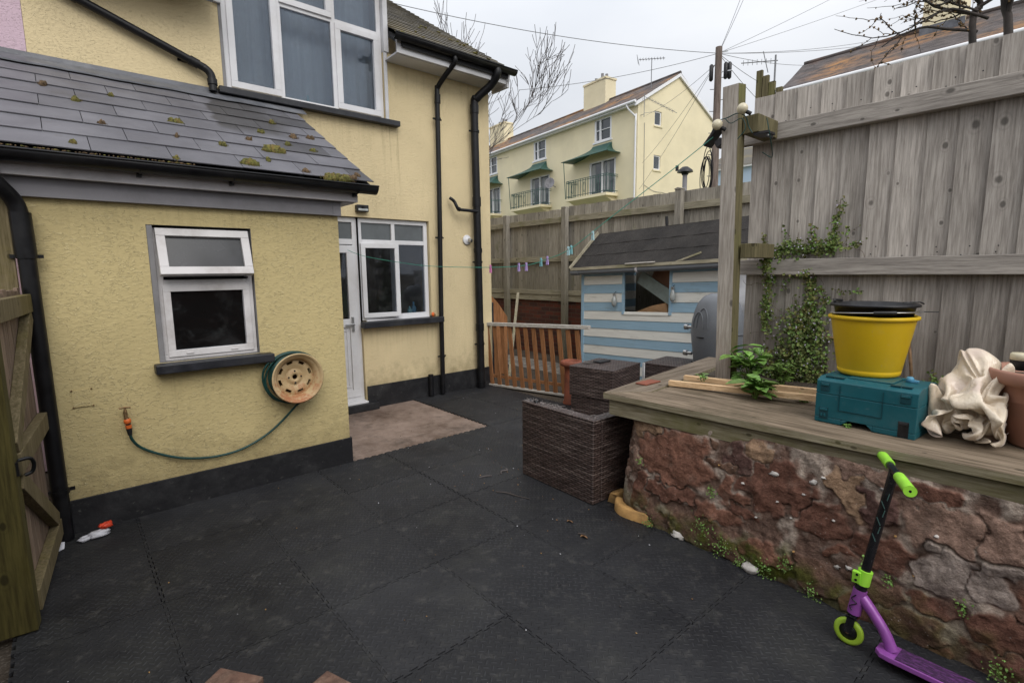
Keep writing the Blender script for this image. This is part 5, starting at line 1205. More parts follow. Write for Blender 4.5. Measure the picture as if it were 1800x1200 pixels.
def wall_tufts():
    spots = [(1.735, .03, .05, 'green tuft by the end of the ochre kerb'), (1.83, .40, .022, 'small sprig high on the corner stone of the wall'), (1.35, .36, .03, 'sprig in a joint below the middle of the deck'), (1.38, .14, .07, 'mossy tuft left of the white cobble'), (1.27, .08, .06, 'tuft just above the white cobble at the wall foot'), (1.02, .05, .05, 'tuft right of the white cobble at the wall foot'), (0.93, .12, .04, 'tuft in a low joint midway to the scooter'), (0.80, .03, .05, 'thin tuft at the wall foot left of the scooter wheel'), (0.60, .27, .03, 'sprig on the wall behind the scooter neck'), (0.50, .24, .028, 'sprig on the wall right of the scooter neck'), (1.15, .03, .05, 'low tuft directly behind the white cobble'), (0.255, .24, .03, 'sprig under the pale rough stone'), (0.13, .05, .06, 'grassy tuft at the wall foot at the right edge')]
    for (y, z, r0, lb) in spots:
        m_ = MB(); c = FOOT(y, z)
        for k in range(int(r0*1100)):
            p = c+Vector((-0.006-random.random()*0.02, random.gauss(0, r0*.45), random.gauss(0, r0*.55))); p.z = max(p.z, 0.012)
            L = random.uniform(.006, .013); leaf(m_, p, rv()+Vector((-.5, 0, .2)), Vector((-1, 0, 1))+rv(.6), L, L*.8, M['leaf'] if random.random() < .75 else M['leaf_big'])
        tag(m_.build('wall_plant', fix=False), lb, 'plant', 'little plants in the stone wall')
wall_tufts()

# ================================================================ THINGS ON THE DECK
def build_case():
    T = thing('tool_case', 'teal plastic tool case on the deck under the yellow bucket', 'tool case', (2.94, 0.955, DZ), R(-93.5))
    # local x runs along the front (toward the camera), local y goes back (+X world)
    W, Dp, Hh = 0.435, 0.30, 0.236; b = MB(); c = M['teal']
    # body side profile with a chamfered lid edge
    b.box((0, 0.0, 0.028), (W, Dp, 0.150), c); b.box((0.09, 0.004, 0.0), (0.12, Dp-0.004, 0.0275), c)
    b.box((0.0, 0, 0.0), (0.125, Dp, 0.0275), c); b.box((W-0.17, 0, 0.0), (W, Dp, 0.0275), c)
    b.prism([(0.125, 0.0, 0.0), (0.155, 0.0, 0.0275), (0.125, 0.0, 0.0275)], (0, Dp, 0), c); b.prism([(W-0.17, 0.0, 0.0), (W-0.17, 0.0, 0.0275), (W-0.20, 0.0, 0.0275)], (0, Dp, 0), c)
    b.build('body', T, bev=0.003)
    l = MB(); l.prism([(0, 0.0, 0.152), (0, Dp, 0.152), (0, Dp-0.004, Hh-0.01), (0, Dp-0.03, Hh), (0, 0.045, Hh), (0, 0.004, Hh-0.018)], (W, 0, 0), c)
    l.box((0.12, 0.06, Hh+0.0005), (W-0.12, Dp-0.05, Hh+0.006), c); l.build('lid', T, bev=0.004)
    f = MB(); f.box((0.11, -0.004, 0.075), (0.30, -0.0005, 0.078), M['teal_dark']); f.box((0.11, -0.004, 0.078), (0.113, -0.0005, 0.205), M['teal_dark']); f.box((0.297, -0.004, 0.078), (0.30, -0.0005, 0.205), M['teal_dark']); f.build('trim', T)
    for (x, z, h, mt) in ((0.022, 0.165, 0.045, 'teal_dark'), (W-0.068, 0.165, 0.045, 'teal_dark'), (0.022, 0.020, 0.060, 'teal_dark'), (W-0.068, 0.004, 0.075, 'black_plastic')):
        q = MB(); q.box((x, -0.003, z), (x+0.042, 0.010, z+h), M[mt]); q.box((x+0.003, -0.007, z+h-0.016), (x+0.039, -0.0035, z+h-0.004), c if mt != 'black_plastic' else M[mt])
        if mt != 'black_plastic' and z < .1: q.box((x+0.008, -0.006, z+0.012), (x+0.017, -0.0035, z+0.028), c); q.box((x+0.023, -0.006, z+0.012), (x+0.032, -0.0035, z+0.028), c)
        q.build('latch', T, bev=0.002)
    for x in (0.05, 0.095, W-0.10, W-0.055):
        q = MB(); q.box((x-0.02, 0.03, Hh-0.003), (x+0.02, 0.05, Hh+0.003), M['teal_dark']); q.build('lug', T)
    # bucket
    bc = (3.175, 0.79, DZ+Hh+0.006)
    B = thing('bucket', 'large yellow plastic builders bucket standing on the teal case', 'bucket', bc)
    tf = Matrix.Translation((0, 0, 0)); q = MB()
    q.lathe([(0, 0.004), (0.128, 0.0), (0.138, 0.008), (0.142, 0.028), (0.1405, 0.030), (0.143, 0.034), (0.186, 0.285), (0.188, 0.290), (0.200, 0.294), (0.201, 0.306), (0.192, 0.312), (0.183, 0.306), (0.180, 0.28), (0.135, 0.012), (0, 0.008)], tf, 56, M['yellow_plastic'], wob=lambda a, z: 0.008*math.sin(2*a+1)*z/0.3)
    q.build('tub', B)
    q = MB(); q.tube([(0.205*math.cos(a), 0.205*math.sin(a), 0.325+0.012*math.cos(a+2.2)) for a in [math.pi*0.72+math.pi*1.0*k/30 for k in range(31)]], 0.0028, 6, M['steel']); q.tube([(0.206*math.cos(a), 0.206*math.sin(a), 0.325+0.012*math.cos(a+2.2)) for a in [math.pi*1.08+0.45*k/10 for k in range(11)]], 0.009, 10, M['black_plastic']); q.build('handle', B)
    K = thing('tub', 'shallow black plastic tub nested in the top of the yellow bucket', 'tub', (bc[0], bc[1], bc[2]+0.30))
    q = MB(); q.lathe([(0, -0.12), (0.150, -0.12), (0.178, 0.055), (0.196, 0.058), (0.198, 0.066), (0.192, 0.072), (0.178, 0.070), (0.150, -0.10), (0, -0.10)], None, 56, M['black_plastic'], wob=lambda a, z: 0.014*math.sin(2*a+.4)+0.006*math.sin(3*a)); q.build('shell', K)
    q = MB(); q.tube([(0.15, -0.09, 0.07), (0.17, -0.16, 0.075), (0.20, -0.17, 0.065)], 0.004, 6, M['black_plastic']); q.tube([(-0.1, 0.15, 0.078), (0.0, 0.185, 0.084), (0.08, 0.17, 0.078)], 0.007, 8, M['black_plastic']); q.tube([(0.10, -0.18, 0.03), (0.16, -0.24, 0.028)], 0.0025, 6, M['black_plastic']); q.build('handle', K)
    q = MB(); q.lathe([(0, 0), (0.018, 0), (0.016, 0.02), (0.010, 0.026), (0, 0.026)], Matrix.Translation((3.10, 0.595, DZ+Hh+0.002)), 14, M['blue_plastic']); q.box((3.085, 0.56, DZ+Hh+0.003), (3.115, 0.60, DZ+Hh+0.012), M['blue_plastic'])
    tag(q.build('hose_fitting'), 'small blue plastic fitting on the right end of the teal case', 'fitting')
    q = MB(); q.tube(arc([(3.92, 1.357, 1.119), (3.92, 1.23, 1.124), (3.915, 1.044, 1.136), (3.90, 0.835, 1.208), (3.89, 0.80, 1.208), (3.88, 0.775, 1.177), (3.875, 0.742, 0.962), (3.875, 0.73, 0.78)], 6), 0.009, 10, M['copper'])
    pp = q.build('water_pipe'); tag(pp, 'tarnished copper pipe along the fence behind the yellow bucket', 'pipe')
    q = MB(); q.box((3.905, 1.258, 1.099), (3.940, 1.293, 1.148), M['white_clip']); q.build('pipe_clip', pp, bev=0.003)
    q = MB(); q.lathe([(0, 0), (0.012, 0), (0.012, 0.03), (0, 0.03)], Matrix.Translation((3.88, 0.81, 1.08)), 10, M['yellow_plastic']); q.tube([(3.88, 0.81, 1.095), (3.875, 0.765, 1.095)], 0.006, 8, M['brass']); q.build('stopcock', pp)
build_case()

# settled vertex grid of the dropped satin square, half millimetres: each row starts with a position, then steps
CLOTH_X = [
131,31,51,67,4,26,23,19,-40,-44,-26,-37,-29,-31,5,14,16,-6,-8,-7,-8,9,45,24,-32,-18,22,23,18,15,4,-5,-35,6,32,21,-8,18,11,-1,22,-14,-38,-61,-58,-24,-9,-10,-24,4,
175,29,44,45,6,17,-5,8,-30,-46,-50,-37,-35,-4,-6,48,42,14,-10,-9,-22,-11,31,21,-10,-20,27,32,9,7,6,-1,-30,-7,13,21,-8,22,37,8,-12,-6,-43,-56,-34,-15,3,-9,2,3,
259,14,35,32,0,-3,-17,-29,-39,-57,-51,-39,-32,4,41,53,46,34,-10,-15,-24,-12,5,-5,18,4,25,29,10,0,4,-2,-18,-13,0,6,24,16,16,19,4,-32,-46,-35,-24,-3,4,-2,-21,-18,
360,12,22,8,-15,-21,-41,-53,-41,-61,-51,-48,-17,23,53,60,51,30,5,-13,-24,-14,-7,-10,3,37,27,4,9,13,2,-6,-13,-6,5,3,33,6,-15,-3,28,-16,-46,-33,-22,5,10,-27,-19,-20,
423,2,0,35,-8,-49,-56,-60,-57,-52,-54,-28,-4,43,55,56,39,21,-2,-6,-19,-28,4,2,-1,15,24,20,-2,1,5,-17,9,0,-10,10,12,19,-11,-21,8,21,-39,-33,-13,4,-10,-13,-15,-43,
398,37,30,25,-4,-46,-56,-64,-53,-52,-34,-24,14,43,56,38,26,14,-16,-5,-5,-19,-7,15,13,15,7,3,5,-11,-7,-3,3,-11,-13,-13,14,28,1,-21,-4,38,-29,-17,-22,-6,-13,-7,-31,-47,
382,45,46,21,-9,-35,-50,-63,-48,-31,-15,-12,21,47,53,25,12,3,-26,-17,1,-5,-3,19,26,19,1,-15,-5,-28,-17,7,13,-16,-18,-10,11,-12,-7,-3,29,34,-9,-36,-21,-1,-12,-3,-43,-34,
354,50,46,16,-5,-24,-39,-54,-37,0,-12,-7,26,33,24,32,1,8,-21,-18,-10,17,-10,37,21,32,-7,-23,-25,-25,-32,1,23,-5,-18,4,-17,-9,-12,-13,32,52,-21,-33,0,-13,7,-22,-40,-17,
314,52,48,24,-12,-35,-44,-32,-27,-7,18,16,14,28,25,-7,7,-9,-15,3,11,16,-7,38,34,30,-8,-30,-30,-23,-30,-17,13,9,4,-3,-19,10,-14,-9,23,28,-31,3,-4,2,2,-35,-24,-7,
275,44,44,14,-18,-37,-44,-33,-13,-1,20,26,32,22,24,-1,-28,-15,-4,16,21,26,25,37,35,11,-2,-39,-20,-31,-22,-19,6,22,6,3,-16,10,6,6,15,-10,-10,-8,12,3,2,-32,-14,-17,
244,34,39,4,-38,-45,-48,-33,-10,7,30,42,22,28,16,-4,-26,-13,6,18,39,44,41,43,5,18,-9,-33,-27,-23,-9,-9,-14,23,33,-12,16,15,14,9,-13,-20,-14,-13,27,16,4,-18,-14,-20,
212,47,16,2,-32,-65,-58,-47,-13,16,26,50,35,25,11,-5,-14,-15,12,33,43,55,50,25,35,-15,-12,-22,-19,-37,-15,18,14,-8,47,7,12,32,12,-35,-34,-34,-8,26,20,13,26,12,-5,-19,
197,37,18,-8,-31,-58,-59,-51,-32,7,34,45,36,28,15,-11,-14,1,19,30,41,56,35,40,40,15,-19,-25,-36,-36,-11,16,25,11,39,30,10,31,-6,-39,-38,-42,-15,24,18,31,31,28,12,-5,
208,14,30,-16,-42,-52,-62,-45,-21,0,32,44,28,14,11,-1,-16,6,16,30,38,47,43,40,34,26,1,-26,-38,-41,-9,14,29,30,40,12,31,24,-18,-40,-43,-42,-18,19,28,31,30,36,24,8,
234,-16,22,4,-42,-61,-56,-40,-15,20,33,29,28,5,-4,-9,2,14,-2,26,34,40,47,36,32,22,19,-12,-37,-36,-17,15,22,36,27,31,27,-2,-28,-27,-35,-39,-12,8,27,33,39,13,23,3,
253,-18,-10,5,-26,-50,-44,-26,-5,16,39,38,20,0,-12,-13,-2,-3,13,11,22,46,50,33,30,21,17,0,-25,-41,-16,20,19,38,19,26,24,-9,-26,-27,-31,-33,-5,11,17,22,44,18,-9,-17,
283,-22,-29,-24,-18,-29,-30,-1,9,22,36,30,24,0,-18,-18,-18,5,5,5,17,36,41,43,39,19,13,7,-20,-37,-26,17,22,31,31,21,21,-1,-24,-32,-28,-26,-16,14,34,16,19,28,-8,-30,
314,-28,-31,-43,-36,-15,-1,14,24,32,36,3,-12,5,9,-7,-29,-5,6,15,22,20,46,52,26,30,13,-5,1,-44,-37,3,28,40,22,29,8,12,-17,-24,-33,-21,-13,1,33,28,15,13,-11,-33,
347,-34,-40,-35,-39,-14,10,12,32,38,3,-18,20,4,8,-1,-16,-13,8,14,16,32,45,37,28,26,21,7,-17,-9,-38,-12,34,33,5,13,15,10,10,-29,-20,-24,-9,16,20,30,13,-19,-14,-12,
387,-32,-52,-38,-29,-15,7,28,26,10,-20,10,20,6,-19,26,-2,-10,5,18,6,25,40,28,21,17,18,18,19,-10,-17,-10,25,18,25,17,0,-1,-4,-4,-23,-23,-6,20,34,14,-10,-16,-1,-21,
395,-16,-36,-40,-22,-14,0,37,13,-10,-10,14,16,-11,-6,20,12,1,3,9,15,28,14,34,21,11,10,11,25,14,-3,-1,19,-1,16,-8,-5,14,19,5,-14,-20,0,9,10,3,9,-18,-13,-8,
378,-22,3,-29,-9,-8,-3,26,-12,5,-21,-8,20,14,14,16,11,3,3,15,25,19,-4,19,31,28,20,1,14,14,8,-1,1,-36,3,-22,3,22,26,27,24,-10,-6,1,-3,6,26,-28,-22,-9,
361,-32,5,24,3,-7,-7,-16,25,-6,-20,-35,4,35,42,26,11,-3,1,10,16,-3,26,11,7,37,40,28,4,8,8,0,-13,-42,-20,10,-5,30,33,26,21,0,-8,-10,-9,11,22,-30,-16,3,
347,-11,18,18,7,0,-13,-4,8,-26,-17,-20,4,37,36,35,21,6,-16,10,2,10,27,15,9,24,46,34,23,1,1,3,-21,-34,-17,-4,13,29,35,34,26,1,-19,-28,-16,10,-6,-9,2,21,
376,7,21,10,-5,-14,-26,-3,-13,-29,-20,28,22,16,45,30,13,18,-14,-12,6,15,8,36,26,26,29,38,23,2,-1,0,-1,-28,-23,-4,26,39,40,38,19,0,-27,-40,-31,-29,11,19,22,19,
422,12,19,9,-9,-23,-38,-47,-8,-7,-20,37,36,25,27,29,13,18,2,-32,2,-3,21,35,48,40,24,23,7,12,6,4,5,-12,-13,10,31,44,39,35,7,-10,-30,-44,-37,-27,-6,24,39,19,
462,27,17,9,-4,-33,-51,-59,-19,-2,-16,20,39,33,27,21,17,17,15,-25,-11,9,16,15,46,54,33,23,1,3,8,13,5,-2,-4,18,39,52,39,29,1,-21,-33,-38,-35,-18,8,16,28,31,
496,37,29,11,-8,-42,-60,-60,-39,3,-9,2,39,33,22,29,12,22,20,-14,-16,10,25,10,29,44,43,19,22,0,11,9,9,-10,0,24,43,49,39,14,-20,-18,-16,-25,-21,0,8,21,16,21,
552,34,30,17,-14,-49,-69,-64,-49,6,-7,-2,24,37,29,16,16,23,24,-10,-10,7,35,21,19,38,28,9,36,12,11,-1,14,-22,-9,34,45,37,14,-2,-35,-18,-12,9,20,15,23,21,14,5,
577,39,40,16,-12,-54,-73,-70,-52,-15,11,12,7,18,26,25,21,32,23,-5,-2,4,24,18,43,31,18,9,22,33,22,1,-10,-15,-5,0,37,25,-2,-16,-27,0,3,29,20,25,34,32,15,5,
580,50,38,23,-14,-54,-70,-63,-47,-17,-12,22,15,2,20,30,37,35,14,12,-3,3,16,23,39,29,18,20,28,15,29,7,-16,-21,-5,-17,16,4,10,8,5,13,-10,6,15,17,33,49,6,-8,
581,36,42,27,-21,-47,-51,-46,-46,-19,-9,15,8,-4,28,15,54,54,14,7,2,-6,17,26,33,28,26,36,29,2,-18,-10,0,8,6,-30,-15,8,21,15,17,-14,-22,27,21,23,19,41,22,7,
526,48,44,18,-13,-7,-30,-43,-37,-17,-6,9,-16,13,32,15,59,68,25,9,-1,-30,22,26,23,19,44,46,-17,28,-12,-17,-5,-5,12,-11,-20,-7,16,29,-5,-31,0,36,18,7,30,29,28,1,
497,20,30,13,-4,-4,-5,-26,-14,3,3,1,-3,16,28,50,74,52,30,-2,-5,-27,1,18,23,30,40,20,-39,26,-6,-11,-26,26,9,-8,-20,1,5,15,-6,-24,6,39,24,12,12,4,32,6,
531,-20,2,8,19,-15,-15,-1,2,15,16,7,9,27,51,69,56,14,11,3,3,-5,-10,2,22,32,25,-17,-22,0,-16,18,-20,37,29,-14,-10,-16,9,2,-11,-13,6,13,22,20,14,-13,25,23,
532,10,2,-9,-33,-22,-8,13,30,33,27,18,21,41,68,48,11,-3,-3,12,24,10,-4,-9,23,26,-6,-46,-23,20,1,-15,14,53,18,8,-32,-6,-6,21,-11,-10,2,-20,8,25,19,19,-7,18,
538,-3,18,-6,-33,-19,-2,9,21,35,40,35,30,42,43,35,15,-6,0,18,15,10,-5,2,13,21,-30,-44,-26,1,4,8,44,24,19,25,-17,-9,-10,12,6,-10,-9,-14,3,7,4,28,15,-2,
465,-1,38,56,-13,-29,2,1,17,35,51,42,33,34,38,25,11,-5,-2,18,5,1,3,11,17,25,-28,-40,-26,-23,4,32,47,11,13,18,-1,-4,-2,-4,8,-1,-23,-2,3,-12,-4,30,25,11,
405,11,43,76,38,-23,-11,-4,35,39,59,42,26,20,-14,21,22,9,7,13,-9,-6,24,30,4,-1,25,-35,-34,-11,-2,20,32,30,10,-3,-18,7,4,-5,11,7,-21,2,-25,-20,13,32,24,7,
362,28,52,80,61,-1,-2,4,22,60,59,33,13,-3,-1,-1,9,12,2,16,14,39,38,13,-7,-19,-12,11,-20,-17,-3,9,25,27,9,-13,-33,-10,3,3,39,6,-23,-2,-28,-23,34,33,22,-7,
360,26,62,69,62,23,11,4,29,51,49,34,22,8,2,-20,6,7,-1,17,36,34,29,20,6,-28,-38,6,11,-17,-2,13,19,3,7,-11,-32,-19,-8,32,27,-2,-20,-6,-15,-10,26,25,10,-16,
372,18,65,68,51,31,29,14,38,35,45,37,29,5,-3,-24,5,14,16,17,29,21,28,15,-11,-30,-26,-13,25,4,7,7,12,1,-7,-8,-14,-15,-18,31,13,1,-12,-5,3,-3,-20,27,20,3,
397,27,54,64,42,30,21,44,27,39,43,33,5,-5,-6,-15,17,14,17,23,20,26,17,15,-16,-40,-18,7,6,23,19,14,0,7,-2,-16,-9,-18,-15,-2,39,8,-6,-18,-30,6,16,22,9,5,
445,28,47,55,36,22,9,46,36,33,26,27,-7,-3,-2,-1,23,18,14,19,19,30,-9,3,3,-26,-23,12,29,-8,15,31,14,-3,5,-11,-21,-22,-4,-4,-3,22,8,-22,11,4,16,10,16,-4,
488,23,49,50,24,14,14,32,42,25,16,6,10,14,15,0,12,16,1,7,20,29,2,-24,0,10,-15,21,31,-32,-7,32,32,-1,-5,10,-17,-19,-6,-13,3,18,-6,12,12,1,-3,14,15,-13,
534,19,55,33,13,15,9,26,36,15,6,13,14,35,24,6,11,5,-3,2,0,29,16,-11,-17,6,16,19,12,-41,-20,22,52,5,-8,-13,-10,-6,-7,3,1,15,7,17,-1,-12,12,2,-11,-8,
544,59,54,28,17,2,-1,23,12,25,4,8,36,27,38,12,11,1,-15,-15,-15,21,24,20,-14,1,20,23,12,-49,-33,39,27,12,-8,-20,-23,-10,-8,5,14,16,26,9,0,-3,0,-31,-10,-39,
616,58,45,27,13,-4,-13,2,17,13,17,12,21,30,24,25,20,-11,-22,-21,7,17,16,5,13,11,5,13,-1,-37,-22,28,29,3,-14,-17,-16,-17,-1,17,5,11,6,8,17,-9,-4,-30,-47,-36,
690,61,41,22,2,-14,-16,-38,20,16,12,26,27,18,28,10,27,-2,-29,-7,10,8,15,11,15,1,-10,-6,-6,-6,0,1,19,13,-14,-24,4,-14,-6,29,15,-6,13,-12,-14,3,-19,-26,-46,-27,
745,60,39,19,-6,-43,-14,-42,24,15,7,19,28,26,10,34,27,-9,-17,10,11,10,9,-4,-13,-1,-2,-4,0,20,4,0,-16,11,1,-3,7,-22,-5,-11,33,-1,3,-19,-8,-31,11,-33,-36,-26,]
CLOTH_Y = [
72,13,32,13,54,28,21,27,4,16,-25,-41,-24,14,-5,35,-4,-3,-11,28,42,53,-4,3,1,-30,-21,-8,1,11,-1,5,0,41,17,5,-11,-31,-9,21,5,15,2,31,27,43,35,11,0,41,
135,-7,11,-5,40,37,17,25,24,-9,-26,-36,-23,-13,19,9,9,10,4,22,26,44,18,-3,2,-35,-18,14,-25,9,19,3,12,15,10,-9,-6,-22,-8,36,21,27,13,23,20,8,24,18,35,1,
182,17,-4,-19,11,19,31,12,-1,7,-19,-20,-30,-33,-2,21,18,14,2,17,22,36,20,0,5,-24,-17,13,-3,-3,9,26,17,-4,-3,-22,-7,12,14,24,15,21,31,31,6,-3,25,17,-16,-29,
183,31,14,-12,-20,10,9,18,-15,4,-12,-11,-39,-39,5,33,20,24,-3,7,15,29,25,4,-8,-6,-4,-6,10,10,10,26,9,-12,0,-34,12,29,23,26,3,19,31,36,13,3,15,-47,-38,-33,
191,-19,-16,3,2,-2,15,27,5,-16,-16,-19,-23,-2,14,3,24,21,20,-2,9,16,19,13,-20,-25,-1,15,0,20,21,22,10,-19,14,14,18,25,21,12,-2,1,37,31,22,13,-50,-37,-18,26,
149,-26,-21,-10,5,12,24,17,23,-4,-30,-20,28,15,6,-28,2,19,13,22,8,16,15,11,7,-34,-26,15,25,19,24,22,4,5,22,18,31,19,11,9,1,-15,24,34,8,-11,-21,-7,15,29,
115,-27,-27,-19,-1,20,17,20,17,15,-14,-7,18,7,4,-7,3,13,6,21,12,13,26,5,9,-22,-17,25,18,14,10,14,11,10,22,34,24,7,13,5,6,-9,36,6,3,-2,26,-8,24,13,
93,-27,-28,-20,-8,16,44,13,-5,27,-5,-5,13,-9,12,4,16,22,3,8,17,4,26,10,-12,0,-6,31,37,-7,11,12,1,25,31,6,16,11,-2,-1,35,-2,37,0,20,24,-26,51,7,-26,
81,-31,-24,20,-2,-12,17,-1,18,11,-4,-1,2,5,11,20,7,23,3,17,13,16,9,0,-8,8,32,12,9,28,-4,15,12,8,25,-3,13,26,-10,12,29,19,17,34,24,0,-23,47,8,-30,
77,-39,-18,23,20,-4,2,5,12,0,14,-21,-1,14,9,18,10,29,25,24,4,1,-4,-6,11,17,32,18,-7,8,19,10,12,0,19,-4,-15,27,12,25,41,33,15,33,19,-10,-23,44,3,-1,
93,-48,-16,16,17,17,13,10,-4,11,0,7,-26,5,16,27,20,29,25,28,11,-10,-26,7,7,14,33,27,-5,0,32,13,-1,-5,8,16,-28,-2,27,41,42,35,33,26,-7,-31,-25,47,25,-5,
92,-31,-32,9,24,-8,2,8,4,8,37,13,11,-8,14,22,24,35,15,12,20,-2,-6,-5,3,3,26,35,4,10,23,14,8,-5,-16,13,3,-10,27,23,36,36,31,5,-3,-39,-24,32,36,-10,
76,-25,-16,7,15,9,-25,-26,12,23,28,36,26,13,15,19,27,38,32,10,1,11,-12,-5,7,12,15,28,13,8,16,15,0,5,-10,-26,25,-2,36,23,28,13,27,1,8,-27,-32,0,33,33,
55,-20,-7,10,14,18,-21,-25,-17,18,31,35,31,26,25,28,30,43,40,26,-2,14,-26,-11,11,6,22,19,-4,10,26,19,-9,-2,-4,-37,18,26,37,22,13,1,29,16,11,-9,-31,-27,0,13,
48,-29,1,18,24,-3,-26,-19,15,-11,22,43,38,15,25,38,46,41,43,35,-3,16,-21,-13,-10,10,16,12,-9,16,29,32,0,-15,-27,-22,19,25,26,25,21,-4,20,20,-1,4,5,-23,-17,12,
16,-12,11,10,34,7,-28,-13,25,22,18,30,19,26,-16,34,47,44,43,40,26,8,-21,-27,-14,-6,11,28,12,15,16,30,18,-19,-35,-4,-6,36,13,21,20,3,22,22,-5,-11,8,9,-19,-15,
5,1,1,14,24,20,0,-14,19,31,33,22,26,17,-14,-21,50,43,42,42,23,5,-23,-18,11,-19,-1,17,33,19,12,31,2,-13,-23,15,-16,20,18,15,14,14,18,17,7,-14,-10,20,9,-5,
4,6,1,1,13,17,25,12,14,17,29,40,33,28,-11,-54,15,50,41,29,14,-9,-12,-4,10,2,-9,20,29,21,32,12,7,-12,17,8,1,-12,12,14,16,22,-4,1,12,3,-30,21,18,30,
7,5,7,2,3,3,27,6,19,29,48,38,32,31,-6,-50,-24,42,30,17,7,-14,5,11,-9,5,9,23,37,39,22,27,3,23,31,16,0,-14,-28,7,18,18,-8,-24,1,16,-31,9,39,33,
38,-13,-7,3,-1,-6,20,24,11,47,46,46,28,15,-21,-27,-23,20,24,13,20,10,6,-9,0,12,10,17,26,41,33,34,29,32,2,2,15,9,-6,-26,3,11,-2,-8,-13,-10,-2,9,20,31,
88,-45,-18,-13,13,-16,15,19,37,53,30,41,21,10,-6,-28,-18,5,22,16,21,11,-7,-2,6,9,24,27,21,30,37,42,34,-16,-21,1,26,24,20,19,-15,4,-13,19,-11,-15,-26,6,36,15,
113,-27,-44,-10,-23,7,1,32,40,46,34,33,2,22,-3,-20,-15,-4,6,26,11,-9,-3,12,13,18,31,27,24,27,34,46,0,-25,-22,11,18,25,31,29,14,1,0,-9,-13,-6,-25,12,34,22,
137,-28,-36,-34,-22,-3,9,32,43,42,38,15,20,-10,-12,-12,-10,0,14,17,-1,-14,7,20,26,41,24,21,27,19,21,50,-9,-35,-23,19,18,35,32,25,12,15,-4,-11,-18,4,-3,13,19,14,
145,-27,-33,-29,-12,-13,-1,29,46,36,27,15,8,-2,-22,-24,-12,19,17,24,-5,-19,15,33,34,45,38,20,7,15,18,27,30,-46,-26,20,41,44,37,16,-12,7,5,-5,-13,-20,16,20,18,0,
137,-29,-30,-23,-7,-4,-22,32,47,24,31,10,4,-5,-13,-30,-25,22,39,22,25,-33,20,27,49,40,43,23,-8,-1,19,34,24,-24,-6,37,39,31,3,18,7,-5,-3,-21,8,-1,6,-1,14,-13,
124,-29,-32,-22,-2,-12,-12,24,51,33,29,6,-16,-12,-8,-19,-24,9,55,35,42,-33,22,26,37,50,33,25,11,-14,6,17,27,3,16,30,21,15,8,11,12,6,-3,-31,-1,5,-14,10,23,6,
74,-6,-35,1,13,-20,0,9,50,42,8,10,-18,-28,-18,6,-4,-11,48,42,47,-16,23,35,38,33,33,21,20,-6,10,8,8,18,16,25,22,13,19,14,5,1,-12,-19,-15,-8,-1,16,14,20,
26,-4,8,-9,13,9,10,-13,41,44,0,0,0,-29,-37,4,21,-13,30,50,42,18,17,32,42,36,16,20,25,3,-7,13,16,1,30,38,37,-1,0,2,-1,-5,-22,-8,-12,-9,12,23,15,23,
30,-17,12,10,6,22,9,-20,25,39,5,-22,2,-6,-29,-13,23,9,5,45,39,32,23,42,33,35,8,23,13,33,-19,-12,24,-6,34,36,47,11,-20,-3,0,-2,-40,-26,4,23,20,23,27,-13,
9,22,-3,-4,28,16,7,-7,15,6,13,-18,-22,0,-11,-6,9,16,29,40,19,26,31,43,43,35,18,3,13,14,8,-25,4,33,31,25,27,4,-7,4,-22,-16,-16,-2,12,33,35,1,-3,10,
12,7,-8,18,29,4,-3,32,5,-20,-8,-16,-15,-10,-1,-1,13,33,37,27,6,19,31,43,48,35,16,16,13,-14,2,-6,2,30,45,24,17,2,-8,-28,-32,-30,-19,20,49,65,52,-13,-29,17,
38,-29,9,21,1,10,19,42,4,-28,-33,-4,-13,-27,2,23,6,37,33,1,11,6,30,41,52,37,17,28,18,-27,-24,6,18,33,47,36,-12,-4,-20,-35,-38,-43,-17,19,58,89,90,-2,-20,-2,
22,19,-2,18,-6,26,24,30,-20,-14,-46,3,-33,-9,3,36,23,19,-2,22,-10,-10,27,43,50,42,21,19,3,-17,-14,5,20,28,61,58,-28,-24,-28,-32,-47,-45,-20,16,58,90,104,54,0,-6,
46,-11,8,22,18,10,21,23,0,-22,-50,-13,-22,-22,26,24,19,23,35,18,7,-21,-43,22,47,37,24,18,-5,-13,5,10,20,37,60,49,6,-30,-57,-36,-41,-50,-29,20,57,87,94,70,18,-6,
45,11,6,23,12,25,12,18,7,-13,-55,-25,-11,-24,13,48,38,65,35,9,-11,-39,-54,-35,24,33,29,14,-15,3,11,6,23,47,64,29,30,-3,-65,-65,-35,-53,-32,36,57,75,80,65,35,3,
77,-11,11,15,13,37,33,23,-4,-25,-40,-45,-5,-4,-8,56,96,64,27,-2,-27,-50,-59,-50,-18,32,25,1,2,-18,9,26,19,50,75,57,10,10,-56,-78,-51,-38,-20,34,62,73,58,52,39,4,
27,-7,20,25,42,45,40,-3,-4,-29,-27,-26,-14,4,37,63,70,48,14,-12,-33,-51,-58,-43,-28,26,16,-15,2,-4,9,14,26,74,76,50,22,4,-38,-75,-64,-36,-2,36,58,75,63,29,29,23,
55,-19,-4,15,48,43,38,2,-25,-32,-15,-11,-3,17,20,48,51,31,4,-11,-23,-46,-47,-24,-2,1,31,-26,-18,4,7,17,48,82,72,56,22,-3,-45,-57,-65,-26,3,40,66,73,56,20,6,20,
90,-20,-41,-8,51,36,26,-6,-17,-23,-2,-1,-3,4,3,31,34,16,-5,-7,-22,-31,-28,-10,13,30,23,6,-33,-12,15,39,61,74,64,46,24,5,-45,-55,-57,-16,9,29,65,74,53,11,-2,-13,
88,-9,-41,-13,21,47,16,-21,-29,7,1,13,-2,-14,-4,6,18,10,-17,-11,-17,-15,5,18,23,-3,29,42,-9,-8,18,38,66,70,66,34,13,-4,-33,-55,-42,-10,16,39,61,48,35,12,-7,6,
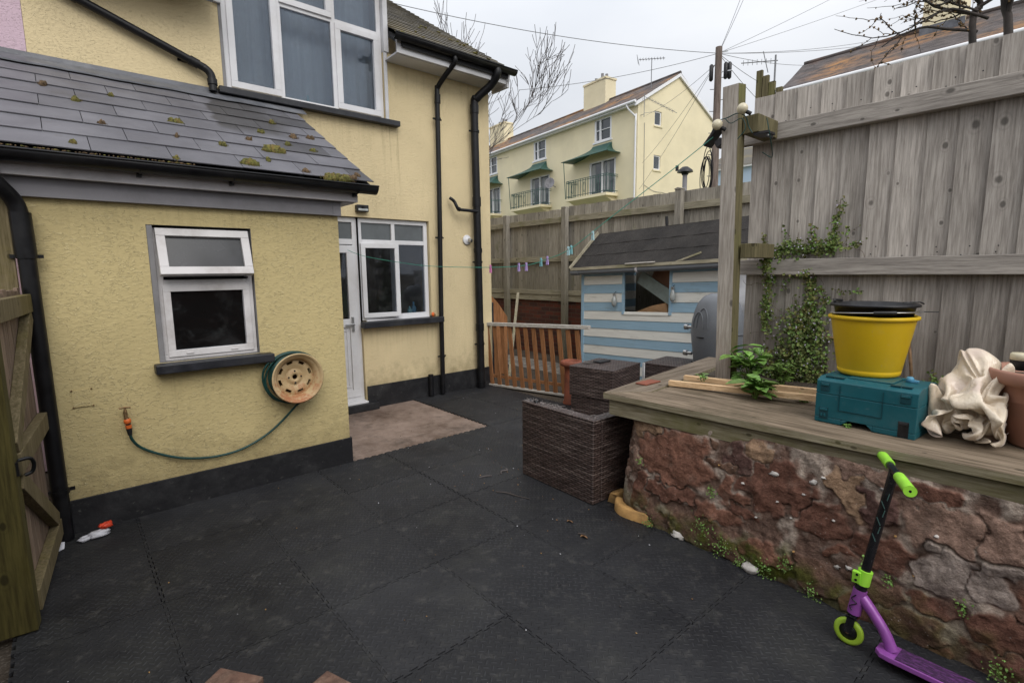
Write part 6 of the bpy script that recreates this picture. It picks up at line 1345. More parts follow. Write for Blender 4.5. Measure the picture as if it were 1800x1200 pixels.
73,-6,-18,-4,3,27,11,-37,-27,24,-4,2,-3,1,24,-5,5,-3,-26,-25,1,14,16,14,12,15,9,32,35,13,24,39,56,66,55,33,15,-11,-25,-48,-32,1,19,44,47,24,38,-4,5,4,
88,-40,-13,17,10,5,-3,-19,-39,17,13,-9,2,-12,24,29,0,-9,-22,-26,2,-8,11,18,15,20,19,33,35,29,38,54,60,55,43,34,-8,-16,-25,-18,-11,12,17,17,37,24,29,7,-4,-5,
101,-49,-34,18,24,-2,-15,-3,-23,-10,15,-1,0,-15,24,30,20,-14,-24,-24,-12,12,6,13,30,0,30,44,32,19,43,56,62,60,46,23,-34,-18,-26,-16,-2,19,21,23,20,23,27,22,9,-5,
86,-45,-24,7,25,8,-27,-13,13,-9,-15,3,1,16,40,38,14,-12,-26,-25,-26,-13,30,23,33,21,18,27,2,29,41,63,64,61,39,15,-29,-38,-31,-14,3,15,13,27,32,20,22,19,19,15,
48,-7,-12,-2,21,9,-10,-42,7,1,-8,17,-9,28,44,39,16,-19,-31,-30,-20,-12,33,26,35,26,27,11,-4,16,34,70,70,59,24,8,-24,-26,-39,-21,0,13,13,24,32,34,16,14,18,21,
65,-37,2,25,-16,15,14,-32,-22,5,10,25,-5,14,41,38,17,-25,-34,-19,-26,-11,32,31,12,25,32,10,28,-8,31,60,59,52,10,3,-17,-26,-27,-19,2,14,2,23,34,29,18,20,18,18,
33,18,9,-17,10,2,21,3,-40,-8,20,38,14,1,17,30,14,-28,-39,-27,-24,11,20,16,10,22,33,29,28,4,35,26,55,49,6,-17,-23,-24,-17,-7,3,11,22,29,27,25,24,14,13,22,
7,7,9,17,15,2,7,28,-7,-26,10,34,28,17,12,3,-2,-32,-36,-32,-27,7,13,19,27,16,26,24,28,32,31,25,39,36,15,-27,-40,-36,-6,8,18,20,32,32,22,14,23,14,17,17,
14,-3,4,-1,28,20,9,23,27,-15,-12,4,20,26,22,23,-19,-48,-32,-33,0,-21,0,25,19,23,20,24,30,34,38,43,27,11,12,-33,-48,-28,7,24,28,25,24,27,17,11,22,11,12,23,
37,-6,-15,-3,30,28,21,12,27,14,-9,-20,-4,23,30,3,-13,-26,-52,-13,3,-27,-5,7,16,20,22,28,31,55,58,10,5,17,14,-37,-41,-7,12,30,3,49,40,9,-3,5,9,9,15,15,]
CLOTH_Z = [
56,18,0,-12,-25,24,-6,10,7,-6,10,13,12,17,28,0,16,25,25,2,-13,11,-8,-14,-7,-26,6,-24,-24,5,-10,20,1,17,3,31,28,22,-21,33,-1,15,-26,-11,-9,-9,-5,-14,-27,-37,
31,8,-3,-3,11,9,1,-16,0,11,17,11,25,33,34,3,-6,21,21,8,5,12,-14,-19,-31,1,-11,-15,-17,-20,-16,11,6,22,27,14,31,15,2,-4,3,12,16,3,-25,-34,-9,-23,-24,-50,
8,9,2,4,27,14,8,-22,-23,7,22,40,22,29,16,15,24,2,20,-4,17,8,-21,-16,-16,-15,-17,-17,-20,-23,-19,6,21,22,26,23,14,-3,11,-3,5,9,11,25,-21,-30,-34,-21,-31,-55,
9,5,22,28,11,14,2,-15,-34,-10,25,23,27,32,38,25,-10,-5,22,16,9,16,-23,-11,-16,-17,-26,-27,-23,4,-22,-5,31,15,30,-1,12,13,-3,-1,11,13,24,16,-12,-34,-41,-17,-52,-56,
11,29,17,9,32,3,-5,0,-28,-32,7,33,21,37,40,27,6,4,-17,19,12,-8,19,-11,-31,-30,-20,-16,-25,-7,7,-2,-1,29,5,16,14,-9,0,-5,20,36,18,1,0,-34,-26,-57,-67,-29,
26,-6,14,19,31,-7,-15,12,24,-15,-13,22,28,21,27,23,25,0,-17,-9,22,9,-15,-5,-28,-15,-19,-20,-19,6,-10,-3,21,10,7,19,-13,-17,-8,-5,30,43,8,19,-12,-39,-36,-65,-38,8,
33,-20,5,29,35,13,-21,-5,29,25,7,31,16,-7,1,25,22,-4,-16,-4,-1,22,-15,-16,-17,-24,-15,-15,15,-1,3,-18,-3,22,6,-28,8,-15,-12,-19,22,41,20,8,-9,-38,-47,-49,15,37,
28,-17,4,22,34,32,-1,3,17,31,32,35,12,-18,-10,23,14,-3,-23,-12,13,-11,5,-18,-33,-30,-26,2,15,30,6,-11,-10,-3,-2,-36,13,-19,-16,-16,0,36,19,9,-7,-27,-44,-11,46,34,
25,-11,12,15,22,10,22,40,26,13,27,37,21,-13,-9,-2,16,5,-11,-2,-8,-2,-35,-11,-19,-33,-22,13,28,19,16,-7,-14,1,-21,-55,-14,-10,-18,-23,7,31,15,18,7,-34,-45,33,48,2,
18,-4,22,2,10,28,36,41,33,20,11,27,24,7,-3,-10,-16,-14,15,7,0,-9,-10,-24,-23,-35,-14,3,42,25,13,2,-17,-15,-23,-49,-43,-25,-24,-18,15,34,50,6,-7,-33,-48,21,60,-8,
28,0,25,9,-5,27,41,42,32,20,22,8,21,7,8,-13,-18,-3,19,-5,1,1,5,-27,-37,-22,-8,5,39,30,-7,-10,6,-28,-27,-41,-44,-28,-23,-2,27,46,39,10,-14,-36,-60,-22,49,-4,
42,4,8,30,21,18,31,34,30,19,10,18,8,20,-5,4,-4,-1,25,2,-6,0,-12,-40,-10,-23,-2,16,29,8,-9,0,-13,-23,-12,-32,-44,-21,-5,16,29,36,36,14,-16,-44,-64,-66,1,17,
24,31,5,29,40,32,32,20,16,20,10,10,15,15,13,-20,-1,2,-6,-7,-12,0,24,-15,0,-20,-3,12,12,17,-6,-4,-2,-28,-25,-16,-17,-10,3,23,36,38,33,8,-25,-45,-61,-74,-54,-11,
11,50,22,23,38,40,34,14,19,17,10,5,16,17,8,-4,-21,-19,-9,3,8,-4,19,4,-15,-2,-12,5,20,16,2,-11,1,-23,-17,-11,-9,-1,12,27,40,40,31,1,-30,-53,-61,-58,-55,-35,
12,45,38,32,29,40,30,20,6,16,25,20,15,15,13,-3,-20,-25,-2,1,13,-6,10,-8,-10,-2,-9,3,16,10,13,-9,-33,-4,3,-5,-7,-8,16,39,43,40,27,-1,-41,-54,-60,-58,-42,-36,
17,48,29,38,39,34,25,26,-1,12,19,36,34,18,20,0,-25,-26,-4,5,2,3,6,-15,-3,-9,-7,-2,7,-3,9,-4,-25,-7,15,-8,2,-10,20,34,42,38,10,3,-47,-58,-52,-50,-40,-31,
46,37,23,24,40,39,22,20,16,16,30,40,19,14,27,9,-7,-43,-14,-2,11,16,-14,-6,15,-4,-12,-13,0,5,-5,-16,-11,5,8,-10,0,-26,18,34,43,33,7,-22,-40,-59,-60,-30,-25,-33,
81,16,19,27,28,36,20,16,39,37,40,-16,-3,24,46,12,25,-26,-28,-23,-10,32,-10,12,25,10,-22,-11,-23,20,3,-25,-13,8,-10,3,-29,-28,-8,40,33,26,-12,-30,-39,-56,-48,-26,2,-15,
112,4,13,32,28,24,15,33,42,37,-10,-27,8,28,50,37,30,3,-28,-23,-15,8,21,26,5,9,-7,-24,-4,-18,17,-5,-14,-6,-13,-23,-28,-28,-32,8,39,15,-17,-25,-49,-52,-48,-22,12,43,
114,4,23,31,29,28,18,21,50,10,-34,-23,19,41,40,47,42,21,-8,-17,7,10,16,8,7,5,-7,-23,-21,-6,6,5,-9,-16,-24,-31,-34,-33,-30,-29,13,10,-19,-28,-38,-57,-56,-13,46,42,
128,1,27,29,31,30,31,-1,33,0,-33,-15,28,38,44,47,41,27,12,14,7,-7,-17,1,6,16,4,-6,-16,-14,0,6,-14,-28,-34,-38,-28,-32,-27,-22,-27,-8,-11,-38,-51,-56,-30,-19,40,77,
86,40,40,42,30,29,35,5,20,-36,-3,-9,28,28,45,46,36,26,24,19,-5,-28,-27,0,13,19,11,25,-2,-17,-16,11,-41,-26,-39,-26,-42,-36,-29,-17,-8,-26,-27,-46,-57,-59,-7,-19,33,79,
91,26,58,42,33,33,32,25,-14,-24,-5,12,27,23,36,36,31,28,34,17,-33,-36,-15,20,35,31,19,14,9,-22,-38,-11,-43,-23,-45,-34,-28,-22,-29,-25,-21,-17,-27,-43,-57,-53,-21,-17,42,73,
118,22,56,46,33,32,18,24,-7,-15,1,12,34,31,36,18,11,18,45,18,-38,-31,-14,14,54,49,32,16,1,-24,-47,-48,-44,-27,-31,-43,-22,-17,-25,-26,-17,-14,-29,-42,-49,-52,-24,-26,31,70,
126,47,54,45,34,28,18,14,-2,-16,10,7,35,56,40,12,-4,-11,36,32,-44,-19,-16,18,47,73,48,14,-1,-33,-49,-55,-53,-37,-25,-35,-28,-30,-38,8,-18,-21,-28,-34,-47,-41,-30,-30,17,63,
182,52,50,38,27,16,16,7,-9,1,19,13,28,46,54,19,-12,-31,6,45,-26,-24,-6,28,42,55,57,25,-21,-32,-51,-57,-48,-44,-30,-39,-50,-37,-25,0,13,-14,-34,-31,-44,-44,-22,-18,14,55,
239,56,47,36,15,7,10,-6,4,-12,21,38,35,36,39,28,-11,-40,-24,51,0,-29,0,41,44,43,37,10,-16,-45,-51,-52,-48,-39,-45,-53,-47,-20,5,9,-9,-22,-33,-33,-35,-34,-27,8,26,27,
294,52,44,28,16,-3,-15,-30,15,6,21,55,50,38,30,12,-7,-42,-42,43,22,-18,-2,48,53,33,3,-10,-22,-50,-53,-43,-36,-38,-46,-52,-27,-11,15,-10,-27,-25,-31,-34,-26,-26,7,21,31,21,
331,37,26,25,24,-11,-26,-31,2,26,37,54,68,50,24,6,-17,-49,-47,40,25,2,1,42,60,21,-25,-27,-28,-54,-59,-43,-24,-22,-50,-41,-18,1,-6,-27,-33,-33,-28,-18,-17,5,29,33,23,11,
327,32,34,32,7,-17,-26,-34,26,36,36,60,67,56,28,-2,-37,-43,-42,19,35,22,23,46,24,26,-28,-49,-60,-56,-56,-29,-26,-7,-26,-66,-16,-6,-27,-28,-47,-55,-40,-10,7,39,50,33,21,21,
302,35,34,21,5,-12,-23,-16,38,35,46,64,64,46,8,-5,-23,-36,-36,13,32,31,44,46,21,-5,-23,-53,-73,-74,-49,-32,-22,2,-13,-51,-33,-21,-33,-43,-56,-59,-42,-15,14,56,72,49,34,7,
266,25,33,18,13,-10,10,3,31,35,41,70,54,27,8,-21,-24,-17,-32,30,23,37,47,48,21,-7,-35,-60,-77,-75,-33,-33,-29,-12,3,-34,-24,-37,-43,-53,-67,-57,-39,-13,22,39,64,74,46,25,
267,9,5,12,17,16,39,17,10,36,32,60,43,22,-2,-26,-24,-10,32,9,21,20,35,39,17,-12,-28,-54,-89,-65,-23,-8,-31,-26,-20,-21,1,-19,-56,-57,-71,-57,-44,-4,15,47,28,53,57,28,
238,36,20,-11,9,18,16,17,42,45,20,55,31,4,-12,-11,1,29,22,19,13,20,-16,25,19,-2,-37,-69,-68,-49,-30,-15,-13,-44,-23,5,-21,5,-20,-66,-79,-60,-50,-2,20,34,33,33,30,25,
255,-16,17,6,-4,-3,17,31,50,56,27,47,22,-12,3,1,33,29,26,15,11,12,-31,-12,10,-3,-43,-56,-56,-38,-15,-20,-25,-48,-2,34,-27,-28,1,-44,-87,-58,-45,-6,13,33,34,29,14,-1,
251,12,-28,-25,7,-3,14,32,48,55,52,28,23,8,-2,33,30,29,29,20,2,-14,-27,-33,-8,-12,-41,-34,-44,-10,-25,-21,-52,-9,36,23,-8,-50,-44,-27,-74,-63,-43,10,-6,29,47,27,11,-3,
259,-17,-9,-19,-26,-11,13,29,44,53,52,37,22,16,20,32,29,33,25,8,-12,-17,-23,-27,-25,-13,-30,-21,-29,-22,-16,-32,-28,35,34,13,-14,-49,-71,-46,-59,-61,-31,10,20,29,25,34,10,-10,
210,0,4,2,-32,-24,15,32,39,46,42,31,24,20,31,38,41,35,23,-7,-36,-34,-20,-23,-21,2,-14,-18,-20,-16,-26,-21,0,33,43,5,-27,-42,-72,-78,-56,-56,-3,17,26,35,33,24,4,-17,
177,13,7,8,-8,-41,12,33,33,38,29,28,30,30,32,40,36,33,20,-24,-44,-45,-34,-11,-8,10,11,-9,-18,-20,-6,0,-1,15,32,33,-34,-61,-78,-76,-57,-47,-3,43,43,47,36,17,3,-29,
161,16,5,3,10,-27,10,29,35,10,24,21,19,23,36,41,23,23,16,-20,-29,-8,8,8,-7,-41,-18,12,-13,-19,7,22,11,-1,7,29,-24,-65,-85,-70,-50,-41,0,53,55,71,33,8,-6,-36,
148,21,5,14,0,-8,15,27,44,44,22,7,-1,-10,7,19,24,15,18,18,25,24,3,-12,-27,-35,-41,-10,4,3,-3,17,30,18,4,-8,-18,-70,-81,-65,-46,-36,15,53,70,88,29,2,-24,-52,
142,20,5,9,2,-1,24,49,44,59,26,-3,-16,-30,-20,11,26,18,23,22,29,32,7,-23,-25,-34,-45,-17,2,23,15,3,17,31,25,-7,-44,-68,-75,-51,-49,-28,28,65,82,83,26,-17,-40,-64,
154,-10,17,3,-3,14,37,39,58,59,33,-5,-22,-38,-41,7,12,18,25,23,29,17,1,-30,-19,-35,-30,-11,10,26,29,30,22,22,8,-17,-33,-66,-67,-58,-23,-5,32,64,66,75,27,-30,-66,-79,
138,5,8,12,-5,11,40,39,61,48,35,-14,-29,-39,-39,-9,3,19,31,24,17,4,-8,-35,-29,-26,-22,4,22,41,41,24,34,18,8,-19,-25,-46,-62,-53,-25,12,26,41,65,52,23,-40,-76,-92,
114,14,6,7,9,15,32,41,53,46,18,-12,-45,-44,-36,-23,-3,16,32,29,18,0,-10,-29,-33,-27,-17,16,31,49,62,31,23,23,9,-19,-28,-43,-50,-37,-27,-6,28,51,46,24,4,-48,-81,-89,
95,-2,1,14,11,31,47,33,29,37,11,-21,-46,-55,-37,-26,-5,17,33,36,24,3,-2,-14,-42,-29,0,15,32,45,72,37,10,20,24,-7,-37,-44,-45,-32,-23,-19,26,39,22,11,-15,-57,-78,-79,
43,4,3,12,27,29,36,55,-1,23,5,-17,-43,-57,-42,-12,2,17,32,37,29,11,10,-6,-33,-30,3,18,48,44,54,31,-5,10,13,9,-25,-43,-43,-37,-21,-18,3,17,8,-2,-25,-52,-63,-37,
84,-29,-27,-7,17,33,39,44,26,-10,-2,-20,-37,-44,-37,2,5,0,39,35,33,19,17,-3,-13,-18,20,24,48,43,24,5,-8,1,-4,-3,-13,-25,-35,-22,-28,-30,-7,3,-4,-15,-29,-38,-12,-23,
120,-30,-31,-29,-15,22,49,21,33,-5,-18,-25,-31,-40,-8,3,9,-6,41,25,40,9,15,5,10,14,19,35,51,34,-27,-10,-14,4,-20,-9,-3,-25,-31,3,-4,-33,-24,-19,-10,-26,-20,-31,7,-6,
146,-30,-26,-28,-18,-6,14,7,35,13,-19,-33,-30,-7,-12,-4,6,37,0,41,33,-7,28,34,19,18,24,41,58,-34,-3,-21,-20,-18,-26,1,-7,-37,-13,4,3,-10,-18,-36,-25,-8,-27,-21,-7,7,]
def build_cloth():
    """a square of satin dropped and bunched up, 50 x 50 points"""
    n = 50; G = np.stack([np.cumsum(np.array(c).reshape(n, n), axis=1) for c in (CLOTH_X, CLOTH_Y, CLOTH_Z)], -1)*0.0005+np.array((-0.3010, -0.1476, 0.0060))
    b = MB(); b.add([tuple(p) for p in G.reshape(-1, 3)], [(i*n+j, (i+1)*n+j, (i+1)*n+j+1, i*n+j+1) for i in range(n-1) for j in range(n-1)], M['satin'], True)
    o = b.build('cloth_heap', None, fix=False, subsurf=2); sd = o.modifiers.new('thick', 'SOLIDIFY'); sd.thickness = 0.002
    o.location = (3.165, 0.385, DZ+0.002); o.scale = (0.85, 1.08, 1.12)
    tag(o, 'crumpled cream satin cloth heaped between the teal case and the pot', 'cloth')
build_cloth()
def build_pot():
    T = thing('plant_pot', 'large faded terracotta pot at the right edge of the deck', 'plant pot', (3.225, 0.128, DZ))
    q = MB(); q.lathe([(0, 0.004), (0.105, 0.0), (0.112, 0.01), (0.152, 0.20), (0.156, 0.203), (0.158, 0.208), (0.175, 0.275), (0.185, 0.278), (0.208, 0.290), (0.214, 0.305), (0.214, 0.335), (0.205, 0.345), (0.188, 0.335), (0.176, 0.315), (0.165, 0.30), (0, 0.295)], None, 64, M['terracotta'])
    q.build('pot_body', T)
    q = MB(); vs = []
    for i in range(6):
        for k in range(32): a = 2*math.pi*k/32; r_ = 0.165*i/5+0.0001; vs.append((r_*math.cos(a), r_*math.sin(a), 0.305+0.008*noise.noise(Vector((r_*20*math.cos(a), r_*20*math.sin(a), 3)))))
    q.add(vs, [(i*32+k, i*32+(k+1) % 32, (i+1)*32+(k+1) % 32, (i+1)*32+k) for i in range(5) for k in range(32)], M['ground'], True); q.build('soil', T, fix=False)
    L = MB(); L.lathe([(0, 0), (0.036, 0), (0.036, 0.045)], Matrix.Translation((3.215, 0.225, DZ+0.335)), 24, M['black_plastic']); L.lathe([(0.036, 0.045), (0.038, 0.046), (0.038, 0.070), (0.032, 0.076), (0, 0.077)], Matrix.Translation((3.215, 0.225, DZ+0.335)), 24, M['bulb'])
    tag(L.build('solar_light'), 'black and cream solar light stuck in the terracotta pot', 'garden light')
    k = MB(); k.box((3.30, 0.335, DZ+0.0005), (3.37, 0.42, DZ+0.10), M['plinth']); tag(k.build('dark_block', bev=0.01), 'dark block tucked between the cloth and the terracotta pot', 'block')
build_pot()

# ================================================================ SCOOTER
def build_scooter():
    S = thing('scooter', 'purple kick scooter with lime grips leaning on the stone wall', 'scooter', (2.39, 0.57, 0))
    wc = Vector((2.385, 0.585, 0.068)); lean = R(7)
    up = Vector((math.sin(lean), 0, math.cos(lean))); fw = Vector((0.02, 1, 0)).normalized(); sd = Vector((math.cos(lean), -0.02, -math.sin(lean))).normalized()
    def L(f, s, u): return wc+fw*f+sd*s+up*u
    def wheel(c, hub, tyre, nm):
        tf = Matrix((fw, up, sd)).transposed().to_4x4(); tf.translation = c
        t = MB(); t.lathe([(0.034, -0.010), (0.046, -0.012), (0.054, -0.008), (0.0565, 0), (0.054, 0.008), (0.046, 0.012), (0.034, 0.010), (0.034, -0.010)], tf, 40, tyre)
        o = t.build(nm, S)
        t = MB(); t.lathe([(0.0, 0.0075), (0.012, 0.0085), (0.034, 0.006), (0.034, -0.006), (0.012, -0.0085), (0, -0.0075)], tf, 40, hub); t.tube([c-sd*0.020, c+sd*0.020], 0.006, 8, M['brass']); t.build('hub', o)
    wheel(wc, M['black_plastic'], M['lime_dark'], 'wheel')
    rake = 0.122
    hd = (up-fw*rake).normalized()  # head tube axis
    F = MB()
    top = wc+hd*0.085+fw*0.004
    for s in (-1, 1): F.bar(wc+sd*s*0.018, wc+sd*s*0.018+hd*0.075, 0.008, 0.030, M['scoot_black'], up=fw)
    F.bar(wc+hd*0.068-fw*0.02, wc+hd*0.068+fw*0.02, 0.044, 0.012, M['scoot_black'], up=hd); F.tube([wc+hd*0.06, wc+hd*0.085], 0.019, 14, M['scoot_black']); F.build('fork', S, bev=0.002)
    h = MB(); h.tube([wc+hd*0.086, wc+hd*0.195], 0.0255, 20, M['purple']); 
    h.tube(arc([wc+hd*0.165-fw*0.012, wc+hd*0.12-fw*0.060, wc+hd*0.06-fw*0.115, wc-up*0.0-fw*0.155], 5), [0.0225, 0.0225, 0.0225, 0.022, 0.022, 0.021, 0.021, 0.021, 0.021, 0.021, 0.021, 0.021, 0.021, 0.021, 0.021, 0.021][:16], 18, M['purple'])
    h.build('head_tube', S)
    e = MB(); cpt = [(-0.0, .035), (.012, .015), (-.01, .0), (.012, -.018), (.0, -.035)]
    e.tube(arc([wc+hd*(0.14+b)+fw*(0.004+a)-sd*0.0268 for a, b in cpt], 3), 0.0022, 5, M['scoot_black']); e.build('emblem', S)
    n = MB(); n.tube([wc+hd*0.196, wc+hd*0.216], 0.022, 18, M['black_plastic']); n.tube([wc+hd*0.2165, wc+hd*0.220], 0.027, 18, M['black_plastic']); n.build('headset', S)
    n = MB(); n.tube([wc+hd*0.221, wc+hd*0.282], 0.0265, 20, M['lime']); n.box((-0.02, 0, -0.024), (0.0, 0.03, 0.024), M['lime'], Matrix.Translation(wc+hd*0.252+fw*0.005-sd*0.012))
    for u in (-.012, .012): n.tube([wc+hd*(0.252+u)+fw*0.018-sd*0.020, wc+hd*(0.252+u)+fw*0.018-sd*0.036], 0.005, 8, M['scoot_black'])
    n.build('clamp', S, bev=0.001)
    BH = 0.725
    n = MB(); n.tube([wc+hd*0.20, wc+hd*BH], 0.0175, 18, M['scoot_black'])
    # angular grey-green scribble marks on the tube
    for k in range(6):
        u = 0.42+k*0.036; n.bar(wc+hd*u-sd*0.0182-fw*0.008, wc+hd*(u+0.03)-sd*0.0182+fw*0.010*(-1)**k, 0.0012, 0.003, M['scoot_mark'], up=fw)
    n.build('stem', S)
    bt = wc+hd*BH
    turn = Matrix.Rotation(R(24), 3, hd); bs = turn @ sd
    n = MB(); n.tube([bt-bs*0.25, bt+bs*0.25], 0.0145, 14, M['scoot_black']); n.build('handlebar', S)
    for s in (-1, 1):
        n = MB(); a0 = bt+bs*s*0.085; a1 = bt+bs*s*0.255; pts = [a0.lerp(a1, k/24) for k in range(25)]; n.tube(pts, [0.0205 if k % 2 else 0.0190 for k in range(25)], 18, M['lime']); n.tube([a1, a1+bs*s*0.006], 0.021, 18, M['lime']); n.tube([a1+bs*s*0.006, a1+bs*s*0.0065], 0.005, 8, M['scoot_black']); n.build('grip', S)
    # deck
    dw = 0.062
    d0 = L(-0.125, 0, -0.012); 
    prof = [(-0.105, 0.030), (-0.125, dw*0.92), (-0.16, dw), (-0.60, dw), (-0.62, dw*0.8)]
    lo = [L(f, s, -0.022) for f, s in prof]+[L(f, -s, -0.022) for f, s in reversed(prof)]
    n = MB(); n.prism(lo, up*0.020, M['purple']); n.build('foot_deck', S, bev=0.003)
    gp = [(-0.175, dw*0.90), (-0.60, dw*0.90)]; lo = [L(f, s, -0.0015) for f, s in gp]+[L(f, -s, -0.0015) for f, s in reversed(gp)]
    n = MB(); n.prism(lo, up*0.0015, M['grip']); n.build('grip_tape', S)
    wheel(L(-0.72, 0, 0), M['black_plastic'], M['lime_dark'], 'wheel')
    n = MB(); 
    for s in (-1, 1): n.bar(L(-0.60, s*0.018, -0.012), L(-0.735, s*0.018, 0.0), 0.006, 0.022, M['purple'], up=up)
    n.build('rear_fork', S)
    n = MB(); n.tube([L(-0.62, 0, 0.002), L(-0.66, 0, 0.05), L(-0.70, 0, 0.064), L(-0.75, 0, 0.058)], [0.012]*4, 8, M['black_plastic']); n.build('brake', S)
    rebase(S)
build_scooter()

# ================================================================ RATTAN BLOCKS
def build_rattan():
    w, wt = M['wicker'], M['wicker_top']
    T = thing('corner_chair', 'big dark rattan corner seat turned with its back to the yard beside the stone wall', 'garden seat', (2.58, 2.16, 0), R(-2.0))
    X1, Y1, Hh, r_ = 0.80, 0.74, 0.60, 0.085
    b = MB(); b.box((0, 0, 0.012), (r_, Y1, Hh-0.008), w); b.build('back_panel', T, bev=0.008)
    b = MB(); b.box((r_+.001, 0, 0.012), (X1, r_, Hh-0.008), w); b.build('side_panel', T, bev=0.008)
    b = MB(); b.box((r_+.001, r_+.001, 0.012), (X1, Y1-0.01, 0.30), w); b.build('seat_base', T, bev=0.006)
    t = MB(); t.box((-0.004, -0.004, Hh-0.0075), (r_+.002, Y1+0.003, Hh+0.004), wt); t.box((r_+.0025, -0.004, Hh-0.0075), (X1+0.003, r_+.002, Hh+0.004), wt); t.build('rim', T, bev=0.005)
    for (x, y) in ((0.04, 0.04), (X1-0.04, 0.04), (0.04, Y1-0.04), (X1-0.04, Y1-0.04)):
        f = MB(); f.tube([(x, y, 0.0), (x, y, 0.012)], 0.018, 12, M['black_plastic']); f.build('foot', T)
    # broken cane strands along the rim
    d = MB(); random.seed(11)
    for k in range(95):
        base = Vector((random.uniform(0.0, 0.085), Y1*random.random()**0.8, Hh+0.005))
        if random.random() < .2: base = Vector((random.uniform(0.1, 0.45), random.uniform(0.0, 0.08), Hh+0.005))
        q = base+Vector((random.uniform(-.02, .05), random.uniform(-.045, .045), random.uniform(0.0, .010))); d.tube([base, base.lerp(q, .5)+Vector((0, 0, .004)), q], 0.0011, 4, M['cane'], cap=False)
    for k in range(16):
        base = Vector((random.uniform(0.02, 0.07), Y1*0.86+random.uniform(-.05, .05), Hh+0.005)); leaf(d, base, rv()+Vector((0, 0, .2)), Vector((0, 0, 1)), .028, .018, M['black_plastic'])
    d.build('frayed_cane', T, fix=False)
    def block(name, label, c, rz, W, D, Hs, group='rattan blocks behind the seat'):
        S = thing(name, label, 'garden seat', c, rz, group); b = MB()
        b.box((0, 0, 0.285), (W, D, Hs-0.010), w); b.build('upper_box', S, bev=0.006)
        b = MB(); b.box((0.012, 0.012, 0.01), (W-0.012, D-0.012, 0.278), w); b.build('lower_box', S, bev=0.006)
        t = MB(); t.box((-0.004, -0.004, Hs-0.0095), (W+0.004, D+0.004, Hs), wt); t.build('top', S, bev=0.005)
        for (x, y) in ((0.05, 0.05), (W-0.05, 0.05), (0.05, D-0.05), (W-0.05, D-0.05)):
            f = MB(); f.tube([(x, y, 0.0), (x, y, 0.010)], 0.018, 10, M['black_plastic']); f.build('foot', S)
        return S
    Hs = 0.60
    block('rattan_block', 'dark rattan block behind the corner seat, with a slate piece on top', (4.06, 3.155, 0), R(9), 0.60, 0.52, Hs)
    block('rattan_block', 'rattan block in front of the shed, mostly hidden by the deck corner', (4.745, 2.62, 0), R(6), 0.55, 0.62, Hs)
    g = MB(); g.box((4.655, 3.20, 0.0), (4.672, 3.225, 0.60), M['white_clip']); tag(g.build('white_strip', bev=0.002), 'thin white upright strip between the two rattan blocks', 'strip')
    m_ = MB(); m_.box((4.28, 3.50, Hs+0.0015), (4.46, 3.60, Hs+0.020), M['plinth']); m_.box((4.16, 3.56, Hs+0.0015), (4.30, 3.64, Hs+0.008), M['bark'])
    tag(m_.build('slate_piece', bev=0.002), 'broken dark slate lying on the rattan block', 'slate')
    random.seed(31)
build_rattan()

def build_kerb():
    k = MB()
    # curved ochre kerb round the foot of the corner
    pts = arc([(2.86, 2.08, 0), (2.70, 2.06, 0), (2.625, 2.0, 0), (2.60, 1.92, 0), (2.615, 1.80, 0), (2.635, 1.72, 0)], 6)
    n = len(pts); vs = []
    for i, p in enumerate(pts):
        t = (pts[min(i+1, n-1)]-pts[max(i-1, 0)]).normalized(); q = Vector((-t.y, t.x, 0)); q = q if q.x*1+q.y*0.3 > 0 else -q
        hh = 0.075+0.012*noise.noise(p*7); w = 0.055+0.01*noise.noise(p*9)
        for (a, z) in ((0, 0), (0.004, hh*.9), (0.014, hh), (w, hh-0.004), (w+0.02, 0.0)): vs.append(p+q*a+Vector((0, 0, z)))
    k.add(vs, [(i*5+j, i*5+j+1, (i+1)*5+j+1, (i+1)*5+j) for i in range(n-1) for j in range(4)], M['kerb'], True); k.add(vs[-5:], [(0, 1, 2, 3, 4)], M['kerb']); k.add(vs[:5], [(4, 3, 2, 1, 0)], M['kerb'])
    tag(k.build('kerb_stone', fix=False), 'curved yellow ochre kerb at the foot of the stone wall corner', 'kerb')
    s = MB(); c = FOOT(1.10); s.blob((c.x-0.012, 1.10, 0.030), (0.030, 0.048, 0.024), M['white_stone'], 4, 16, 0.18); tag(s.build('cobble', fix=False), 'white cobble at the foot of the stone wall', 'stone')
    s = MB(); c = FOOT(1.545); s.blob((c.x-0.006, 1.545, 0.028), (0.020, 0.045, 0.020), M['white_stone'], 9, 12, 0.4); tag(s.build('cobble', fix=False), 'smaller buff stone at the wall foot near the ochre kerb', 'stone')
    # red and cream scrap by the scooter
    s = MB(); s.blob((2.56, 0.505, 0.035), (0.012, 0.016, 0.022), M['orange'], 3, 8, .5); s.blob((2.555, 0.50, 0.02), (0.014, 0.012, 0.012), M['white_litter'], 6, 8, .5); tag(s.build('litter', fix=False), 'crumpled red and cream scrap by the scooter neck', 'litter')
build_kerb()

